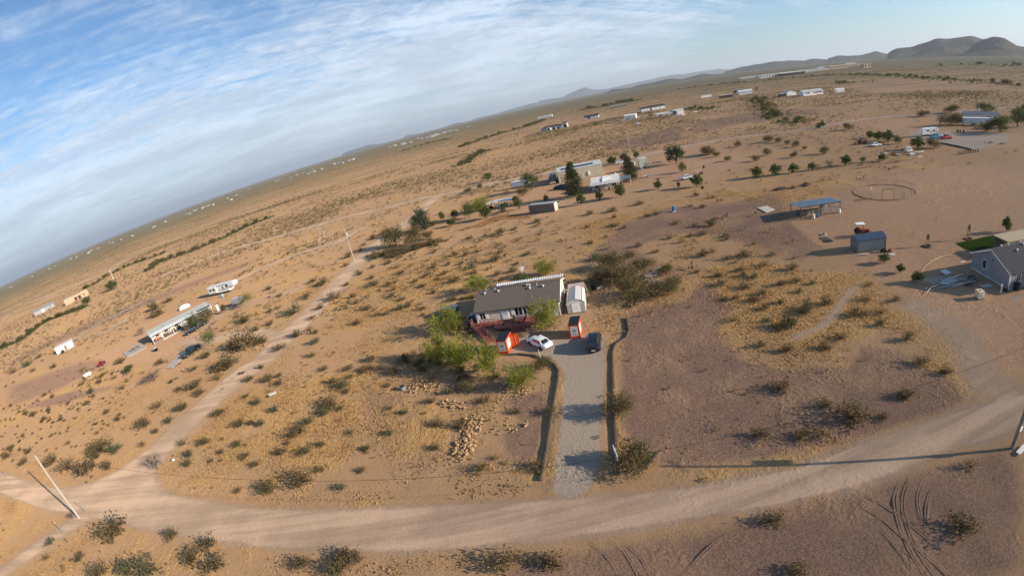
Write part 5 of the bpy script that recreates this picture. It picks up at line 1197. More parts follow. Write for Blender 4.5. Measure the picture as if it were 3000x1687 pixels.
        MB().box(-L - 0.02, -L + 0.10, -W * 0.72, W * 0.72, 0.34, 0.46).build('bumper', BLACK, t)
    return t
def trailer(name, loc, rz, L, W, h, z0, body, label, cat='trailer', axles=2, wins=(), nose=False, dark=None, group=None, stripe=None, gooseneck=0.0, roofm=None, wr=0.36):
    """box trailer / camper along local x, front at +x"""
    t = thing(name, loc, rz, label, cat, group)
    a, b, w = -L / 2, L / 2, W / 2
    if gooseneck:
        poly = [(a, z0), (b - gooseneck, z0), (b - gooseneck, z0 + h * 0.42), (b - 0.5, z0 + h * 0.42), (b, z0 + h * 0.62), (b - 0.25, z0 + h * 0.97), (b - 0.9, z0 + h + 0.12), (a + 0.15, z0 + h), (a, z0 + h - 0.15)]
    elif nose:
        poly = [(a, z0), (b - 0.35, z0), (b, z0 + 0.5), (b, z0 + h * 0.55), (b - 0.55, z0 + h), (a + 0.12, z0 + h), (a, z0 + h - 0.12)]
    else:
        poly = [(a, z0), (b, z0), (b, z0 + h - 0.06), (b - 0.06, z0 + h), (a + 0.06, z0 + h), (a, z0 + h - 0.06)]
    MB().prism(poly[::-1], 'y', -w, w).build('body', body, t)
    if roofm: MB().box(a + 0.15, b - (1.0 if (nose or gooseneck) else 0.15), -w + 0.1, w - 0.1, z0 + h + 0.003, z0 + h + 0.03).build('roof', roofm, t)
    MB().box(a + 0.1, b - max(0.2, gooseneck + 0.1), -w * 0.8, w * 0.8, z0 - 0.18, z0 - 0.003).build('chassis', BLACK, t)
    for i in range(axles):
        for s in (-1, 1): wheel(t, -L * 0.10 + (i - (axles - 1) / 2) * 0.95, s * (w - 0.14), wr, wr, 0.24)
    for x, zz, ww, hh in wins:
        MB().box(x, x + ww, -w - 0.03, -w + 0.02, z0 + zz, z0 + zz + hh).build('window', GLASS, t)
    if stripe:
        for pts in stripe:
            m = MB()
            for (xa, za), (xb, zb2) in zip(pts[:-1], pts[1:]):
                m.slab([(xa, -w - 0.012, z0 + za - 0.08), (xb, -w - 0.012, z0 + zb2 - 0.08), (xb, -w - 0.012, z0 + zb2 + 0.08), (xa, -w - 0.012, z0 + za + 0.08)], 0.01)
            m.build('stripe', dark or BLACK, t)
    return t
def ang(a, b): return math.atan2(b[1] - a[1], b[0] - a[0])
def mid2(a, b): return ((a[0] + b[0]) / 2, (a[1] + b[1]) / 2)
def back(p, az, d):
    """step d metres to the left of heading az (away from the viewer for things facing the camera)"""
    return (p[0] - math.sin(az) * d, p[1] + math.cos(az) * d)

# ------------------------------------------------------------------ central property
AZ = R(-14.5)
HA = (-7.0, 73.35)                                   # left front corner of the house
HL, HD, EAVE, RIDGE = 14.2, 9.6, 2.62, 4.25
house = thing('manufactured_home', (HA[0], HA[1], 0), AZ, 'taupe manufactured home with brown shingle roof and red deck, centre of the picture', 'house')
MB().prism([(0.0, 0.62), (HD, 0.62), (HD, EAVE), (HD / 2, RIDGE - 0.05), (0.0, EAVE)], 'x', 0.0, HL).build('wall', TAUPE, house)
MB().box(0.03, HL - 0.03, 0.03, HD - 0.03, -0.1, 0.63).build('skirting', OFFWHITE, house)
ov = 0.30; sl = (RIDGE - EAVE) / (HD / 2)
roof = MB()
roof.slab([(-ov, -ov, EAVE - sl * ov + 0.14), (HL + ov, -ov, EAVE - sl * ov + 0.14), (HL + ov, HD / 2, RIDGE + 0.14), (-ov, HD / 2, RIDGE + 0.14)], 0.16)
roof.slab([(-ov, HD / 2, RIDGE + 0.14), (HL + ov, HD / 2, RIDGE + 0.14), (HL + ov, HD + ov, EAVE - sl * ov + 0.14), (-ov, HD + ov, EAVE - sl * ov + 0.14)], 0.16)
roof = roof.build('roof', SHINGLE, house)
MB().box(-ov, HL + ov, HD / 2 - 0.16, HD / 2 + 0.16, RIDGE + 0.10, RIDGE + 0.175).build('ridge_cap', SHINGLE, roof)
def roof_z(y): return EAVE + sl * min(y, HD - y) + 0.14
for x, y in ((1.25, 3.9), (3.7, 3.95), (9.3, 3.55), (9.2, 4.3), (11.6, 3.6), (8.75, 4.35)):
    v = MB(); z = roof_z(y); v.tube((x, y, z - 0.1), (x, y, z + 0.14), 0.12, n=8); v.tube((x, y, z + 0.14), (x, y, z + 0.30), 0.21, 0.19, 10); v.build('roof_vent', GALV, roof)
for x, y in ((1.4, 4.6), (3.0, 4.6), (10.5, 4.2)):
    z = roof_z(y); MB().tube((x, y, z - 0.1), (x, y, z + 0.35), 0.05, n=6).build('vent_pipe', WHITE, roof)
# white trim: fascia, corner boards, rake boards on the sunny gable
MB().box(-ov, HL + ov, -ov - 0.035, -ov - 0.002, EAVE - sl * ov - 0.06, EAVE - sl * ov + 0.125).build('fascia', mat('dark_fascia', (0.10, 0.085, 0.07), 0.8), house)
for x0, x1 in ((-0.03, 0.14), (HL - 0.14, HL + 0.03)):
    MB().box(x0, x1, -0.035, 0.1, 0.0, EAVE - 0.03).build('corner_board', WHITE, house)
for y0, y1 in ((0.1, HD / 2), (HD / 2, HD - 0.1)):
    m = MB(); za = EAVE + sl * min(y0, HD - y0); zb = EAVE + sl * min(y1, HD - y1)
    m.add([(HL + ov + 0.004, y0 - (0.38 if y0 < 1 else 0), za - 0.12 - (sl * 0.38 if y0 < 1 else 0)), (HL + ov + 0.004, y1 + (0.38 if y1 > HD - 1 else 0), zb - 0.12 - (sl * 0.38 if y1 > HD - 1 else 0)),
           (HL + ov + 0.004, y1 + (0.38 if y1 > HD - 1 else 0), zb + 0.10 - (sl * 0.38 if y1 > HD - 1 else 0)), (HL + ov + 0.004, y0 - (0.38 if y0 < 1 else 0), za + 0.10 - (sl * 0.38 if y0 < 1 else 0)),
           (HL + ov + 0.04, y0 - (0.38 if y0 < 1 else 0), za - 0.12 - (sl * 0.38 if y0 < 1 else 0)), (HL + ov + 0.04, y1 + (0.38 if y1 > HD - 1 else 0), zb - 0.12 - (sl * 0.38 if y1 > HD - 1 else 0)),
           (HL + ov + 0.04, y1 + (0.38 if y1 > HD - 1 else 0), zb + 0.10 - (sl * 0.38 if y1 > HD - 1 else 0)), (HL + ov + 0.04, y0 - (0.38 if y0 < 1 else 0), za + 0.10 - (sl * 0.38 if y0 < 1 else 0))],
          [(3, 2, 1, 0), (4, 5, 6, 7), (0, 1, 5, 4), (1, 2, 6, 5), (2, 3, 7, 6), (3, 0, 4, 7)])
    m.build('rake_board', WHITE, house)
def shutter(x, z0=1.12, h=1.22, w=0.42):
    s = MB().box(x, x + w, -0.055, -0.002, z0, z0 + h)
    for i in range(9): s.box(x + 0.05, x + w - 0.05, -0.07, -0.05, z0 + 0.06 + i * 0.125, z0 + 0.13 + i * 0.125)
    s.build('shutter', WHITE, house)
shutter(0.16); window(house, 0.62, 1.08, 0.98, 1.25, 0.0); shutter(1.64)
# panelled siding joints
for x in (2.6, 3.8, 6.2, 10.4, 12.9): MB().box(x - 0.015, x + 0.015, -0.012, 0.002, 0.63, EAVE - 0.06).build('siding_batten', TAUPE, house)
dr = MB().box(4.55, 5.55, -0.075, 0.02, 0.64, 2.48); dr = dr.build('door', WHITE, house)
MB().box(4.42, 4.55, -0.06, 0.02, 0.63, 2.55).build('frame', WHITE, dr); MB().box(5.55, 5.68, -0.06, 0.02, 0.63, 2.55).build('frame', WHITE, dr)
MB().tube((5.42, -0.13, 1.55), (5.42, -0.06, 1.55), 0.05, n=8).build('handle', CHROME, dr)
MB().box(4.7, 5.4, -0.085, -0.07, 1.55, 2.3).build('pane', mat('frosted_pane', (0.42, 0.50, 0.58), 0.2, 0.1, 2), dr)
MB().box(5.80, 5.92, -0.16, -0.01, 2.15, 2.35).build('porch_lamp', BLACK, house)
shutter(6.15, w=0.5); window(house, 6.70, 0.98, 1.36, 1.42, 0.0); window(house, 8.12, 0.98, 1.36, 1.42, 0.0); shutter(9.54, w=0.5)
shutter(11.0); window(house, 11.45, 1.15, 0.95, 1.15, 0.0); shutter(12.44)
window(house, 1.6, 1.2, 0.9, 1.0, HL, 'x', 1); MB().box(HL - 0.01, HL + 0.06, 6.1, 7.0, 0.64, 2.5).build('side_door', WHITE, house)
pc = MB(); wave_sheet(pc, 1.7, HL + 0.2, [(HD - 0.15, EAVE + 0.40), (HD + 0.9, EAVE + 0.46)], 0.42, 0.10); pc.build('patio_cover', mat('white_corrugated', (0.75, 0.75, 0.73), 0.4, 0.04, 1), house)
for x in (1.9, 5.0, 8.0, 11.0, 14.0): MB().box(x, x + 0.1, HD + 0.7, HD + 0.8, 0, EAVE + 0.5).build('patio_post', WHITE, house)

# deck with ramp, built of red-stained wood (local frame of the house)
deck = thing('wooden_deck', (HA[0], HA[1], 0), AZ, 'red-brown wooden deck with ramp and railings along the front of the central house', 'deck')
def planks(x0, x1, y0, y1, z, nm='platform'):
    m = MB(); n = int((y1 - y0) / 0.15)
    for i in range(n):
        a = y0 + (y1 - y0) * i / n; m.box(x0, x1, a + 0.006, a + (y1 - y0) / n - 0.006, z - 0.04 - 0.004 * (i % 2), z)
    m.box(x0 + 0.05, x1 - 0.05, y0 + 0.02, y1 - 0.02, z - 0.24, z - 0.05)
    o = m.build(nm, REDWOOD, deck); o['kind'] = 'stuff' if False else 'part'
    del o['kind']
    return o
planks(-0.9, 3.95, -1.25, -0.08, 0.58, 'walkway')
planks(3.97, 10.6, -3.1, -0.08, 0.60)
for i, (xa, ya) in enumerate(((3.75, -0.5), (3.4, -1.0))): pass
m = MB(); m.prism([(3.98, -3.1), (3.3, -2.4), (3.3, -1.35), (3.98, -1.28)], 'z', 0.36, 0.59); m.build('platform_corner', REDWOOD, deck)
for i in range(3):
    s = MB(); s.box(6.3, 8.6, -3.5 - 0.34 * i, -3.14 - 0.34 * i, 0.40 - 0.17 * i, 0.455 - 0.17 * i); s.box(6.32, 6.42, -3.5 - 0.34 * i, -3.14 - 0.34 * i, 0, 0.40 - 0.17 * i); s.box(8.48, 8.58, -3.5 - 0.34 * i, -3.14 - 0.34 * i, 0, 0.40 - 0.17 * i)
    s.build('step', REDWOOD, deck)
for x in (6.25, 8.66): MB().box(x - 0.05, x + 0.05, -3.2, -3.1, 0, 1.45).build('newel_post', REDWOOD, deck)
for x in (4.2, 6.2, 8.2, 10.3):
    for y in (-2.95, -0.3): MB().box(x, x + 0.12, y, y + 0.12, 0, 0.36).build('support_post', REDWOOD, deck)
# ramp runs down to the right from the left end
ra, rb = Vector((-0.35, -0.75, 0.56)), Vector((3.55, -6.6, 0.06))
rd = (rb - ra); rdh = Vector((rd.x, rd.y, 0)).normalized(); rn = Vector((-rdh.y, rdh.x, 0))
hw = 0.62
MB().slab([ra - rn * hw, rb - rn * hw, rb + rn * hw, ra + rn * hw], 0.10).build('ramp', REDWOOD, deck)
def railing(p, q, h=0.95, n=None):
    p, q = Vector(p), Vector(q); n = n or max(1, int((q - p).length / 1.1))
    for i in range(n + 1):
        c = p.lerp(q, i / n); MB().box(c.x - 0.045, c.x + 0.045, c.y - 0.045, c.y + 0.045, c.z - 0.1, c.z + h).build('railing_post', REDWOOD, deck)
    for z in (h, h * 0.52): MB().tube(p + Vector((0, 0, z)), q + Vector((0, 0, z)), 0.042, n=4).build('rail', REDWOOD, deck)
railing(ra - rn * hw, rb - rn * hw); railing(ra + rn * hw + rdh * 1.2, rb + rn * hw)
railing((0.9, -1.22, 0.58), (3.9, -1.22, 0.58), n=4); railing((-0.86, -0.1, 0.58), (-0.86, -1.2, 0.58), n=1)
# patio set on the deck
def in_house(x, y, z=0.0):
    c, s = math.cos(AZ), math.sin(AZ); return (HA[0] + x * c - y * s, HA[1] + x * s + y * c, z)
BRONZE = mat('bronze_metal', (0.06, 0.042, 0.032), 0.5, 0.2, 3, metal=0.4)
tb = thing('patio_table', in_house(7.6, -1.5, 0.60), AZ, 'round brown patio table among chairs on the deck', 'table')
MB().tube((0, 0, 0.70), (0, 0, 0.74), 0.75, n=22).build('tabletop', mat('mauve_tabletop', (0.23, 0.15, 0.14), 0.4, 0.1, 2), tb)
for i in range(4): MB().tube((0.12 * math.cos(i * 1.57), 0.12 * math.sin(i * 1.57), 0.7), (0.5 * math.cos(i * 1.57), 0.5 * math.sin(i * 1.57), 0.0), 0.03, n=5).build('leg', BRONZE, tb)
for i, (a, lab) in enumerate(((35, 'behind the table at its right'), (145, 'behind the table, nearest the door'), (215, 'in front of the table at its left'), (325, 'in front of the table at its right'))):
    a = R(a); c = in_house(7.6 + 1.05 * math.cos(a), -1.5 + 1.05 * math.sin(a), 0.60)
    ch = thing('patio_chair', c, AZ + a, 'dark metal patio chair ' + lab, 'chair', 'patio chairs')
    MB().box(-0.24, 0.24, -0.24, 0.24, 0.42, 0.46).build('seat', BRONZE, ch); MB().box(0.20, 0.25, -0.24, 0.24, 0.46, 0.98).build('backrest', BRONZE, ch)
    for sx in (-0.2, 0.2):
        for sy in (-0.2, 0.2): MB().tube((sx, sy, 0), (sx, sy, 0.42), 0.02, n=4).build('leg', BRONZE, ch)
for s in (-0.27, 0.27):
    pass
gr = thing('planter', in_house(4.9, -2.1, 0.60), 0, 'small dark planter on the deck platform', 'planter')
MB().tube((0, 0, 0), (0, 0, 0.22), 0.12, 0.16, 8).build('pot', BLACK, gr); MB().ball((0, 0, 0.26), 0.17, 0.17, 0.1, 7, 4).build('plant', M_LEAF['green'], gr)
MB().box(-0.55, 0.55, -0.35, 0.35, 0.605, 0.62).build('door_mat', BLACK, loc=in_house(5.1, -0.55, 0.0), rz=AZ, label='dark door mat in front of the white door', cat='mat')

# windmill-like white figure behind the house
wm = thing('garden_windmill', (2.79, 91.44), 0, 'small white garden windmill behind the house', 'windmill')
for i in range(4):
    a = i * 1.571 + 0.4; MB().tube((0.45 * math.cos(a), 0.45 * math.sin(a), 0), (0.06 * math.cos(a), 0.06 * math.sin(a), 2.1), 0.05, n=4).build('leg', WHITE, wm)
hub = MB().tube((0, -0.1, 2.15), (0, 0.25, 2.15), 0.09, n=8).build('hub', WHITE, wm)
for i in range(6):
    a = i * 1.047; c, s = math.cos(a), math.sin(a)
    MB().slab([(c * 0.1 - s * 0.06, -0.1, 2.15 + s * 0.1 + c * 0.06), (c * 0.1 + s * 0.06, -0.14, 2.15 + s * 0.1 - c * 0.06), (c * 0.55 + s * 0.13, -0.14, 2.15 + s * 0.55 - c * 0.13), (c * 0.55 - s * 0.13, -0.08, 2.15 + s * 0.55 + c * 0.13)], 0.015).build('blade', WHITE, wm)
# gambrel metal shed
a, b = (7.87, 69.45), (10.88, 68.89); az = R(-13); W = 3.0; Dp = 5.4
sh = thing('garden_shed', a, az, 'white metal barn-roof shed beside the right end of the house', 'shed')
SHEDW = mat('shed_metal', (0.56, 0.54, 0.51), 0.5, 0.06, 1.5)
prof = [(0, 0.1), (W, 0.1), (W, 1.68), (W - 0.42, 2.18), (W / 2, 2.52), (0.42, 2.18), (0, 1.68)]
MB().prism(prof[::-1], 'y', 0.0, Dp).build('wall', SHEDW, sh)
rp = [(-0.06, 1.66), (0.40, 2.23), (W / 2, 2.58), (W - 0.40, 2.23), (W + 0.06, 1.66)]
for (xa, za), (xb, zb) in zip(rp[:-1], rp[1:]):
    n = 3
    for i in range(n):
        y0 = -0.08 + (Dp + 0.16) * i / n + 0.01; y1 = -0.08 + (Dp + 0.16) * (i + 1) / n - 0.01
        MB().slab([(xa, y0, za), (xb, y0, zb), (xb, y1, zb), (xa, y1, za)], 0.03).build('roof_panel', mat('shed_roof', (0.60, 0.57, 0.53), 0.45, 0.06, 1.5, metal=0.15), sh)
    m = MB()
    for x, z in ((xa, za), (xb, zb)): m.tube((x, -0.1, z + 0.01), (x, Dp + 0.1, z + 0.01), 0.03, n=4)
    m.build('roof_seam', STEEL, sh)
for x0, x1 in ((0.02, 0.68), (2.32, 2.98)):
    m = MB()
    for i in range(4): m.box(x0 + 0.03 + i * 0.165, x0 + 0.11 + i * 0.165, -0.035, 0.001, 0.15, 1.6)
    m.build('front_rib', SHEDW, sh)
do = MB().box(0.78, 2.22, -0.05, 0.002, 0.15, 1.72).build('door', WHITE, sh)
MB().tube((1.5, -0.1, 0.95), (1.5, -0.04, 0.95), 0.045, n=8).build('handle', BLACK, do)
MB().box(0.70, 0.77, -0.055, 0.002, 0.12, 1.76).build('jamb', STEEL, do); MB().box(2.23, 2.30, -0.055, 0.002, 0.12, 1.76).build('jamb', STEEL, do)
# tan lean-to behind it
lt = thing('lean_to_shed', back(a, az, Dp + 0.3), az, 'low tan lean-to shed behind the white barn-roof shed', 'shed')
PINKMETAL = mat('tan_panel', (0.50, 0.37, 0.30), 0.6, 0.08, 1.5)
MB().prism([(0, 0), (2.2, 0), (2.2, 1.9), (0, 1.75)], 'x', 0.15, 2.85).build('wall', PINKMETAL, lt)
for i in range(4): MB().slab([(0.05 + 0.72 * i, -0.1, 1.80), (0.74 + 0.72 * i, -0.1, 1.80), (0.74 + 0.72 * i, 2.35, 1.98), (0.05 + 0.72 * i, 2.35, 1.98)], 0.04).build('roof_panel', PINKMETAL, lt)
MB().tube((2.95, 1.8, 1.9), (3.6, -0.3, 0.05), 0.06, n=5).build('brace', PINKMETAL, lt)
MB().box(0, 0.55, 0, 0.5, 0, 0.8).build('white_crate', WHITE, loc=(8.91, 77.61), rz=az, label='white box between the house gable and the shed', cat='box')

# ------------------------------------------------------------------ orange portable containers
BLKROOF = mat('black_container_roof', (0.014, 0.016, 0.018), 0.45, 0.2, 2)
BADGE = mat('green_badge', (0.030, 0.085, 0.060), 0.5, 0.1, 4); GREYINK = mat('grey_print', (0.30, 0.30, 0.31), 0.6, 0.1, 4)
def container(loc, rz, label, open_door=False):
    t = thing('storage_container', loc, rz, label, 'container', 'orange storage containers')
    w, d, h = 1.52, 2.75, 2.25
    MB().box(0.04, w - 0.04, 0.04, d - 0.04, 0.14, h - 0.05).build('body', ORANGE, t)
    for x in (0.0, w - 0.13):
        for y in (0.0, d - 0.13): MB().box(x, x + 0.13, y, y + 0.13, 0.0, h).build('corner_post', ORANGE2, t)
    for y in (0.0, d - 0.13):
        MB().box(0.13, w - 0.13, y + 0.005, y + 0.125, 0.08, 0.24).build('bottom_rail', ORANGE2, t); MB().box(0.13, w - 0.13, y + 0.005, y + 0.125, h - 0.17, h - 0.01).build('top_rail', ORANGE2, t)
    for x in (0.0, w - 0.13):
        MB().box(x + 0.005, x + 0.125, 0.13, d - 0.13, 0.08, 0.24).build('bottom_rail', ORANGE2, t); MB().box(x + 0.005, x + 0.125, 0.13, d - 0.13, h - 0.17, h - 0.01).build('top_rail', ORANGE2, t)
    for i in range(7):
        y = 0.3 + i * 0.34
        if not 0.5 < y < 1.8: MB().box(w - 0.04, w - 0.008, y, y + 0.12, 0.26, h - 0.2).build('wall_rib', ORANGE, t)
        MB().box(0.008, 0.04, y, y + 0.12, 0.26, h - 0.2).build('wall_rib', ORANGE, t)
    MB().box(-0.02, w + 0.02, -0.02, d + 0.02, h + 0.002, h + 0.05).build('roof', BLKROOF, t)
    for i in range(4):
        x = 0.14 + i * 0.38; MB().box(x, x + 0.10, 0.04, d - 0.04, h + 0.05, h + 0.085).build('roof_rib', BLKROOF, t)
    dec = MB().box(0.24, 1.28, 0.006, 0.045, 0.46, 1.96).build('printed_panel', mat('white_decal', (0.74, 0.71, 0.69), 0.5, 0.05, 3), t)
    MB().box(0.46, 1.06, -0.002, 0.01, 1.24, 1.44).build('badge', BADGE, dec)
    for z, x0, x1 in ((1.78, 0.42, 1.14), (1.62, 0.36, 1.2), (1.10, 0.5, 0.92), (0.92, 0.40, 1.14), (0.76, 0.46, 1.10), (0.62, 0.44, 1.12)):
        MB().box(x0, x1, 0.0, 0.01, z, z + 0.075).build('print_line', GREYINK, dec)
    sd = MB().box(w - 0.045, w - 0.006, 0.55, 1.75, 0.55, 1.85).build('side_panel', mat('white_decal', None), t)
    MB().box(w - 0.01, w + 0.002, 0.75, 1.5, 1.28, 1.42).build('print_line', GREYINK, sd); MB().box(w - 0.01, w + 0.002, 0.72, 1.55, 0.92, 1.0).build('print_line', GREYINK, sd)
    if open_door:
        dm = MB(); dm.box(w - 0.02, w + 1.25, d - 0.62, d - 0.56, 0.16, h - 0.10); dm = dm.build('open_door', ORANGE, t)
        for z in (0.3, 1.1, 1.9): MB().box(w - 0.02, w + 1.25, d - 0.64, d - 0.62, z, z + 0.08).build('door_rail', ORANGE2, dm)
        MB().tube((w + 0.75, d - 0.72, 0.2), (w + 0.75, d - 0.72, 2.0), 0.05, n=6).build('lock_bar', mat('pale_orange', (0.75, 0.25, 0.16), 0.5), dm)
        MB().box(w - 0.02, w + 0.55, d - 0.98, d - 0.93, 0.16, h - 0.10).build('folded_door', ORANGE, t)
    return t
CR = (6.56, 61.05); container(CR, R(-18), 'orange portable container with black roof standing right of the house tree')
CL = (-4.17, 61.75); container(CL, R(-21), 'orange portable container with its side door open, at the foot of the ramp', True)

# ------------------------------------------------------------------ cars of the central yard
PW = car_paint('white_car_paint', (0.80, 0.80, 0.80)); PB = car_paint('black_car_paint', (0.008, 0.009, 0.012), 0.15); PS = car_paint('silver_blue_paint', (0.42, 0.48, 0.55)); PDK = car_paint('dark_green_paint', (0.012, 0.020, 0.018), 0.2)
a, b = (0.63, 62.33), (2.11, 59.76)
az = ang(b, a); c = mid2(a, b); car('sedan', (c[0] - math.sin(az) * -0.78, c[1] + math.cos(az) * -0.78), az, 'sedan', PW, 'white sedan parked askew on the gravel between the orange containers')
a, b = (7.80, 55.38), (9.52, 55.09)
c = mid2(a, b); az = R(74); car('suv', (c[0] + math.cos(az) * 2.35, c[1] + math.sin(az) * 2.35), az, 'suv', PB, 'shiny black SUV parked below the right orange container')
car('sedan', (-12.42, 81.98), R(62), 'sedan', PS, 'pale silver car half hidden behind the lime tree left of the house')
car('sedan', (-7.50, 75.92), R(75), 'sedan', PDK, 'dark car in the shade at the left end of the house')

# ------------------------------------------------------------------ railway-tie edging of the driveway
def edging(name, pts, label, hgt=0.21):
    t = thing(name, (pts[0][0], pts[0][1], 0), 0, label, 'edging')
    P = smooth_line(pts, 0.8); d = np.concatenate([[0], np.cumsum(np.hypot(*np.diff(P, axis=0).T))]); n = max(1, int(round(d[-1] / 2.2)))
    q = np.stack([np.interp(np.linspace(0, d[-1], n + 1), d, P[:, i]) for i in (0, 1)], 1)
    for lay in range(1):
        for i in range(n):
            a, b = q[i] - P[0], q[i + 1] - P[0]; u = (b - a) / np.linalg.norm(b - a); w = np.array([-u[1], u[0]]) * 0.11
            off = w * (rnd.random() - 0.5) * 0.4; z0 = -0.05; z1 = hgt + rnd.uniform(-0.015, 0.015)
            e = u * 0.012
            poly = [tuple(a + e - w + off), tuple(b - e - w + off), tuple(b - e + w + off), tuple(a + e + w + off)]
            MB().prism(poly, 'z', z0, z1).build('timber', TIMBER, t)
    for i in range(0, n + 1, 2):
        c = q[i] - P[0]; MB().box(c[0] - 0.07, c[0] + 0.07, c[1] - 0.07, c[1] + 0.07, 0, hgt + 0.04).build('stake', TIMBER, t)
    return t
edging('timber_edging', [(15.90, 63.32),(15.22, 60.52),(14.67, 58.14),(13.72, 57.12),(12.17, 56.39),(11.46, 55.51),(11.26, 55.02),(9.99, 50.41),(8.91, 46.21),(9.82, 50.08),(8.27, 43.98),(6.79, 37.89),(5.62, 32.73)], 'long railway-tie edging along the right side of the driveway')
edging('timber_edging', [(5.66, 32.63),(7.01, 32.43),(8.33, 32.26),(9.42, 32.66),(10.15, 33.92)], 'short curved railway-tie edging round the bush at the driveway mouth', 0.24)
edging('timber_edging', [(-3.25, 61.01),(-1.65, 60.45),(0.02, 59.53),(1.31, 58.14),(2.63, 56.41),(3.22, 54.52),(3.42, 52.95),(2.76, 50.61),(1.77, 47.05),(1.05, 44.31),(0.33, 41.79),(-0.32, 38.99),(-0.90, 36.97),(-1.42, 35.09),(-1.12, 36.18),(-1.69, 34.32)], 'railway-tie edging along the left side of the driveway, curving round the yard')
edging('timber_edging', [(-12.08, 68.41),(-11.27, 66.89),(-10.56, 65.46)], 'short stub of railway-tie edging left of the lime trees', 0.24)
# sign posts and marker
sg = thing('yard_sign', (5.86, 34.15), 0, 'white board sign fixed to the right driveway edging near the road', 'sign')
MB().box(-0.05, 0.05, -0.05, 0.05, 0, 1.9).build('post', WHITE, sg); MB().box(-0.03, 0.03, -0.75, 0.75, 0.75, 1.75).build('board', WHITE, sg)
mp_ = thing('marker_post', (1.60, 56.82), 0, 'thin white leaning post in front of the white sedan', 'post')
MB().tube((0, 0, 0), (-0.12, 0.05, 1.75), 0.035, n=6).build('pole', WHITE, mp_); MB().tube((-0.12, 0.05, 1.75), (-0.124, 0.052, 1.82), 0.05, n=6).build('cap', WHITE, mp_)

# ------------------------------------------------------------------ rocks: a mound and a long windrow of boulders
M_ROCK = mat('tan_rock', (0.40, 0.25, 0.125), 0.95, 0.22, 1.5, bump=0.4, bscale=6)
ROCKS = []
for v in range(6):
    r = np.random.RandomState(50 + v); bm = bmesh.new(); bmesh.ops.create_icosphere(bm, subdivisions=1, radius=1.0)
    for q in bm.verts:
        q.co *= 0.75 + 0.5 * r.rand(); q.co.z *= 0.7
    me = bpy.data.meshes.new('rock'); bm.to_mesh(me); bm.free(); me.materials.append(M_ROCK); ROCKS.append(me)
def rocks(name, pts, label, spread, n, size):
    P = smooth_line(pts, 0.3); t = thing(name, (P[0][0], P[0][1], 0), 0, label, 'rocks')
    for i in range(n):
        p = P[rnd.randrange(len(P))]; s = size * (0.35 + 0.9 * rnd.random() ** 2)
        dx_, dy_ = rnd.gauss(0, spread), rnd.gauss(0, spread)
        o = inst(ROCKS[rnd.randrange(6)], 'rock', t, (p[0] - P[0][0] + dx_, p[1] - P[0][1] + dy_, s * 0.25 + max(0, 0.25 - 0.2 * math.hypot(dx_, dy_) / spread) * rnd.random()), rnd.random() * 6.28, (s, s * (0.7 + 0.5 * rnd.random()), s * (0.7 + 0.5 * rnd.random())))
    return t
rocks('rock_mound', [(-16.43, 58.40),(-15.35, 58.72),(-14.42, 57.34)], 'mound of tan rubble behind the front bushes', 1.1, 230, 0.17)
rocks('rock_row', [(-8.37, 46.87),(-8.50, 45.09),(-8.95, 43.51),(-9.38, 41.83),(-9.69, 40.67)], 'rough row of tan boulders running towards the road', 0.65, 290, 0.20)
rocks('rock_scatter', [(-11.91, 52.22),(-11.13, 51.28),(-10.25, 50.12)], 'small scatter of stones between mound and boulder row', 0.6, 40, 0.22)
rocks('rock_scatter', [(-5.78, 44.29),(-4.52, 43.73),(-3.45, 43.60),(-1.84, 43.68)], 'thin line of small stones right of the boulder row', 0.5, 45, 0.18)
rocks('rock_scatter', [(-4.50, 52.28),(-2.81, 50.68),(-1.08, 50.15)], 'dark stones under the wide thin lime tree', 0.8, 45, 0.22)
rocks('rock_scatter', [(-57.07, 87.67),(-55.08, 88.12)], 'pale stones on the bank of the side road', 0.7, 25, 0.25)
# black bundle, bin, scrap heap and boards
bb = thing('black_bundle', (18.35, 66.67), R(20), 'black bulky bundle lying on the gravel below the mesquites', 'bundle')
MB().ball((0, 0, 0.28), 0.55, 0.3, 0.3, 9, 6).build('bag', BLACK, bb, smooth=True); MB().ball((0.35, 0.1, 0.5), 0.32, 0.25, 0.3, 8, 5).build('knot', BLACK, bb, smooth=True)
bn = thing('black_bin', (14.04, 76.88), R(-10), 'black rubbish bin in the shade behind the tan lean-to', 'bin')
MB().prism([(-0.35, 0.0), (0.35, 0.0), (0.42, 1.05), (-0.42, 1.05)], 'x', -0.38, 0.38).build('tub', BLACK, bn); MB().box(-0.42, 0.42, -0.46, 0.46, 1.05, 1.12).build('lid', BLACK, bn)
for s in (-1, 1): MB().tube((s * 0.38, 0.36, 0.12), (s * 0.3, 0.36, 0.12), 0.13, n=10).build('wheel', RUBBER, bn)
sc_ = thing('white_scrap', (15.06, 76.76), R(15), 'white metal scrap piece beside the black bin', 'scrap'); MB().box(-0.5, 0.5, -0.12, 0.12, 0.0, 0.2).box(0.3, 0.6, -0.2, 0.2, 0.15, 0.35).build('panel', WHITE, sc_)
hp = thing('wooden_scrap', (23.86, 74.18), AZ, 'collapsed grey wooden frame and boards right of the mesquite thicket', 'scrap')
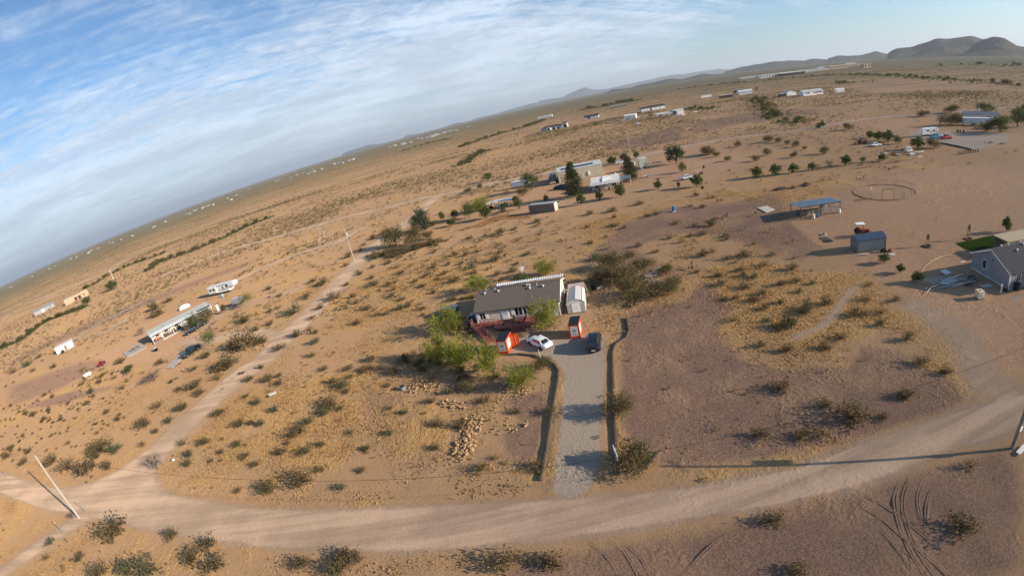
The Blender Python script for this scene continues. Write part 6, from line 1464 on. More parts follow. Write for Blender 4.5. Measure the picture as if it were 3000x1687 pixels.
for p, q, w in (((-1.4, 1.8, 0.9), (1.5, 1.5, 1.0), 0.08), ((-1.1, 1.7, 0), (-0.9, 0.2, 0.9), 0.07), ((-0.8, 0.0, 0.0), (-0.7, 0.1, 1.0), 0.08), ((0.9, -0.1, 0.0), (0.9, 0.0, 1.0), 0.08), ((-0.9, 0.1, 0.95), (1.3, 0.3, 1.0), 0.09), ((-1.0, 1.2, 0.8), (-0.6, 0.1, 0.9), 0.07), ((0.4, 1.7, 0), (0.5, 1.6, 1.0), 0.07), ((-0.3, 1.6, 0.6), (0.9, 0.1, 0.2), 0.07), ((-1.3, 2.3, 0.1), (-0.2, 2.2, 0.9), 0.06)):
    MB().tube(p, q, w, n=4).build('beam', WOODGREY, hp)
MB().slab([(-0.6, -0.7, 0.10), (1.6, -0.5, 0.06), (1.5, 0.2, 0.35), (-0.5, 0.1, 0.4)], 0.05).build('board', WOODGREY, hp); MB().slab([(-0.7, 1.2, 0.3), (0.5, 1.3, 0.3), (0.4, 1.9, 0.8), (-0.7, 1.8, 0.8)], 0.04).build('board', WOODGREY, hp)
lb = thing('loose_boards', (26.80, 78.71), AZ + 0.4, 'loose weathered boards on the ground behind the scrap frame', 'boards')
for i in range(3): MB().box(-1.3 + 0.5 * i, 0.6 + 0.5 * i, -0.1 + 0.25 * i, 0.05 + 0.25 * i, 0.02 + 0.06 * i, 0.08 + 0.06 * i).build('board', WOODGREY, lb)
MB().slab([(-0.45, -0.15, 0.5), (0.45, -0.15, 0.55), (0.45, 0.15, 0.7), (-0.45, 0.15, 0.65)], 0.06).build('white_plank', WHITE, loc=(17.74, 80.24), rz=R(45), label='white plank caught in the mesquite thicket', cat='plank')
dbn = thing('dark_drum', (-18.47, 57.96), 0, 'dark round drum left of the rubble mound', 'drum'); MB().tube((0, 0, 0), (0, 0, 0.55), 0.42, n=12).build('shell', STEEL, dbn); MB().tube((0, 0, 0.55), (0, 0, 0.60), 0.36, n=12).build('lid', BLACK, dbn)
wb = thing('white_board', (-42.67, 64.77), R(15), 'pale board propped on the ground in the front lot', 'board'); MB().slab([(-0.7, -0.2, 0.25), (0.7, -0.2, 0.35), (0.7, 0.2, 0.5), (-0.7, 0.2, 0.4)], 0.05).build('sheet', OFFWHITE, wb); MB().tube((-0.6, -0.1, 0), (-0.6, -0.1, 0.3), 0.04, n=4).build('leg', WOODGREY, wb)
MB().ball((0, 0, 0.12), 0.32, 0.24, 0.16, 8, 5).build('white_bag', WHITE, loc=(-55.25, 50.32), label='small white bag beside the junction bush', cat='bag')
br = thing('blue_barrel', (45.37, 113.76), 0, 'blue portable barrel standing alone on the gravel', 'barrel')
MB().tube((0, 0, 0.08), (0, 0, 1.25), 0.42, n=14).build('shell', mat('blue_plastic', (0.03, 0.13, 0.33), 0.45, 0.08, 2), br); MB().box(-0.5, 0.5, -0.5, 0.5, 0.0, 0.08).build('base', WHITE, br); MB().tube((0, 0, 1.25), (0, 0, 1.36), 0.43, 0.30, 14).build('lid', mat('blue_plastic', None), br)

# ------------------------------------------------------------------ power poles
POLEW = mat('pole_wood', (0.40, 0.36, 0.31), 0.9, 0.15, 1.5, stretch=(4, 4, 0.4)); GREYPOLE = mat('dark_pole', (0.20, 0.18, 0.165), 0.9, 0.2, 1.5, stretch=(4, 4, 0.4))
tops = {}
def pole(key, loc, h, label, m=POLEW, arm=0.0, transformer=False, r=0.17):
    t = thing('utility_pole', loc, 0, label, 'pole')
    MB().tube((0, 0, -0.1), (0, 0, h), r, r * 0.68, 10).build('post', m, t)
    MB().box(-0.03, 0.03, -1.1, 1.1, h - 0.62, h - 0.50).build('crossarm', WOODGREY, t) if arm == 0 else MB().tube((-1.1 * math.cos(arm), -1.1 * math.sin(arm), h - 0.55), (1.1 * math.cos(arm), 1.1 * math.sin(arm), h - 0.55), 0.055, n=4).build('crossarm', WOODGREY, t)
    for s in (-1.0, 0.0, 1.0):
        x, y = (0, s) if arm == 0 else (s * math.cos(arm), s * math.sin(arm)); z = h - 0.5 if s else h
        MB().tube((x, y, z), (x, y, z + 0.2), 0.05, 0.03, 6).build('insulator', STEEL, t)
    if transformer:
        tr = MB().tube((0.36, 0, h - 2.6), (0.36, 0, h - 1.7), 0.24, n=12).build('transformer', mat('transformer_grey', (0.55, 0.56, 0.56), 0.5), t)
        MB().tube((0.36, 0, h - 1.7), (0.36, 0, h - 1.55), 0.05, n=6).build('bushing', STEEL, tr)
    tops[key] = (loc[0], loc[1], h)
    return t
pole('left', (-67.27, 38.68), 11.3, 'tall pale power pole at the road junction, lower left', arm=0.5)
pole('right', (40.26, 17.92), 11.2, 'thick dark power pole at the right edge beside the main road', GREYPOLE, r=0.20, arm=-1.2)
pole('mid', (-46.65, 143.86), 11.2, 'power pole with transformer beside the side road thicket', transformer=True, arm=0.9)
pole('bend', (-34.68, 211.64), 8.6, 'slim power pole just before the side road meets the far road', r=0.13)
pole('cross', (-29.16, 240.77), 8.2, 'slim power pole on the far side of the road crossing', r=0.13)
pole('shop', (69.69, 219.70), 12.6, 'power pole on the far road behind the shop', r=0.16)
pole('yard', (178.85, 213.18), 9.2, 'power pole on the far road left of the gravel yard', r=0.15)
pole('wash', (-226.47, 289.37), 8.0, 'thin pole by the wash on the far left', r=0.13)
pole('west', (-308.78, 317.47), 9.0, 'pale pole behind the round green tree, far left', WHITE, r=0.2)
# transformer of the right pole hangs out of the frame; its band of shadow falls on the road
tr = bpy.data.objects.get('utility_pole.001')
MB().tube((0.1, 0.45, 7.2), (0.1, 0.45, 8.3), 0.30, n=12).build('transformer', mat('transformer_grey', None), tr)
MB().box(-0.16, 0.16, -0.24, -0.16, 2.1, 2.6).build('meter_box', WHITE, tr)
def wire(a, b, sag, label, dz=0.0, r=0.014):
    p = []
    for i in range(25):
        u = i / 24; p.append((a[0] + (b[0] - a[0]) * u, a[1] + (b[1] - a[1]) * u, a[2] + dz + (b[2] - a[2]) * u - sag * 4 * u * (1 - u)))
    o = (p[0][0], p[0][1], p[0][2]); m = MB().path([tuple(q[i] - o[i] for i in range(3)) for q in p], r, 4)
    m.build('power_line', BLACK, loc=o, label=label, cat='wire')
wire(tops['left'], tops['right'], 2.2, 'thin power line spanning the main road between the two near poles', 0.2)
wire(tops['left'], tops['mid'], 1.6, 'thin power line along the side road to the transformer pole', 0.2)
wire(tops['cross'], tops['shop'], 3.0, 'thin power line along the far road behind the compound', 0.2)
wire(tops['shop'], tops['yard'], 3.0, 'thin power line along the far road towards the gravel yard', 0.2)
wire(tops['mid'], tops['bend'], 1.2, 'thin power line from the transformer pole to the road bend', 0.2)

# ------------------------------------------------------------------ right-hand property
a = (60.22, 63.62); az = R(-15.5)
def loc_in(o, az, x, y): return (o[0] + x * math.cos(az) - y * math.sin(az), o[1] + x * math.sin(az) + y * math.cos(az))
Ls, Ds = 5.75, 2.9
bs = gable('storage_shed', loc_in(a, az, Ls / 2, Ds / 2), az, Ls, Ds, 2.2, 2.85, BLUEGREY, BLUEMETAL, 'blue-grey shed with blue ribbed metal roof on the right', 'shed', over=0.12, corr=0.30, base=0.12)
for i in range(15):
    x = -Ls / 2 + 0.2 + i * 0.38; MB().box(x, x + 0.03, -Ds / 2 - 0.025, -Ds / 2 + 0.002, 0.14, 2.12).build('siding_batten', BLUEGREY, bs)
for x in (-Ls / 2 - 0.02, Ls / 2 - 0.06): MB().box(x, x + 0.08, -Ds / 2 - 0.03, -Ds / 2 + 0.05, 0.1, 2.14).build('corner_board', mat('dark_trim', (0.07, 0.085, 0.09), 0.7), bs)
MB().box(-Ls / 2, Ls / 2, -Ds / 2 + 0.05, Ds / 2 - 0.05, 0.0, 0.12).build('skid', TIMBER, bs)
MB().box(-Ls / 2 - 0.05, -Ls / 2 + 0.01, -0.6, 0.6, 0.15, 2.0).build('door', BLUEGREY, bs)
# tractor behind the shed
tr = thing('tractor', (67.20, 70.36), R(-25), 'red tractor with pale canopy behind the blue-roofed shed', 'tractor')
RED = car_paint('tractor_red', (0.33, 0.035, 0.02), 0.4)
MB().box(0.2, 1.7, -0.32, 0.32, 0.75, 1.25).box(1.5, 1.75, -0.28, 0.28, 0.6, 1.1).build('hood', RED, tr); MB().box(-0.5, 0.3, -0.45, 0.45, 0.6, 0.95).build('chassis', BLACK, tr)
MB().box(-0.45, 0.0, -0.25, 0.25, 0.95, 1.1).box(-0.5, -0.4, -0.25, 0.25, 1.05, 1.5).build('seat', BLACK, tr)
for sx, sy in ((-0.55, -0.55), (-0.55, 0.55), (0.35, -0.5), (0.35, 0.5)): MB().tube((sx, sy, 0.9), (sx, sy, 2.35), 0.04, n=5).build('canopy_post', RED, tr)
MB().box(-0.95, 0.75, -0.75, 0.75, 2.35, 2.43).build('canopy', WHITE, tr)
for sy in (-0.75, 0.75): wheel(tr, -0.35, sy, 0.7, 0.7, 0.35, RED); wheel(tr, 1.25, sy * 0.85, 0.42, 0.42, 0.25, RED)
MB().tube((0.6, 0.0, 1.25), (0.6, 0.0, 1.8), 0.035, n=5).build('exhaust', BLACK, tr); MB().tube((1.6, -0.45, 0.8), (2.6, -0.45, 0.35), 0.06, n=4).build('loader_arm', RED, tr); MB().tube((1.6, 0.45, 0.8), (2.6, 0.45, 0.35), 0.06, n=4).build('loader_arm', RED, tr)
MB().prism([(2.5, 0.1), (3.0, 0.1), (2.65, 0.6), (2.5, 0.6)], 'y', -0.8, 0.8).build('bucket', STEEL, tr)
for i, (z, w_, lab) in enumerate((((61.96, 75.36), 0.9, 'round iron ring lid on the ground left of the tractor'), ((60.20, 71.85), 0.0, 'dark square mat on the ground left of the blue shed'))):
    o = thing('septic_cover' if i == 0 else 'ground_mat', z, R(-15), lab, 'lid' if i == 0 else 'mat')
    if i == 0: MB().tube((0, 0, 0), (0, 0, 0.10), 0.65, n=16).build('rim', CONC, o); MB().tube((0, 0, 0.08), (0, 0, 0.14), 0.42, n=14).build('lid', BLACK, o)
    else: MB().box(-0.85, 0.85, -0.7, 0.7, 0, 0.03).build('sheet', RUBBER, o)
# clutter along the shed front
for i, (z, m, s, lab) in enumerate((((60.60, 62.42), OFFWHITE, (1.0, 0.18, 0.12), 'pale pipe lying along the blue shed front'), ((63.08, 61.96), WOODGREY, (0.8, 0.3, 0.16), 'bundle of pale wood before the blue shed'), ((64.53, 61.42), BLACK, (0.5, 0.35, 0.4), 'dark heap of planters at the corner of the blue shed'), ((65.44, 60.75), RUST, (0.3, 0.3, 0.35), 'rusty bucket right of the dark planters'), ((64.76, 59.54), OFFWHITE, (0.55, 0.35, 0.06), 'pale paving slab right of the blue shed'))):
    o = thing('yard_clutter', z, az + rnd.uniform(-0.3, 0.3), lab, 'clutter')
    for k in range(3): MB().box(-s[0] + 0.25 * k * s[0], s[0] - 0.2 * k * s[0], -s[1] + k * 0.12 * s[1], s[1] - k * 0.3 * s[1], s[2] * k * 0.55, s[2] * (k + 1) * 0.55 - 0.004).build('piece', m, o)
# livestock shade with blue roof
a = (64.72, 86.48); az = R(-11); L, D = 9.9, 5.2
sd = thing('livestock_shade', a, az, 'open animal shade with sloping blue metal roof and dark posts', 'shelter')
DARKPOST = mat('maroon_steel', (0.085, 0.038, 0.034), 0.6, 0.15, 3)
rf = MB(); wave_sheet(rf, -0.2, L + 0.2, [(-0.3, 2.66), (D + 0.3, 2.30)], 0.33, 0.05); rf.build('roof', mat('light_blue_metal', (0.27, 0.34, 0.38), 0.5, 0.06, 0.7), sd)
MB().box(-0.2, L + 0.2, -0.32, -0.28, 2.50, 2.64).build('fascia', DARKPOST, sd)
for x in (0.0, L * 0.25, L * 0.5, L * 0.75, L):
    for y in (0.0, D):
        if y == 0 and x in (L * 0.25, L * 0.75): continue
        MB().box(x - 0.06, x + 0.06, y - 0.06, y + 0.06, 0, 2.62 - 0.06 * y).build('post', DARKPOST, sd)
for y in (0.0, D): MB().box(0, L, y - 0.05, y + 0.05, 2.44 - 0.06 * y, 2.56 - 0.06 * y).build('beam', DARKPOST, sd)
def pipe_panel(par, p, q, h=1.5, n=6, m=STEEL, r=0.028):
    p, q = Vector((p[0], p[1], 0)), Vector((q[0], q[1], 0)); mm = MB()
    for k in range(n): mm.tube(p + Vector((0, 0, 0.3 + (h - 0.3) * k / (n - 1))), q + Vector((0, 0, 0.3 + (h - 0.3) * k / (n - 1))), r, n=4)
    for c in (p, q): mm.tube(c, c + Vector((0, 0, h)), r * 1.3, n=5)
    return mm.build('panel', m, par)
for x0, x1 in ((0.1, 2.3), (2.4, 4.6), (4.7, 6.9), (7.0, 9.2)): pipe_panel(sd, (x0, 0.12), (x1, 0.12))
pipe_panel(sd, (9.9, 0.1), (9.9, 5.0)); pipe_panel(sd, (0.0, 0.1), (0.0, 5.0)); pipe_panel(sd, (9.9, 5.2), (13.4, 4.9)); pipe_panel(sd, (13.4, 4.9), (13.6, 1.6))
for i, (x, y, s, m, lab) in enumerate(((1.6, 2.6, (1.2, 0.9, 0.6), BLACK, 'dark bale stack under the left part of the shade'), (3.4, 3.0, (0.8, 0.7, 0.5), mat('hay', (0.30, 0.24, 0.11), 0.95, 0.25, 3), 'hay pile in the middle of the shade'), (5.0, 3.2, (1.0, 0.7, 0.45), mat('hay', None), 'second hay pile under the shade'))):
    o = thing('hay_stack', loc_in(a, az, x, y), az + 0.2 * i, lab, 'hay')
    for k in range(3):
        for j in range(2): MB().box(-s[0] + j * s[0], j * s[0] - 0.02, -s[1] * 0.5, s[1] * 0.5, s[2] * k * 0.6, s[2] * (k + 1) * 0.6 - 0.01).build('bale', m, o)
o = thing('round_feeder', loc_in(a, az, 7.2, 2.6), 0, 'round galvanised feeder tipped on edge under the shade', 'feeder'); MB().tube((-0.1, -0.4, 0.9), (0.1, 0.5, 1.0), 0.75, n=16).build('drum', GALV, o); MB().tube((-0.12, -0.5, 0.9), (-0.1, -0.4, 0.9), 0.6, n=14).build('end_plate', STEEL, o)
for z, m, lab in (((67.15, 85.05), OFFWHITE, 'white plastic drum in front of the animal shade'), ((68.60, 85.37), mat('blue_plastic', None), 'blue bucket in front of the animal shade'), ((74.35, 84.74), WHITE, 'white tub at the right corner of the animal shade')):
    o = thing('drum', z, 0, lab, 'drum'); MB().tube((0, 0, 0), (0, 0, 0.85), 0.30, n=12).build('shell', m, o); MB().tube((0, 0, 0.85), (0, 0, 0.9), 0.31, 0.27, 12).build('lid', m, o)
# concrete pad
pts = [(62.35, 100.72), (61.75, 95.90), (64.59, 96.42), (65.02, 100.58)]
MB().prism([pts[i] for i in (0, 1, 2, 3)], 'z', 0, 0.1).build('concrete_pad', CONC, label='bare concrete slab left of the animal shade', cat='slab')
# round pen
cpen = (95.23, 90.99); rp_ = 7.9
pen = thing('round_pen', cpen, 0, 'round horse pen of metal pipe panels on the bare field', 'pen')
PENM = mat('pen_pipe', (0.20, 0.155, 0.125), 0.7, 0.15, 3)
n = 18
for i in range(n):
    a0, a1 = 6.28318 * i / n, 6.28318 * (i + 1) / n
    if i == 11: continue
    pipe_panel(pen, (rp_ * math.cos(a0), rp_ * math.sin(a0)), (rp_ * math.cos(a1), rp_ * math.sin(a1)), 1.55, 5, PENM, 0.024)
a0, a1 = 6.28318 * 11 / n, 6.28318 * 12 / n
p, q = (rp_ * math.cos(a0), rp_ * math.sin(a0)), (rp_ * math.cos(a1), rp_ * math.sin(a1))
MB().tube((p[0], p[1], 0), (p[0], p[1], 2.6), 0.05, n=5).tube((q[0], q[1], 0), (q[0], q[1], 2.6), 0.05, n=5).tube((p[0], p[1], 2.6), (q[0], q[1], 2.6), 0.05, n=5).build('gate_frame', RUST, pen)
V = []; F = []
for i in range(60):
    a0 = 6.28318 * i / 60
    for r_, z in ((7.7, 0.0), (7.9, 0.09 + 0.05 * rnd.random()), (8.1, 0.0)): V.append((r_ * math.cos(a0), r_ * math.sin(a0), z - 0.03))
    for k in range(2): F.append((i * 3 + k, i * 3 + k + 1, ((i + 1) % 60) * 3 + k + 1, ((i + 1) % 60) * 3 + k))
MB().add(V, F).build('soil_berm', mat('berm_soil', (0.20, 0.125, 0.085), 0.97, 0.2, 3), pen)
o = thing('white_jug', (91.73, 92.24), 0, 'small white jug hung by the pen gate', 'jug'); MB().ball((0, 0, 1.2), 0.2, 0.2, 0.25, 8, 5).build('bottle', WHITE, o); MB().tube((0, 0, 0), (0, 0, 1.0), 0.04, n=5).build('post', STEEL, o)
o = thing('ladder', (85.63, 89.44), R(-14), 'rusty flat ladder lying beside the round pen', 'ladder')
MB().box(-2.0, 2.0, -0.25, -0.2, 0.02, 0.08).box(-2.0, 2.0, 0.2, 0.25, 0.02, 0.08).build('side_rail', RUST, o)
for i in range(7): MB().box(-1.8 + 0.6 * i, -1.74 + 0.6 * i, -0.2, 0.2, 0.03, 0.07).build('rung', RUST, o)
# brush piles
def brush(loc, w, label, m=None):
    t = thing('brush_pile', loc, rnd.random(), label, 'brush pile')
    b = MB()
    for i in range(130):
        a_ = rnd.random() * 6.28; rr_ = w * math.sqrt(rnd.random()); x, y = rr_ * math.cos(a_), rr_ * 0.55 * math.sin(a_); z = 0.8 * (1 - (rr_ / w) ** 2) * rnd.random()
        b.tube((x, y, z), (x + rnd.uniform(-0.9, 0.9), y + rnd.uniform(-0.5, 0.5), max(0.02, z + rnd.uniform(-0.3, 0.4))), 0.035, 0.012, 3, False)
    b.build('branches', m or mat('brush_twigs', (0.085, 0.055, 0.042), 0.95, 0.3, 3), t)
    MB().ball((0, 0, 0.05), w * 0.75, w * 0.42, 0.45, 10, 5).build('core', mat('brush_core', (0.055, 0.036, 0.026), 0.95, 0.3, 3), t)
brush((77.32, 112.27), 2.6, 'brown brush pile on the field edge, left one'); brush((85.20, 111.07), 2.2, 'brown brush pile on the field edge, right one'); brush((80.72, 111.00), 1.0, 'small brush heap between the two brush piles')
# row of black posts and yard edging
for i in range(9):
    u = i / 8; p = lerp((151.03, 109.13), (160.47, 107.74), u)
    o = thing('tyre_post', p, 0, f'black upright post, {["first","second","third","fourth","fifth","sixth","seventh","eighth","last"][i]} from left in the row below the gravel yard', 'post', 'black posts in a row')
    MB().box(-0.22, 0.22, -0.16, 0.16, 0, 1.0).build('post', TIMBER, o); MB().box(-0.24, 0.24, -0.18, 0.18, 1.0, 1.06).build('cap', BLACK, o)
edging('timber_edging', [(165.10, 128.36), (163.88, 121.12), (162.49, 114.11), (161.08, 110.61)], 'dark timber edging along the lower side of the gravel yard', 0.5)
# camper and trucks on the gravel yard
DSTR = mat('dark_stripe', (0.04, 0.04, 0.045), 0.5)
a, b = (173.52, 143.52), (181.07, 141.02); az = ang(a, b)
trailer('camper_trailer', back(mid2(a, b), az, 1.2), az, 7.9, 2.5, 2.35, 0.75, WHITE, 'white camper trailer with dark swooshes on the gravel yard', 'camper', 2, wins=((-1.9, 1.2, 0.9, 0.6), (1.2, 1.3, 0.8, 0.5)), gooseneck=1.9, stripe=(((-3.2, 1.9), (-0.5, 1.3), (2.0, 1.0)), ((-0.5, 0.5), (1.5, 0.9), (3.3, 1.4)), ((2.2, 1.9), (3.3, 1.75))), roofm=OFFWHITE)
a, b = (172.21, 136.16), (175.35, 136.33)
car('pickup', back(mid2(a, b), R(-14), 1.0), R(-14), 'pickup', car_paint('sky_blue_paint', (0.05, 0.32, 0.45)), 'bright blue old pickup beside the camper trailer', 'truck')
a, b = (173.37, 132.55), (177.37, 131.90)
car('pickup', back(mid2(a, b), R(-13), 0.9), R(-13), 'pickup', car_paint('red_truck_paint', (0.40, 0.022, 0.012)), 'red pickup truck on the gravel yard', 'truck')
# long white trailer and grey-roofed home
a, b = (214.58, 153.00), (222.05, 142.95); az = ang(a, b)
trailer('semi_trailer', back(mid2(a, b), az, 1.3), az, 13.0, 2.6, 2.5, 0.9, mat('trailer_blue_white', (0.60, 0.63, 0.66), 0.45, 0.05, 0.6), 'long white box trailer in front of the grey roof, right', 'trailer', 2, roofm=WHITE)
gable('mobile_home', back(mid2((226.33, 161.77), (240.61, 148.76)), az, 5.0), az, 17.5, 6.5, 2.9, 4.1, OFFWHITE, mat('blue_grey_shingle', (0.17, 0.185, 0.215), 0.9, 0.15, 2), 'long home with blue-grey roof behind the white box trailer', wins=(('f', 3.0, 1.2, 1.4, 1.0, 2), ('f', 6.2, 1.2, 1.2, 1.0, 2)), doors=(('f', 5.0, 0.9, 2.1, WHITE),))
o = thing('roof_cooler', back(mid2((235.21, 158.19), (236.56, 156.95)), az, 6.4) + (3.9,), az, 'white cooler unit on the blue-grey roof', 'cooler'); MB().box(-0.5, 0.5, -0.5, 0.5, 0.0, 0.95).build('case', WHITE, o); MB().box(-0.55, 0.55, -0.55, 0.55, 0.95, 1.02).build('lid', WHITE, o)
for i, (x, lab) in enumerate(((1100, 'left'), (1160, 'middle'), (1225, 'right'))):
    o = thing('waste_bin', ((194.03, 141.05), (194.32, 139.84), (194.83, 138.44))[i], az, f'dark green bin, {lab} of the three left of the big round tree', 'bin'); MB().prism([(-0.3, 0), (0.3, 0), (0.38, 1.05), (-0.38, 1.05)], 'x', -0.34, 0.34).build('tub', mat('bin_green', (0.025, 0.045, 0.035), 0.6), o); MB().box(-0.38, 0.38, -0.42, 0.42, 1.05, 1.12).build('lid', BLACK, o)
# red farm tractor, covered machine, scrap yard
tr2 = thing('farm_tractor', (143.59, 149.45), R(-14), 'faded red old tractor left of the covered machine', 'tractor')
OLDRED = mat('faded_red', (0.30, 0.09, 0.055), 0.7, 0.2, 2)
MB().box(0.1, 2.0, -0.35, 0.35, 0.9, 1.5).build('hood', OLDRED, tr2); MB().box(-1.0, 0.2, -0.4, 0.4, 0.7, 1.0).build('chassis', OLDRED, tr2); MB().box(-0.8, -0.3, -0.25, 0.25, 1.2, 1.7).build('seat', BLACK, tr2)
MB().tube((-1.6, 0, 0.5), (-2.1, 0, 2.0), 0.12, n=5).tube((-2.1, 0, 2.0), (-2.6, 0, 0.3), 0.10, n=5).build('hoe_arm', OLDRED, tr2)
for sy in (-0.8, 0.8): wheel(tr2, -0.5, sy, 0.75, 0.75, 0.4, OLDRED); wheel(tr2, 1.5, sy * 0.8, 0.45, 0.45, 0.25, OLDRED)
car('sedan', back((143.29, 140.73), R(-14), 0.9), R(-14), 'sedan', PW, 'old white car with dark front beside the red tractor', 'car')
o = thing('flat_trailer', (152.23, 158.53), R(-10), 'small pale flat trailer behind the red tractor', 'trailer'); MB().box(-1.2, 1.2, -0.6, 0.6, 0.4, 0.5).build('bed', OFFWHITE, o)
for sy in (-0.6, 0.6): wheel(o, 0.0, sy, 0.3, 0.3, 0.18)
rb_ = random.Random(5)
def scrap(name, loc, label, n, w, mats_, hmax=0.5):
    t = thing(name, loc, rb_.random() * 0.6 - 0.3, label, 'scrap')
    for i in range(n):
        m = mats_[rb_.randrange(len(mats_))]; x, y = rb_.uniform(-w, w), rb_.uniform(-w * 0.45, w * 0.45); l = rb_.uniform(0.3, 1.1); a_ = rb_.uniform(-0.6, 0.6); z = rb_.uniform(0.02, hmax)
        c, s = math.cos(a_), math.sin(a_); k = rb_.uniform(0.05, 0.4)
        MB().slab([(x - c * l + s * k, y - s * l - c * k, z), (x + c * l + s * k, y + s * l - c * k, z + rb_.uniform(-0.05, 0.15)), (x + c * l - s * k, y + s * l + c * k, z + rb_.uniform(0, 0.2)), (x - c * l - s * k, y - s * l + c * k, z + 0.05)], 0.06).build('piece', m, t)
    return t
scrap('scrap_pile', (132.72, 127.60), 'pale metal scrap left of the two rusty drums', 14, 1.9, (GALV, OFFWHITE, RUST)); scrap('scrap_pile', (136.38, 122.76), 'rusty scrap right of the two rusty drums', 14, 1.7, (RUST, WOODGREY, STEEL)); scrap('scrap_pile', (139.84, 120.17), 'dark and white scrap under the pale cab', 16, 1.9, (STEEL, BLACK, OFFWHITE)); scrap('scrap_pile', (145.35, 121.26), 'white sheets lying right of the pale cab', 5, 1.2, (WHITE, OFFWHITE), 0.2); scrap('scrap_pile', (138.51, 115.71), 'single pale sheet on the lower scrap edge', 3, 0.9, (OFFWHITE,), 0.1)
scrap('scrap_pile', (180.61, 116.04), 'dark scrap heap on the right of the gravel yard', 12, 2.4, (BLACK, RUST, WOODGREY), 0.4); scrap('scrap_pile', (182.01, 111.73), 'low scrap strip at the right end of the gravel yard', 7, 1.6, (BLACK, STEEL), 0.3)
for z, lab in (((133.59, 123.79), 'rusty drum, lower of the pair in the scrap yard'), ((136.16, 125.36), 'rusty drum, upper of the pair in the scrap yard')):
    o = thing('rusty_drum', z, 0, lab, 'drum'); MB().tube((0, 0, 0), (0, 0, 0.9), 0.29, n=12).build('shell', RUST, o); MB().tube((0, 0, 0.3), (0, 0, 0.34), 0.31, n=12).build('hoop', RUST, o)
o = thing('truck_cab', (142.37, 124.25), R(-14), 'pale stripped truck cab among the scrap', 'cab'); MB().prism([(-1.1, 0.3), (1.1, 0.3), (1.1, 0.9), (0.7, 1.75), (-0.8, 1.75), (-1.1, 1.0)], 'y', -0.8, 0.8).build('shell', OFFWHITE, o); MB().box(-0.6, 0.5, -0.83, -0.79, 1.05, 1.6).build('window', STEEL, o); MB().box(1.1, 1.5, -0.7, 0.7, 0.3, 0.8).build('nose', OFFWHITE, o)
for i in range(7):
    z = ((172.50, 168.56), (173.13, 167.67), (172.51, 162.97), (172.59, 159.35), (170.72, 155.06), (173.82, 154.48), (171.85, 146.09))[i]
    o = thing('fence_post', z, 0, f'thin fence post, {["first","second","third","fourth","fifth","sixth","seventh"][i]} from left above the green clump', 'post', 'fence posts by the gravel yard'); MB().tube((0, 0, 0), (0, 0, 1.6), 0.06, n=6).build('post', RUST if i < 3 else STEEL, o); MB().tube((0, 0, 1.6), (0, 0, 1.65), 0.07, n=6).build('cap', STEEL, o)

# grey house at the right edge
ga = (69.15, 38.81); az = R(-13); D = 8.8; L = 16.0
hc = loc_in(ga, az, L / 2, D / 2)
gh = gable('grey_house', hc, az, L, D, 2.75, 4.75, SLATEWALL, DARKROOF, 'grey house with charcoal roof and white roof vents at the right edge', over=0.35, trim=WHITE, wins=(('l', 0.9, 1.1, 1.0, 1.5, 1), ('f', -L / 2 + 1.3, 1.05, 1.0, 1.35, 1), ('f', -L / 2 + 6.0, 1.05, 1.4, 1.35, 2)), doors=(('f', -L / 2 + 3.6, 1.0, 2.1, WHITE),))
for x, y in ((-5.3, 0.9), (-3.8, -1.2), (-1.6, -0.3), (-1.2, -2.0), (-3.0, 1.6), (-0.6, 1.2)):
    z = 4.85 - abs(y) * (2.0 / 4.4); v = MB().tube((x, y, z - 0.1), (x, y, z + 0.25), 0.07, n=7); v.tube((x, y, z + 0.18), (x, y, z + 0.30), 0.16, n=10); v.build('roof_vent', WHITE, gh)
MB().box(-L / 2 - 0.03, -L / 2 + 0.12, -D / 2 - 0.03, -D / 2 + 0.1, 0, 2.75).build('corner_board', WHITE, gh); MB().box(-L / 2 - 0.025, -L / 2 + 0.01, -D / 2, D / 2, 0.0, 0.35).build('skirting', mat('pale_skirting', (0.42, 0.42, 0.41), 0.8), gh)
MB().box(-L / 2 - 0.12, -L / 2 + 0.0, -0.4, -0.25, 3.0, 3.2).build('wall_lamp', BLACK, gh)
for i in range(17): MB().box(-L / 2 - 0.03, -L / 2 + 0.002, -D / 2 + 0.38 + i * 0.5, -D / 2 + 0.42 + i * 0.5, 0.36, 2.7 + 1.8 * (1 - abs(i - 8) / 8.4)).build('siding_batten', SLATEWALL, gh)
# lower porch roof at front
MB().slab([(-L / 2 + 4.6, -D / 2 - 2.2, 2.45), (L / 2, -D / 2 - 2.2, 2.45), (L / 2, -D / 2 + 0.3, 2.95), (-L / 2 + 4.6, -D / 2 + 0.3, 2.95)], 0.12).build('porch_roof', DARKROOF, gh)
# pergola behind, lawn
pg = thing('patio_pavilion', loc_in(ga, az, 9.5, 10.3), az, 'tan flat-roofed patio pavilion behind the grey house', 'pavilion')
MB().box(0.0, 7.6, 0.0, 3.9, 2.5, 2.66).build('roof', mat('tan_roof', (0.40, 0.31, 0.21), 0.9, 0.06, 1), pg); MB().box(0.2, 7.4, 3.4, 3.6, 0, 2.5).build('back_wall', BLUEGREY, pg)
for x in (0.15, 2.4, 4.9, 7.2): MB().box(x, x + 0.18, 0.15, 0.33, 0, 2.5).build('post', BLUEGREY, pg)
lw = [(78.84, 56.23), (77.85, 51.98), (80.04, 49.84), (84.25, 50.96), (88.57, 54.60)]
P = np.array(lw); mn, mx = P.min(0), P.max(0); r_ = np.random.RandomState(8); n = 34000
x = mn[0] + (mx[0] - mn[0]) * r_.rand(n); y = mn[1] + (mx[1] - mn[1]) * r_.rand(n); k = inside(x, y, lw); x, y = x[k], y[k]; n = len(x)
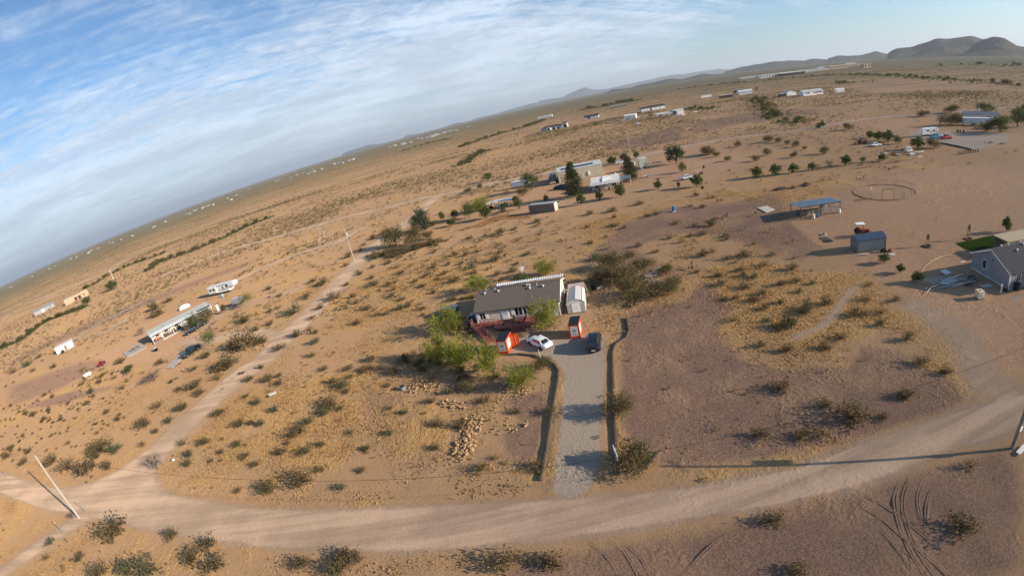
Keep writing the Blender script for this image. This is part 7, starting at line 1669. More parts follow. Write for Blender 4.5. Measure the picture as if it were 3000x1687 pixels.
a_ = r_.rand(n) * 6.28; s = 0.05; V = np.stack([np.stack([x - np.cos(a_) * s, y - np.sin(a_) * s, np.full(n, 0.02)], 1), np.stack([x + np.cos(a_) * s, y + np.sin(a_) * s, np.full(n, 0.02)], 1), np.stack([x + r_.normal(size=n) * 0.03, y + r_.normal(size=n) * 0.03, 0.09 + 0.05 * r_.rand(n)], 1)], 1).reshape(-1, 3)
LAWN = mat('lawn_green', rough=0.85, scale=0.8, c=(0.055, 0.105, 0.018), c2=(0.085, 0.145, 0.028), trans=0.25, spec=0.1)
tag(inst(np_mesh('lawn', V, np.arange(3 * n).reshape(-1, 3), LAWN), 'lawn'), 'bright green lawn behind the grey house', 'lawn', kind='stuff')
sheet('lawn_soil', lw, 0.012, mat('lawn_base', (0.06, 0.105, 0.02), 0.95, 0.2, 2))
# staked saplings
for z, h, lab in (((73.12, 58.55), 2.1, 'staked sapling in a soil ring, left of the lawn'), ((82.59, 56.34), 2.6, 'staked sapling in a soil ring, touching the lawn corner')):
    t = thing('staked_sapling', z, 0, lab, 'sapling')
    MB().tube((0, 0, 0), (0.02, 0, h * 0.75), 0.03, 0.02, 6).build('trunk', M_BARK, t)
    for s in (-0.5, 0.45): MB().tube((s, 0.05, 0), (s * 0.9, 0.05, h * 0.72), 0.03, n=5).build('stake', M_BARK, t)
    lf = leaves_np(np.random.RandomState(3).normal(size=(260, 3)) * np.array([0.14, 0.14, h * 0.13]) + np.array([0, 0, h * 0.82]), np.random.RandomState(4).normal(size=(260, 3)), 0.16, 0.6, np.random.RandomState(5))
    inst(np_mesh('crown', lf[0], lf[1], M_LEAF['green']), 'crown', t)
    V = []; F = []
    for i in range(20):
        a0 = 0.314 * i
        for r2, zz in ((0.35, 0.02), (0.7, 0.16), (1.05, -0.03)): V.append((r2 * math.cos(a0), r2 * math.sin(a0), zz))
        for q_ in range(2): F.append((i * 3 + q_, i * 3 + q_ + 1, ((i + 1) % 20) * 3 + q_ + 1, ((i + 1) % 20) * 3 + q_))
    MB().add(V, F).build('soil_ring', mat('dark_mulch', (0.11, 0.065, 0.04), 0.95, 0.3, 4), t)
# pipe heap, tote, bins, post, hose
hpz = (62.66, 46.18)
ph = thing('pipe_heap', hpz, R(-25), 'tangled heap of grey gates and pipes before the grey house', 'scrap')
for i in range(34):
    x, y = rb_.uniform(-2.8, 3.2), rb_.uniform(-1.3, 1.5); l = rb_.uniform(1.0, 2.6); a_ = rb_.gauss(0.1, 0.35); z = rb_.uniform(0.05, 0.55)
    MB().tube((x - l * math.cos(a_), y - l * math.sin(a_), z), (x + l * math.cos(a_), y + l * math.sin(a_), z + rb_.uniform(-0.05, 0.25)), 0.04, n=4).build('pipe', (GALV, STEEL, OFFWHITE)[rb_.randrange(3)], ph)
for i in range(4): MB().slab([(-0.8 + i * 0.6, -0.9 + i * 0.25, 0.3), (0.6 + i * 0.6, -0.8 + i * 0.25, 0.25), (0.7 + i * 0.6, 0.1 + i * 0.25, 0.35), (-0.7 + i * 0.6, 0.0 + i * 0.25, 0.4)], 0.05).build('sheet', GALV, ph)
scrap('timber_heap', (67.23, 44.28), 'heap of old boards between pipe heap and grey house', 16, 1.6, (WOODGREY, mat('dark_board', (0.12, 0.09, 0.07), 0.9, 0.2, 3), TIMBER), 0.4)
o = thing('paving_sheet', (67.39, 41.69), R(-20), 'pale flat sheet on the ground by the grey house wall', 'sheet'); MB().box(-0.9, 0.9, -0.5, 0.5, 0.05, 0.10).build('sheet', CONC, o); MB().box(-0.8, 0.8, -0.4, 0.4, 0.0, 0.05).build('pallet', WOODGREY, o)
o = thing('water_tote', (63.21, 39.92), R(-20), 'cream cube water tote standing before the pipe heap', 'tank'); MB().box(-0.5, 0.5, -0.55, 0.55, 0.15, 1.12).build('tank', mat('cream_plastic', (0.62, 0.52, 0.34), 0.45, 0.06, 2), o); MB().box(-0.55, 0.55, -0.6, 0.6, 0.0, 0.14).build('pallet', WOODGREY, o); MB().tube((0, 0, 1.12), (0, 0, 1.18), 0.14, n=10).build('cap', BLACK, o); MB().box(0.1, 0.4, -0.58, -0.55, 0.5, 0.8).build('label_plate', WHITE, o)
for k in range(4): MB().box(-0.53, 0.53, -0.575, -0.552, 0.3 + 0.22 * k, 0.32 + 0.22 * k).build('cage_bar', GALV, o)
o = thing('pump_post', (67.48, 39.03), 0, 'white post on a concrete foot at the grey house corner', 'post'); MB().tube((0, 0, 0), (0, 0, 1.15), 0.07, n=8).build('pipe', WHITE, o); MB().box(-0.3, 0.3, -0.15, 0.15, 0.0, 0.06).build('foot', CONC, o); MB().box(-0.05, 0.15, -0.08, 0.08, 1.15, 1.25).build('head', WHITE, o)
for z, lab in (((70.39, 38.08), 'black wheeled bin at the grey house front'), ((68.63, 38.93), 'dark low barrel at the grey house corner')):
    o = thing('wheeled_bin' if 'bin' in lab else 'barrel', z, R(-6), lab, 'bin' if 'bin' in lab else 'barrel')
    if 'bin' in lab: MB().prism([(-0.3, 0), (0.3, 0), (0.38, 1.05), (-0.38, 1.05)], 'x', -0.33, 0.33).build('tub', BLACK, o); MB().box(-0.36, 0.36, -0.42, 0.42, 1.05, 1.12).build('lid', BLACK, o)
    else: MB().tube((0, 0, 0), (0, 0, 0.6), 0.35, 0.4, 12).build('shell', BLACK, o); MB().tube((0, 0, 0.6), (0, 0, 0.63), 0.42, n=12).build('rim', STEEL, o)
hs = [(62.96, 51.24), (65.93, 52.60), (68.73, 53.35), (71.11, 53.55), (73.79, 53.42), (75.42, 53.42)]
P = smooth_line(hs, 0.4); MB().path([(p[0] - P[0][0], p[1] - P[0][1], 0.05) for p in P], 0.035, 5).build('garden_hose', mat('yellow_hose', (0.55, 0.36, 0.14), 0.6), loc=(P[0][0], P[0][1]), label='yellow hose curving over the bare yard by the grey house', cat='hose')
o = thing('white_tarp', (65.65, 48.27), R(10), 'pale pinkish tarp over part of the pipe heap', 'tarp'); MB().slab([(-0.9, -0.6, 0.35), (0.8, -0.5, 0.3), (0.9, 0.6, 0.5), (-0.7, 0.7, 0.6)], 0.05).build('cloth', OFFWHITE, o); MB().box(-0.5, 0.5, -0.4, 0.4, 0.0, 0.3).build('crate', WOODGREY, o)
MB().box(-0.6, 0.6, -0.05, 0.05, 0.02, 0.10).build('white_pipe', WHITE, loc=(72.32, 49.89), rz=R(-5), label='short white pipe in the grey house shadow', cat='pipe')
o = thing('boundary_slab', (40.65, 17.16), R(10), 'pale slab by the right power pole', 'slab'); MB().box(-0.6, 0.9, -0.22, 0.22, 0, 0.12).build('slab', OFFWHITE, o); MB().box(-0.5, 0.8, -0.15, 0.15, -0.05, 0.0).build('bed', CONC, o)

# ------------------------------------------------------------------ compound behind (metal shop, house, trailers)
a, b = (29.0, 192.15), (47.39, 190.38); az = R(-7.0); L, D = 18.6, 12.4
SHOPW = mat('ribbed_cream_metal', (0.50, 0.44, 0.33), 0.6, 0.06, 0.6)
sp_ = gable('metal_shop', loc_in(a, az, L / 2, D / 2), az, L, D, 4.5, 5.6, SHOPW, GALV, 'large cream ribbed metal shop with grey roof and solar panels', 'workshop', over=0.15, corr=0.8)
for i in range(30):
    x = -L / 2 + 0.3 + i * 0.62; MB().box(x, x + 0.12, -D / 2 - 0.05, -D / 2 + 0.002, 0.1, 4.4).build('wall_rib', SHOPW, sp_)
MB().box(-L / 2 + 1.2, -L / 2 + 4.6, -D / 2 - 0.09, -D / 2 + 0.01, 0.05, 3.7).build('roller_door', mat('tan_door', (0.40, 0.29, 0.21), 0.7), sp_)
MB().box(3.0, 3.9, -D / 2 - 0.4, -D / 2 - 0.06, 1.0, 2.6).build('wall_cooler', WHITE, sp_)
PV = mat('solar_panel', (0.012, 0.018, 0.04), 0.15, 0.2, 1.0, spec=0.6)
sl_ = (5.6 - 4.5) / (D / 2)
for i in range(12):
    x = -L / 2 + 1.8 + i * 1.12
    if i in (3, 4): continue
    y0, y1 = -D / 2 + 1.6, -D / 2 + 3.4
    MB().slab([(x, y0, 4.5 + sl_ * 1.6 + 0.22), (x + 1.05, y0, 4.5 + sl_ * 1.6 + 0.22), (x + 1.05, y1, 4.5 + sl_ * 3.4 + 0.22), (x, y1, 4.5 + sl_ * 3.4 + 0.22)], 0.05).build('solar_panel', PV, sp_)
# house with metal roofs
a = (34.09, 158.29); az = R(-18)
hs_ = thing('metal_roof_house', a, az, 'house with pale metal roofs and a deep front porch beside the tall pine', 'house')
MB().box(0.3, 9.8, 2.6, 11.5, 0, 2.7).build('wall', TAUPE, hs_)
m = MB(); wave_sheet(m, -0.2, 10.2, [(-0.4, 2.45), (2.8, 2.85)], 0.45, 0.06); m.build('porch_roof', GALV, hs_)
for (ya, za), (yb, zb) in (((2.6, 2.75), (7.0, 4.1)), ((7.0, 4.1), (12.0, 2.7))):
    m = MB()
    if ya < 3: wave_sheet(m, 0.0, 10.2, [(ya, za), (yb, zb)], 0.5, 0.05)
    else: wave_sheet(m, 0.0, 10.2, [(ya, za), (yb, zb)], 0.5, 0.05)
    m.build('roof', PALEMETAL, hs_)
MB().prism([(2.6, 2.7), (11.5, 2.7), (7.0, 4.0)], 'x', 0.3, 9.8).build('gable_wall', TAUPE, hs_)
m = MB(); m.slab([(4.2, 2.2, 2.9), (7.6, 5.0, 3.75), (4.2, 6.9, 4.16), (4.2, 4.0, 3.6)], 0.06); m.build('cross_gable_roof', WHITE, hs_)
for x in (0.2, 2.6, 5.0, 7.4, 9.8): MB().box(x, x + 0.15, 0.0, 0.15, 0, 2.5).build('porch_post', mat('porch_brown', (0.10, 0.055, 0.04), 0.8), hs_)
MB().box(0.0, 10.0, -0.1, 0.05, 2.32, 2.46).build('porch_beam', mat('porch_brown', None), hs_)
window(hs_, 1.4, 0.9, 1.5, 1.2, 2.6); window(hs_, 7.4, 0.9, 1.5, 1.2, 2.6); MB().box(4.4, 5.4, 2.53, 2.62, 0.02, 2.1).build('door', OFFWHITE, hs_)
MB().ball((8.9, 8.5, 4.0), 0.3, 0.3, 0.35, 8, 5).build('satellite_dish', WHITE, hs_)
m = MB(); m.slab([(10.3, 4.0, 2.4), (14.0, 3.4, 2.5), (14.2, 8.0, 2.9), (10.3, 8.2, 2.9)], 0.08); m.build('side_roof', mat('blue_grey_metal', (0.20, 0.24, 0.29), 0.4, 0.08, 0.6, metal=0.3), hs_)
for x, y in ((13.8, 3.6), (14.0, 7.8), (11.0, 3.9)): MB().box(x - 0.06, x + 0.06, y - 0.06, y + 0.06, 0, 2.4).build('side_post', WHITE, hs_)
for i, (dx_, lab) in enumerate(((3.0, 'left'), (6.2, 'middle'), (8.2, 'right'))):
    o = thing('porch_chair', loc_in(a, az, dx_, 1.3), az, f'dark red chair on the porch, {lab} one', 'chair'); MB().box(-0.3, 0.3, -0.3, 0.3, 0.35, 0.45).build('seat', RUST, o); MB().box(-0.3, 0.3, 0.25, 0.32, 0.45, 1.0).build('backrest', RUST, o); MB().box(-0.28, 0.28, -0.25, 0.25, 0.0, 0.34).build('base', BLACK, o)
o = thing('leaning_poles', (45.91, 160.68), R(-40), 'dark poles leaning beside the house, right end', 'poles')
for i in range(3): MB().tube((0.3 * i, 0, 0.1), (1.6 + 0.4 * i, -1.8 - 0.5 * i, 0.8 if i else 0.2), 0.07, n=5).build('pole', RUST if i else BLACK, o)
# tan container
a, b = (11.23, 148.74), (18.59, 143.72); az = ang(a, b)
tc_ = boxhouse('cargo_container', loc_in(a, az, 4.5, 1.2), az, 9.0, 2.4, 2.7, mat('brown_container', (0.20, 0.155, 0.125), 0.8, 0.06, 1), mat('container_roof', (0.36, 0.37, 0.38), 0.5, 0.06, 1), 'brown cargo container with pale end doors at the compound edge', 'container', over=0.03, ribs=0.5, roof_t=0.05)
for k in range(2): MB().box(4.5, 4.56, -1.15 + 1.16 * k, -0.02 + 1.16 * k, 0.1, 2.6).build('end_door', mat('pale_tan_door', (0.60, 0.49, 0.38), 0.7, 0.04, 1), tc_)
o = thing('tilted_mast', (20.80, 148.26), 0, 'short white post with a black head right of the container', 'post'); MB().tube((0, 0, 0), (0.05, 0, 1.7), 0.09, n=6).build('post', WHITE, o); MB().box(-0.3, 0.35, -0.12, 0.12, 1.65, 2.0).build('head', BLACK, o)
# motor coach beside the shop
a, b = (25.28, 194.12), (27.68, 191.92)
cz = R(78)
o = thing('motor_coach', back(mid2(a, b), R(-12), 4.6), cz + math.pi, 'dark and tan motor coach parked at the left end of the shop', 'coach')
MB().prism([(-4.6, 0.45), (4.6, 0.45), (4.75, 1.4), (4.5, 3.35), (4.2, 3.5), (-4.6, 3.5)][::-1], 'y', -1.27, 1.27).build('body', mat('coach_dark', (0.055, 0.052, 0.050), 0.35, 0.1, 0.6, spec=0.5), o)
MB().box(-4.4, 4.0, -1.1, 1.1, 3.5, 3.54).build('roof', mat('coach_roof', (0.30, 0.33, 0.36), 0.4), o); MB().box(4.55, 4.80, -1.2, 1.2, 0.45, 1.05).build('front_cap', mat('coach_tan', (0.55, 0.43, 0.30), 0.4), o)
MB().slab([(4.79, -1.1, 1.45), (4.79, 1.1, 1.45), (4.55, 1.1, 3.0), (4.55, -1.1, 3.0)], 0.03).build('windscreen', GLASS, o); MB().box(2.6, 3.6, -0.45, 0.45, 3.54, 3.85).build('air_unit', BLACK, o); MB().box(3.9, 4.2, -1.1, 1.1, 3.54, 3.6).build('roof_band', WHITE, o)
for x in (-2.6, 3.0):
    for sy in (-1.1, 1.1): wheel(o, x, sy, 0.5, 0.5, 0.3)
for s in (-1, 1): MB().box(4.6, 4.8, *sorted((s * 1.3, s * 1.6)), 1.8, 2.3).build('mirror', BLACK, o)
# white box trailer, parked cars
a, b = (9.90, 205.71), (15.20, 203.16); az = ang(a, b)
trailer('box_trailer', back(loc_in(a, az, 4.2, 0), az, 1.2), az, 8.4, 2.4, 2.3, 0.55, WHITE, 'white box trailer left of the shop, half behind a green tree', 'trailer', 2, roofm=WHITE)
car('sedan', (26.88, 180.53), R(-10), 'sedan', car_paint('maroon_paint', (0.06, 0.012, 0.02)), 'dark maroon car left of the tall pine')
car('suv', (28.62, 177.87), R(-60), 'suv', PB, 'black car right beside the maroon one under the pine')
# open shelter with clutter
a, b = (-0.67, 172.81), (6.62, 170.68); az = R(-20)
o = thing('open_shelter', mid2(a, b), az, 'long low open shelter with grey roof left of the brown container', 'shelter')
for k, (x0, x1, dz_) in enumerate(((-5.2, -2.6, -0.25), (-2.6, 4.8, 0.0))):
    m = MB(); wave_sheet(m, x0, x1, [(-1.6, 2.2 + dz_), (1.8, 2.55 + dz_)], 0.6, 0.05); m.build('roof', GALV, o)
for x in (-5.0, -2.6, 0.0, 2.4, 4.6):
    for y in (-1.4, 1.6): MB().box(x - 0.07, x + 0.07, y - 0.07, y + 0.07, 0, 2.2).build('post', RUST, o)
for i, (dx_, m, lab) in enumerate(((-3.6, BLACK, 'dark machine under the left end of the open shelter'), (-1.0, WHITE, 'white appliance under the open shelter'), (0.8, BLACK, 'black tank under the middle of the open shelter'), (3.0, OFFWHITE, 'pale cabinet under the right of the open shelter'), (1.8, WHITE, 'white drum under the open shelter'))):
    q = thing('stored_item', loc_in(mid2(a, b), az, dx_, -0.4), az + 0.3 * i, lab, 'item'); MB().box(-0.5, 0.5, -0.4, 0.4, 0.1, 1.0).build('case', m, q); MB().box(-0.45, 0.45, -0.35, 0.35, 1.0, 1.12).build('top', STEEL, q); MB().box(-0.4, 0.4, -0.3, 0.3, 0, 0.1).build('base', BLACK, q)
# tall pale tank box and white vehicles
a = (62.37, 182.16)
o = thing('water_tank', a, R(-10), 'tall pale green square tank on posts right of the broad pine', 'tank'); MB().box(-1.6, 1.6, 0, 3.2, 1.0, 4.4).build('tank', mat('pale_green_steel', (0.40, 0.43, 0.37), 0.6, 0.08, 0.8), o); MB().box(-1.65, 1.65, -0.05, 3.25, 4.4, 4.5).build('rim', OFFWHITE, o); MB().box(-1.2, 0.2, 0.8, 2.2, 4.5, 4.55).build('hatch', mat('pinkish_hatch', (0.6, 0.4, 0.33), 0.7), o)
for x in (-1.4, 1.4):
    for y in (0.2, 3.0): MB().box(x - 0.12, x + 0.12, y - 0.12, y + 0.12, 0, 1.0).build('leg', STEEL, o)
MB().tube((-1.2, -0.2, 1.2), (-0.7, -2.4, 0.1), 0.14, n=6).build('chute', GALV, o)
car('pickup', (62.35, 195.74), R(70), 'pickup', PW, 'white truck behind the broad pine', 'truck'); car('sedan', (60.77, 208.26), R(-15), 'sedan', PW, 'white car roof showing behind the broad pine')
a, b = (63.03, 147.35), (66.19, 147.08); car('sedan', back(mid2(a, b), R(-16), 0.8), R(-16) + math.pi, 'sedan', PW, 'white old sedan alone among the compound saplings')
scrap('scrap_pile', (70.77, 190.30), 'dark scrap between the pale tank and the great dark tree', 10, 2.2, (BLACK, STEEL, GALV)); scrap('scrap_pile', (60.48, 157.58), 'scattered stones and scrap behind the bushy tree', 12, 2.6, (WOODGREY, RUST, STEEL), 0.3); scrap('scrap_pile', (57.27, 164.85), 'pile of poles and scrap right of the broad pine', 14, 1.6, (WOODGREY, STEEL, GALV), 0.8)
o = thing('scrap_shed_frame', (71.25, 150.84), R(-16), 'rusty frame with tan sheet right of the white old sedan', 'frame'); MB().slab([(-1.6, 0.2, 1.2), (1.2, 0.2, 1.2), (1.2, 1.8, 1.4), (-1.6, 1.8, 1.4)], 0.06).build('sheet', mat('pinkish_sheet', (0.45, 0.28, 0.20), 0.8, 0.08, 1), o); MB().box(-0.6, 1.3, -0.4, -0.3, 0, 0.9).build('panel', RUST, o); MB().box(-0.5, -0.2, -0.5, -0.42, 0.5, 1.0).build('white_plate', WHITE, o)
for x in (-1.5, 1.1):
    for y in (0.25, 1.7): MB().box(x, x + 0.08, y, y + 0.08, 0, 1.2).build('leg', RUST, o)
# ------------------------------------------------------------------ left-hand property
az = math.atan2(126.71 - 111.62, -90.98 + 104.61); a = (-104.61, 111.62); L = 20.6
lh = thing('mobile_home', a, az, 'long cream mobile home with pale roof and cluttered porch, left', 'house')
MB().box(0.3, L - 0.2, 2.4, 8.6, 0.6, 2.6).build('wall', CREAM, lh); MB().box(0.4, L - 0.3, 2.5, 8.5, -0.1, 0.6).build('skirting', OFFWHITE, lh)
r = MB(); r.slab([(-0.2, -0.2, 2.62), (L + 0.2, -0.2, 2.62), (L + 0.2, 2.2, 2.78), (-0.2, 2.2, 2.78)], 0.10); r.build('porch_roof', WHITE, lh)
r = MB(); r.slab([(-0.2, 2.0, 2.84), (L + 0.2, 2.0, 2.84), (L + 0.2, 5.6, 3.45), (-0.2, 5.6, 3.45)], 0.12); r.slab([(-0.2, 5.6, 3.45), (L + 0.2, 5.6, 3.45), (L + 0.2, 9.2, 2.7), (-0.2, 9.2, 2.7)], 0.12); lr = r.build('roof', GREYROOF, lh)
MB().prism([(2.4, 2.6), (8.6, 2.6), (5.5, 3.3)], 'x', 0.3, L - 0.2).build('gable_wall', CREAM, lh)
for i in range(4): MB().slab([(L - 4.7 + i * 1.2, 0.15, 2.72), (L - 3.65 + i * 1.2, 0.15, 2.72), (L - 3.65 + i * 1.2, 1.85, 2.83), (L - 4.7 + i * 1.2, 1.85, 2.83)], 0.05).build('solar_panel', PV, lh)
for x in (0.1, 3.4, 6.8, 10.2, 13.6, 17.0, L - 0.2): MB().box(x, x + 0.12, 0.0, 0.12, 0, 2.55).build('porch_post', WHITE, lh)
MB().box(0.2, 11.0, 0.0, 2.4, 0.1, 0.35).build('porch_floor', WOODGREY, lh); MB().box(3.0, 9.0, -0.9, -0.05, 0.02, 0.16).build('porch_step', CREAM, lh)
for x in (1.6, 4.6, 8.2, 12.5, 16.2): window(lh, x, 1.2, 1.2, 0.9, 2.4, frame=OFFWHITE)
MB().box(10.4, 11.3, 2.33, 2.42, 0.62, 2.4).build('door', WHITE, lh); MB().box(11.4, 12.3, 2.30, 2.40, 0.62, 2.3).build('screen_door', OFFWHITE, lh)
MB().tube((-0.5, 2.6, 2.4), (-0.6, 2.7, 3.4), 0.05, n=5).build('antenna', STEEL, lh); MB().tube((5.0, 3.4, 3.0), (5.0, 3.4, 3.35), 0.08, n=6).build('vent_pipe', BLACK, lr)
for i, (x, y, s, m, lab) in enumerate(((1.4, 1.0, 0.55, mat('orange_cloth', (0.55, 0.16, 0.07), 0.8), 'orange cushioned bench at the left end of the porch'), (2.6, 1.5, 0.5, mat('pink_cloth', (0.5, 0.28, 0.25), 0.8), 'pinkish armchair on the left porch'), (4.4, 1.2, 0.45, mat('brown_cloth', (0.16, 0.10, 0.06), 0.8), 'brown armchair on the porch'), (5.8, 1.4, 0.5, WOODGREY, 'wooden chair near the middle of the porch'), (7.4, 1.2, 0.45, mat('brown_cloth', None), 'dark chair beside the porch door'), (9.2, 1.3, 0.5, BLACK, 'black grill on the right part of the porch'))):
    o = thing('porch_bench' if i == 0 else 'porch_chair', loc_in(a, az, x, y) + (0.35,), az, lab, 'chair'); MB().box(-s, s, -0.3, 0.3, 0.3, 0.48).build('seat', m, o); MB().box(-s, s, 0.25, 0.36, 0.48, 1.0).build('backrest', m, o); MB().box(-s + 0.05, s - 0.05, -0.25, 0.25, 0.0, 0.29).build('base', BLACK, o)
# fifth-wheel camper
a, b = (-107.36, 151.36), (-93.55, 148.84); az = ang(a, b)
trailer('fifth_wheel_camper', back(mid2(a, b), az, 1.25), az, 13.2, 2.5, 2.75, 0.75, WHITE, 'long white fifth-wheel camper with dark windows behind the mobile home', 'camper', 2, wins=((-5.6, 1.15, 1.0, 0.8), (-3.9, 1.15, 1.1, 0.85), (-2.3, 1.3, 0.4, 0.8), (0.8, 1.0, 0.5, 1.0), (2.6, 1.45, 1.1, 0.85)), gooseneck=2.6, stripe=(((-6.3, 2.3), (-1.6, 2.45), (3.6, 2.5)), ((-6.0, 0.35), (-3.0, 0.75), (0.0, 1.0)), ((0.3, 0.6), (3.0, 1.1), (5.6, 1.6)), ((-1.0, 0.3), (-1.0, 2.4))), roofm=OFFWHITE)
sl_o = bpy.data.objects.get('fifth_wheel_camper')
MB().box(-6.1, -2.0, -1.6, -1.24, 1.15, 3.2).build('slide_out', WHITE, sl_o)
for x in (-5.5, -3.8): MB().box(x, x + 1.1, -1.63, -1.58, 1.95, 2.75).build('window', GLASS, sl_o)
o = thing('blue_barrel', (-97.89, 145.58), 0, 'light blue barrel in front of the fifth-wheel camper', 'barrel'); MB().tube((0, 0, 0), (0, 0, 1.0), 0.4, n=12).build('shell', mat('sky_barrel', (0.20, 0.42, 0.62), 0.5), o); MB().tube((0, 0, 1.0), (0, 0, 1.05), 0.42, n=12).build('lid', WHITE, o)
o = thing('white_tarp_car', (-114.94, 145.29), R(30), 'white covered car behind the mobile home roof', 'car'); MB().ball((0, 0, 0.6), 2.2, 0.95, 0.85, 14, 8).build('cover', WHITE, o, smooth=True); MB().box(-2.0, 2.0, -0.85, 0.85, 0, 0.5).build('skirt', OFFWHITE, o)
# small grey enclosed trailer
a, b = (-84.23, 128.64), (-81.15, 128.86); az = R(5)
trailer('cargo_trailer', back(mid2(a, b), az, 0.9), az, 3.6, 1.8, 1.7, 0.5, mat('grey_trailer', (0.26, 0.27, 0.28), 0.5, 0.06, 1), 'small grey enclosed trailer under the thin tree', 'trailer', 1, nose=True, roofm=mat('pale_trailer_roof', (0.55, 0.57, 0.60), 0.4))
# cars
a, b = (-80.53, 92.96), (-78.50, 98.13); az = R(68)
car('pickup', back(mid2(a, b), az, 0.2), az + math.pi, 'pickup', PDK, 'black-green pickup on the concrete strip beside the leaning tree', 'truck')
a, b = (-92.44, 111.24), (-89.11, 115.29); az = R(46)
car('sedan', mid2(a, b), az + math.pi, 'sedan', PB, 'black car under the leafy tree by the mobile home porch')
car('suv', loc_in(mid2(a, b), az, 3.0, 1.6), az + math.pi, 'suv', PDK, 'dark SUV behind the black car at the mobile home')
# red buggy
o = thing('red_buggy', (-122.42, 105.74), R(110), 'red open buggy standing alone on the bare track, left', 'buggy')
BR = car_paint('buggy_red', (0.36, 0.012, 0.02), 0.35)
MB().prism([(-1.3, 0.35), (1.3, 0.35), (1.4, 0.6), (1.2, 0.85), (0.4, 0.95), (-0.3, 0.75), (-1.3, 0.95)][::-1], 'y', -0.62, 0.62).build('body', BR, o)
for sx, sy in ((0.35, -0.55), (0.35, 0.55), (-0.9, -0.55), (-0.9, 0.55)): MB().tube((sx, sy, 0.8), (sx * 0.8, sy * 0.85, 1.65), 0.035, n=5).build('roll_bar', BR, o)
MB().tube((0.28, -0.47, 1.65), (0.28, 0.47, 1.65), 0.035, n=5).tube((-0.72, -0.47, 1.65), (-0.72, 0.47, 1.65), 0.035, n=5).tube((0.28, -0.47, 1.65), (-0.72, -0.47, 1.65), 0.035, n=5).tube((0.28, 0.47, 1.65), (-0.72, 0.47, 1.65), 0.035, n=5).build('cage', BR, o)
for sy in (-0.28, 0.28): MB().box(-0.5, 0.0, sy - 0.2, sy + 0.2, 0.7, 0.9).box(-0.6, -0.48, sy - 0.2, sy + 0.2, 0.8, 1.3).build('seat', BLACK, o)
for sx in (-0.95, 0.95):
    for sy in (-0.75, 0.75): wheel(o, sx, sy, 0.36, 0.36, 0.28)
MB().box(1.25, 1.42, -0.4, 0.4, 0.5, 0.62).build('bumper', WHITE, o)
# propane tank
a, b = (-122.57, 97.52), (-120.75, 99.10); az = ang(a, b)
o = thing('propane_tank', mid2(a, b), az, 'white horizontal propane tank on bare ground, left', 'tank')
MB().tube((-1.0, 0, 0.75), (1.0, 0, 0.75), 0.48, n=16).ball((-1.0, 0, 0.75), 0.28, 0.48, 0.48, 14, 8).ball((1.0, 0, 0.75), 0.28, 0.48, 0.48, 14, 8).build('vessel', WHITE, o); MB().tube((0, 0, 1.22), (0, 0, 1.36), 0.16, n=10).build('dome', WHITE, o)
for x in (-0.65, 0.65): MB().box(x - 0.1, x + 0.1, -0.35, 0.35, 0.0, 0.4).build('saddle', CONC, o)
# white hut
a, b = (-176.76, 133.92), (-171.02, 138.82); az = ang(a, b)
boxhouse('white_hut', loc_in(a, az, 3.7, 1.6), az, 7.4, 3.2, 2.5, WHITE, OFFWHITE, 'small white hut with dark door, far left', 'hut', over=0.25, slope=0.2, wins=(('f', 1.6, 1.3, 0.8, 0.6, 2), ('l', -0.5, 1.2, 0.8, 0.7, 1)), doors=(('f', 0.1, 0.95, 2.0, mat('brown_door', (0.22, 0.14, 0.10), 0.7)),))
# concrete slab with benches, strip, black bin
MB().prism([(-118.02, 111.47), (-111.62, 106.11), (-106.81, 110.60), (-114.99, 117.23)], 'z', 0, 0.12).build('concrete_slab', CONC, label='concrete patio slab left of the mobile home', cat='slab')
MB().prism([(-84.34, 89.86), (-81.35, 88.76), (-81.65, 96.09), (-84.88, 98.67)], 'z', 0, 0.08).build('concrete_strip', CONC, label='narrow concrete strip under the dark pickup', cat='slab')
for z, lab in (((-112.88, 110.95), 'left'), ((-112.04, 112.34), 'right')):
    o = thing('picnic_bench', z + (0.12,), R(40), f'weathered picnic bench on the concrete patio, {lab} one', 'bench'); MB().box(-0.8, 0.8, -0.35, 0.35, 0.68, 0.74).build('tabletop', WOODGREY, o)
    for s in (-0.65, 0.65): MB().box(-0.8, 0.8, s - 0.12, s + 0.12, 0.4, 0.45).build('seat', WOODGREY, o); MB().box(s - 0.05, s + 0.05, -0.6, 0.6, 0.0, 0.67).build('leg', WOODGREY, o)
o = thing('black_bin', (-98.73, 105.13), R(20), 'black bin with white lid before the mobile home porch', 'bin'); MB().prism([(-0.35, 0), (0.35, 0), (0.4, 0.95), (-0.4, 0.95)], 'x', -0.36, 0.36).build('tub', BLACK, o); MB().box(-0.4, 0.4, -0.44, 0.44, 0.95, 1.05).build('lid', WHITE, o)
for z, h, lab in (((-90.19, 128.94), 1.9, 'white upright panel right of the mobile home'),):
    o = thing('standing_board', z, R(50), lab, 'panel'); MB().box(-0.35, 0.35, -0.04, 0.04, 0.1, h).build('panel', WHITE, o); MB().box(-0.4, 0.4, -0.12, 0.12, 0, 0.1).build('foot', CONC, o)
for z, lab in (((-84.20, 113.01), 'thin leaning post right of the dark cars'), ((-84.18, 101.90), 'thin post in the turning yard of the mobile home'), ((-85.20, 93.36), 'thin post on the concrete strip'), ((-67.11, 40.09), 'thin survey stake near the road junction'), ((-68.58, 35.68), 'leaning thin stake by the lower left track')):
    o = thing('thin_post', z, 0, lab, 'post'); MB().tube((0, 0, 0), (-0.2, 0.1, 1.8), 0.04, n=5).build('post', STEEL, o); MB().tube((-0.2, 0.1, 1.8), (-0.205, 0.102, 1.86), 0.05, n=5).build('cap', WHITE, o)
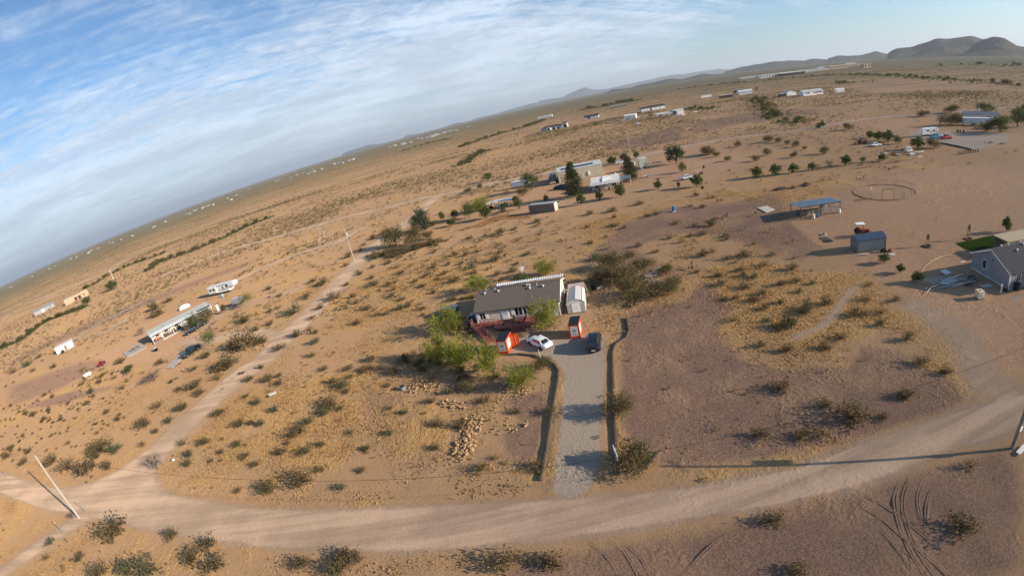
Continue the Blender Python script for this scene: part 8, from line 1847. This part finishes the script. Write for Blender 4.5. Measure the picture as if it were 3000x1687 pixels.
# rail fences of the paddock
def rail_fence(pts, label, gap=2.6):
    P = smooth_line(pts, 0.5); d = np.concatenate([[0], np.cumsum(np.hypot(*np.diff(P, axis=0).T))]); n = int(d[-1] / gap); q = np.stack([np.interp(np.linspace(0, d[-1], n + 1), d, P[:, i]) for i in (0, 1)], 1)
    t = thing('rail_fence', (q[0][0], q[0][1], 0), 0, label, 'fence')
    for i in range(n + 1): c = q[i] - q[0]; MB().box(c[0] - 0.08, c[0] + 0.08, c[1] - 0.08, c[1] + 0.08, 0, 1.35).build('post', WOODGREY, t)
    for i in range(n):
        a_, b_ = q[i] - q[0], q[i + 1] - q[0]
        for z in (0.5, 0.85, 1.2): MB().tube((a_[0], a_[1], z), (b_[0], b_[1], z), 0.06, n=4).build('rail', WOODGREY, t)
rail_fence([(-180.04, 146.88), (-176.82, 151.26), (-179.02, 163.98), (-173.01, 167.44), (-166.23, 173.97), (-161.53, 178.35), (-150.75, 173.56)], 'far weathered rail fence of the paddock behind the white hut')
rail_fence([(-162.91, 142.71), (-154.88, 141.06), (-153.09, 146.42), (-150.90, 152.56)], 'near weathered rail fence of the paddock behind the white hut')
# tan stucco house and grey home on the far left
a, b = (-319.59, 269.31), (-306.13, 282.58); az = ang(a, b)
th = thing('stucco_house', a, az, 'flat-roofed tan stucco house with dark porch openings, far left', 'house')
MB().box(0, 6.5, 0, 9, 0, 3.9).build('wing', TERRA, th); MB().box(6.5, 19.5, 1.0, 10, 0, 4.2).build('wall', TERRA, th); MB().box(13.5, 18.9, 0.4, 1.0, 0, 4.6).build('parapet', TERRA, th)
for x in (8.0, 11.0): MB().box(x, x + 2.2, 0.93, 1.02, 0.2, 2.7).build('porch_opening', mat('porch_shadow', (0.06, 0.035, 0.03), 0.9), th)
window(th, 15.4, 1.2, 1.3, 1.3, 0.4, frame=TERRA); MB().box(0.2, 6.3, 0.2, 8.8, 3.9, 3.96).build('roof', OFFWHITE, th)
a, b = (-369.12, 276.71), (-358.37, 291.00); az = ang(a, b)
gable('grey_home', loc_in(a, az, 9.0, 3.0), az, 18.0, 6.0, 3.0, 4.3, mat('grey_siding', (0.30, 0.29, 0.29), 0.8), mat('grey_shingle', (0.25, 0.245, 0.25), 0.9, 0.1, 1), 'grey gabled home left of the tan stucco house', wins=(('f', 5.0, 1.0, 1.4, 1.2, 2), ('r', -0.8, 1.0, 1.4, 1.2, 2)), doors=(('f', -2.5, 2.2, 2.3, WHITE),))

# ------------------------------------------------------------------ houses further out
a, b = (77.42, 572.67), (108.51, 564.33); az = ang(a, b)
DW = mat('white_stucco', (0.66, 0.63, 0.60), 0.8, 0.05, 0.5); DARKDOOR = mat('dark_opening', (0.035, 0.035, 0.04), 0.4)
fh = thing('white_villa', a, az, 'white house with dark hipped roofs and tall garage, middle distance', 'house')
MB().box(0, 26, 0, 12, 0, 3.6).build('wall', DW, fh); MB().box(26, 32.5, -1.0, 10, 0, 5.4).build('garage', DW, fh)
def hip(m, x0, x1, y0, y1, z0, z1):
    k = min(x1 - x0, y1 - y0) / 2; ym = (y0 + y1) / 2
    return m.add([(x0, y0, z0), (x1, y0, z0), (x1, y1, z0), (x0, y1, z0), (x0 + k, ym, z1), (x1 - k, ym, z1)] if (x1 - x0) >= (y1 - y0) else [(x0, y0, z0), (x1, y0, z0), (x1, y1, z0), (x0, y1, z0), ((x0 + x1) / 2, y0 + k, z1), ((x0 + x1) / 2, y1 - k, z1)],
                 [(0, 1, 5, 4), (1, 2, 5), (2, 3, 4, 5), (3, 0, 4), (3, 2, 1, 0)] if (x1 - x0) >= (y1 - y0) else [(0, 1, 4), (1, 2, 5, 4), (2, 3, 5), (3, 0, 4, 5), (3, 2, 1, 0)])
hip(MB(), -0.6, 26.2, -0.6, 12.6, 3.55, 5.6).build('roof', DARKROOF, fh); hip(MB(), 25.4, 33.1, -1.6, 10.6, 5.4, 7.0).build('roof', DARKROOF, fh)
hip(MB(), 7.0, 12.5, -2.2, 4, 4.2, 5.6).build('roof', DARKROOF, fh); MB().box(7.4, 12.1, -1.8, 0.1, 0, 4.2).build('porch_block', DW, fh)
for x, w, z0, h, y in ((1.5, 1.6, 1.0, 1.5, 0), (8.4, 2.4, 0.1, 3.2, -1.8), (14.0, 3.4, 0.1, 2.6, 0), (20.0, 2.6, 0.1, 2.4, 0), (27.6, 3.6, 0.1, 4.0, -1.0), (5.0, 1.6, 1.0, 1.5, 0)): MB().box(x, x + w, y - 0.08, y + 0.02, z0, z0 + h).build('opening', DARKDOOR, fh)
a, b = (153.24, 482.67), (164.49, 477.40); az = ang(a, b)
gable('white_barn', loc_in(a, az, 5.8, 6.0), az, 11.8, 12.0, 3.9, 5.0, WHITE, PALEMETAL, 'white metal barn in the middle distance', 'barn', doors=(('f', -4.0, 4.0, 3.4, OFFWHITE),), corr=1.0)
car('sedan', (148.83, 476.27), R(-20), 'sedan', PW, 'white car at the left end of the white barn')
a = (160.15, 649.02)
gable('dark_roof_house', a, R(-20), 20, 9, 3.0, 5.2, DW, DARKROOF, 'white house with dark roof left of the white barn', doors=(('f', -5, 3.0, 2.6, DARKDOOR), ('f', 4.5, 3.2, 2.4, WHITE)))
gable('grey_trailer_home', (164.15, 1096.09), R(-18), 34, 9, 3.6, 5.0, OFFWHITE, GALV, 'long grey-roofed home near the horizon', wins=())
gable('long_low_house', (256.78, 834.93), R(-15), 30, 10, 3.4, 5.0, mat('olive_grey_wall', (0.20, 0.19, 0.15), 0.8), mat('olive_grey_roof', (0.22, 0.21, 0.18), 0.9), 'long low grey house below the dark grove', wins=())
gable('dark_villa', back((217.18, 564.45), R(-10), 5), R(-8), 30, 11, 3.6, 5.6, DW, DARKROOF, 'white villa with charcoal roof behind the white carport', doors=(('f', -4, 2.0, 3.0, DARKDOOR),), wins=(('f', -12, 1.2, 1.3, 1.1, 2), ('f', -8.5, 1.2, 1.3, 1.1, 2), ('f', 3.0, 1.2, 1.3, 1.1, 2), ('f', 8.0, 1.2, 1.3, 1.1, 2)))
# carport barn
o = gable('white_carport_barn', (189.22, 428.76), R(-12), 9, 10, 4.2, 5.0, WHITE, PALEMETAL, 'white barn with wide lean-to carport roof, middle distance', 'barn', corr=1.0)
m = MB(); wave_sheet(m, -21, -4.6, [(-6.0, 3.0), (4.5, 3.9)], 1.0, 0.08); m.build('carport_roof', PALEMETAL, o)
for x in (-20.5, -15, -10): MB().box(x, x + 0.25, -5.8, -5.55, 0, 3.0).build('carport_post', WHITE, o); MB().box(x, x + 0.25, 4.0, 4.25, 0, 3.8).build('carport_post', WHITE, o)
for z, m, lab in (((180.22, 452.11), PDK, 'dark car under the left of the carport roof'), ((191.31, 452.33), PW, 'white car under the right of the carport roof'), ((177.39, 401.71), PW, 'white car before the carport barn'), ((182.46, 402.83), PW, 'white small vehicle right of the carport barn'), ((202.03, 418.13), PW, 'white car by the hedge in the middle distance'), ((138.14, 400.54), PS, 'silver car alone below the villa'), ((199.16, 577.02), PW, 'white car left of the dark-roofed villa')): car('sedan', z, R(rnd.uniform(-30, 10)), 'sedan', m, lab, lights=False)
put_tree('umbrella_tree', (162.82, 431.62), 5.5, 'dark flat-topped tree before the white carport', w=0.8); put_tree('green_tree', (179.28, 413.02), 5.0, 'round green tree against the carport barn', w=0.7); put_tree('umbrella_tree', (114.01, 454.35), 6.5, 'flat-topped dark tree right of the white villa', w=0.8)
boxhouse('box_trailer', back((336.51, 652.58), R(-14), 1.5), R(-14), 15, 3, 3.2, WHITE, OFFWHITE, 'white long trailer beyond the hedge, right of centre', 'trailer')
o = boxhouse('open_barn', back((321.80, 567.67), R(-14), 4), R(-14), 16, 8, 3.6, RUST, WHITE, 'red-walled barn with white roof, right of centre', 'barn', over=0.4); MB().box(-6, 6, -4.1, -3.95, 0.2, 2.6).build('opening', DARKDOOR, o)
gable('far_white_barn', back((355.72, 575.97), R(-20), 8), R(-20), 18, 16, 4.4, 5.8, WHITE, WHITE, 'large white barn, furthest right of the middle row', 'barn', corr=1.5); boxhouse('grey_lean_to', back((389.04, 647.21), R(-20), 8), R(-20), 14, 10, 4.0, DARKDOOR, GALV, 'grey lean-to beside the large white barn', 'shed')
# white hall with long windows
a, b = (319.24, 405.48), (343.68, 410.79)
hw_ = gable('white_hall', back(mid2(a, b), R(-12), 6), R(-12), 22, 11, 3.8, 5.6, WHITE, GALV, 'long white hall with a row of dark windows and grey roof', 'hall', corr=1.2)
for x in (-8.5, -6.0, 0.5, 3.0, 5.5, 8.0): MB().box(x, x + 1.9, -5.58, -5.48, 1.9, 3.0).build('window', GLASS, hw_)
gable('white_annex', back((328.48, 441.41), R(-12), 6), R(78), 14, 11, 3.6, 5.4, WHITE, GALV, 'white gabled annex left of the long hall', 'hall', corr=1.2); boxhouse('annex_shed', (318.12, 443.16), R(-10), 7, 6, 3.2, DARKDOOR, GALV, 'dark low shed at the left end of the annex', 'shed')
gable('small_white_house', (361.29, 403.59), R(-15), 9, 6, 2.6, 3.9, WHITE, OFFWHITE, 'small white house behind bushes right of the hall')
put_tree('bare_tree', (382.12, 590.04), 8.0, 'dark tall tree right of the large white barn', name='dark_tree', w=0.7)
# school-like buildings and far sheds
FAR = [((904.61, 1276.46), 120, 30, 9, OFFWHITE, PALEMETAL, 'broad pale school building, far right of centre'), ((927.78, 1235.53), 70, 40, 7, DARKDOOR, PALEMETAL, 'dark-walled hall right of the school building'), ((1037.08, 1347.57), 90, 30, 7, OFFWHITE, PALEMETAL, 'pale long roof behind the dark-walled hall'), ((1150.20, 1403.66), 110, 30, 7, OFFWHITE, PALEMETAL, 'pale green-grey long roof in the far trees'), ((1435.19, 1677.72), 70, 25, 8, WHITE, WHITE, 'white flat hall left of the tan block'),
       ((1234.65, 1382.23), 75, 30, 12, mat('sand_block', (0.55, 0.41, 0.26), 0.8), OFFWHITE, 'tall tan block among the far buildings'), ((1534.46, 1633.90), 110, 30, 8, mat('sand_block', None), OFFWHITE, 'long tan building right of the tall tan block'), ((1172.22, 1177.67), 25, 20, 12, mat('sand_block', None), mat('sand_block', None), 'small tan cube at the right of the far buildings'), ((942.79, 1493.00), 70, 22, 6, OFFWHITE, WHITE, 'white low roofs left of the school building'), ((2015.71, 2144.82), 60, 20, 7, WHITE, WHITE, 'white roof line behind the long tan building')]
for z, l, d, h, w, r, lab in FAR:
    o = boxhouse('distant_building', z, R(-14), l, d, h, w, r, lab, 'building', over=0.5)
    n = int(l / 9)
    for i in range(n):
        x = -l / 2 + l * (i + 0.3) / n; MB().box(x, x + l / n * 0.4, -d / 2 - 0.12, -d / 2 + 0.02, h * 0.3, h * 0.7).build('window', GLASS, o)
# distant towns: many small roofs that read as one mass
def town(name, lines, n, label, seed, smin, smax):
    r = np.random.RandomState(seed); m = MB()
    pts = [smooth_line(l, 60) for l in lines]
    for i in range(n):
        P = pts[r.randint(len(pts))]; k = r.randint(len(P)); p = P[k]; d = np.hypot(*p)
        x, y = p[0] + r.normal() * d * 0.02, p[1] + r.normal() * d * 0.06; w = r.uniform(smin, smax); dd = r.uniform(6, 10); h = r.uniform(3, 5.5); a_ = R(-14) + r.normal() * 0.1
        c, s = math.cos(a_), math.sin(a_)
        q = [(x + c * u - s * v, y + s * u + c * v) for u, v in ((-w / 2, -dd / 2), (w / 2, -dd / 2), (w / 2, dd / 2), (-w / 2, dd / 2))]
        rdg = [(x - c * w / 2, y - s * w / 2, h + 1.5), (x + c * w / 2, y + s * w / 2, h + 1.5)]
        m.add([(a0, b0, 0) for a0, b0 in q] + [(a0, b0, h) for a0, b0 in q] + rdg, [(0, 1, 5, 4), (2, 3, 7, 6), (1, 2, 6, 9, 5), (3, 0, 4, 8, 7), (4, 5, 9, 8), (6, 7, 8, 9)])
    m.build(name, mat('far_roofs', rough=0.7, scale=0.03, c=(0.16, 0.15, 0.14), c2=(0.6, 0.59, 0.57)), label=label, cat='town', kind='stuff')
town('distant_town', [[(-2880.10, 1990.84), (-3026.29, 2279.95), (-2959.58, 2425.55)], [(-2766.03, 2505.06), (-2361.70, 2335.69)], [(-2230.11, 2358.22), (-1729.02, 1975.19), (-1511.61, 1937.38), (-1558.25, 2186.42)], [(-1557.09, 2295.49), (-1012.42, 1689.49)], [(-1381.40, 2268.13), (-1337.84, 2430.40), (-1370.02, 2772.98)], [(-1265.05, 2656.81), (-1196.98, 2830.67), (-754.29, 2223.41)], [(-651.81, 2016.32), (-538.50, 1849.31)]], 55, 'white dots of a far town strung along the left horizon', 31, 8, 20)
town('distant_houses', [[(-429.13, 2642.20), (-322.43, 2277.79)], [(-287.05, 2593.03), (-206.94, 2382.99)], [(-195.69, 2423.14), (-78.51, 2391.16)]], 34, 'few far white houses in the middle desert', 32, 14, 30)
# dark tree dots of the far plain
r = np.random.RandomState(77); C = []
n = 11000; x = r.uniform(-4600, 5200, n); y = r.uniform(900, 5600, n)
k = (vnoise(x, y, 1 / 260.0, 95) * 0.6 + vnoise(x, y * 3, 1 / 500.0, 96) * 0.5) > 0.60
x, y = x[k], y[k]; V1, F1 = low_bush(x, y, 1.6 + 2.4 * r.rand(len(x)) ** 1.5, 99, 5)
tag(inst(np_mesh('distant_trees', V1, F1, M_LEAF['green']), 'distant_trees'), 'dark tree dots of the far plain towards the hills', 'trees', kind='stuff')
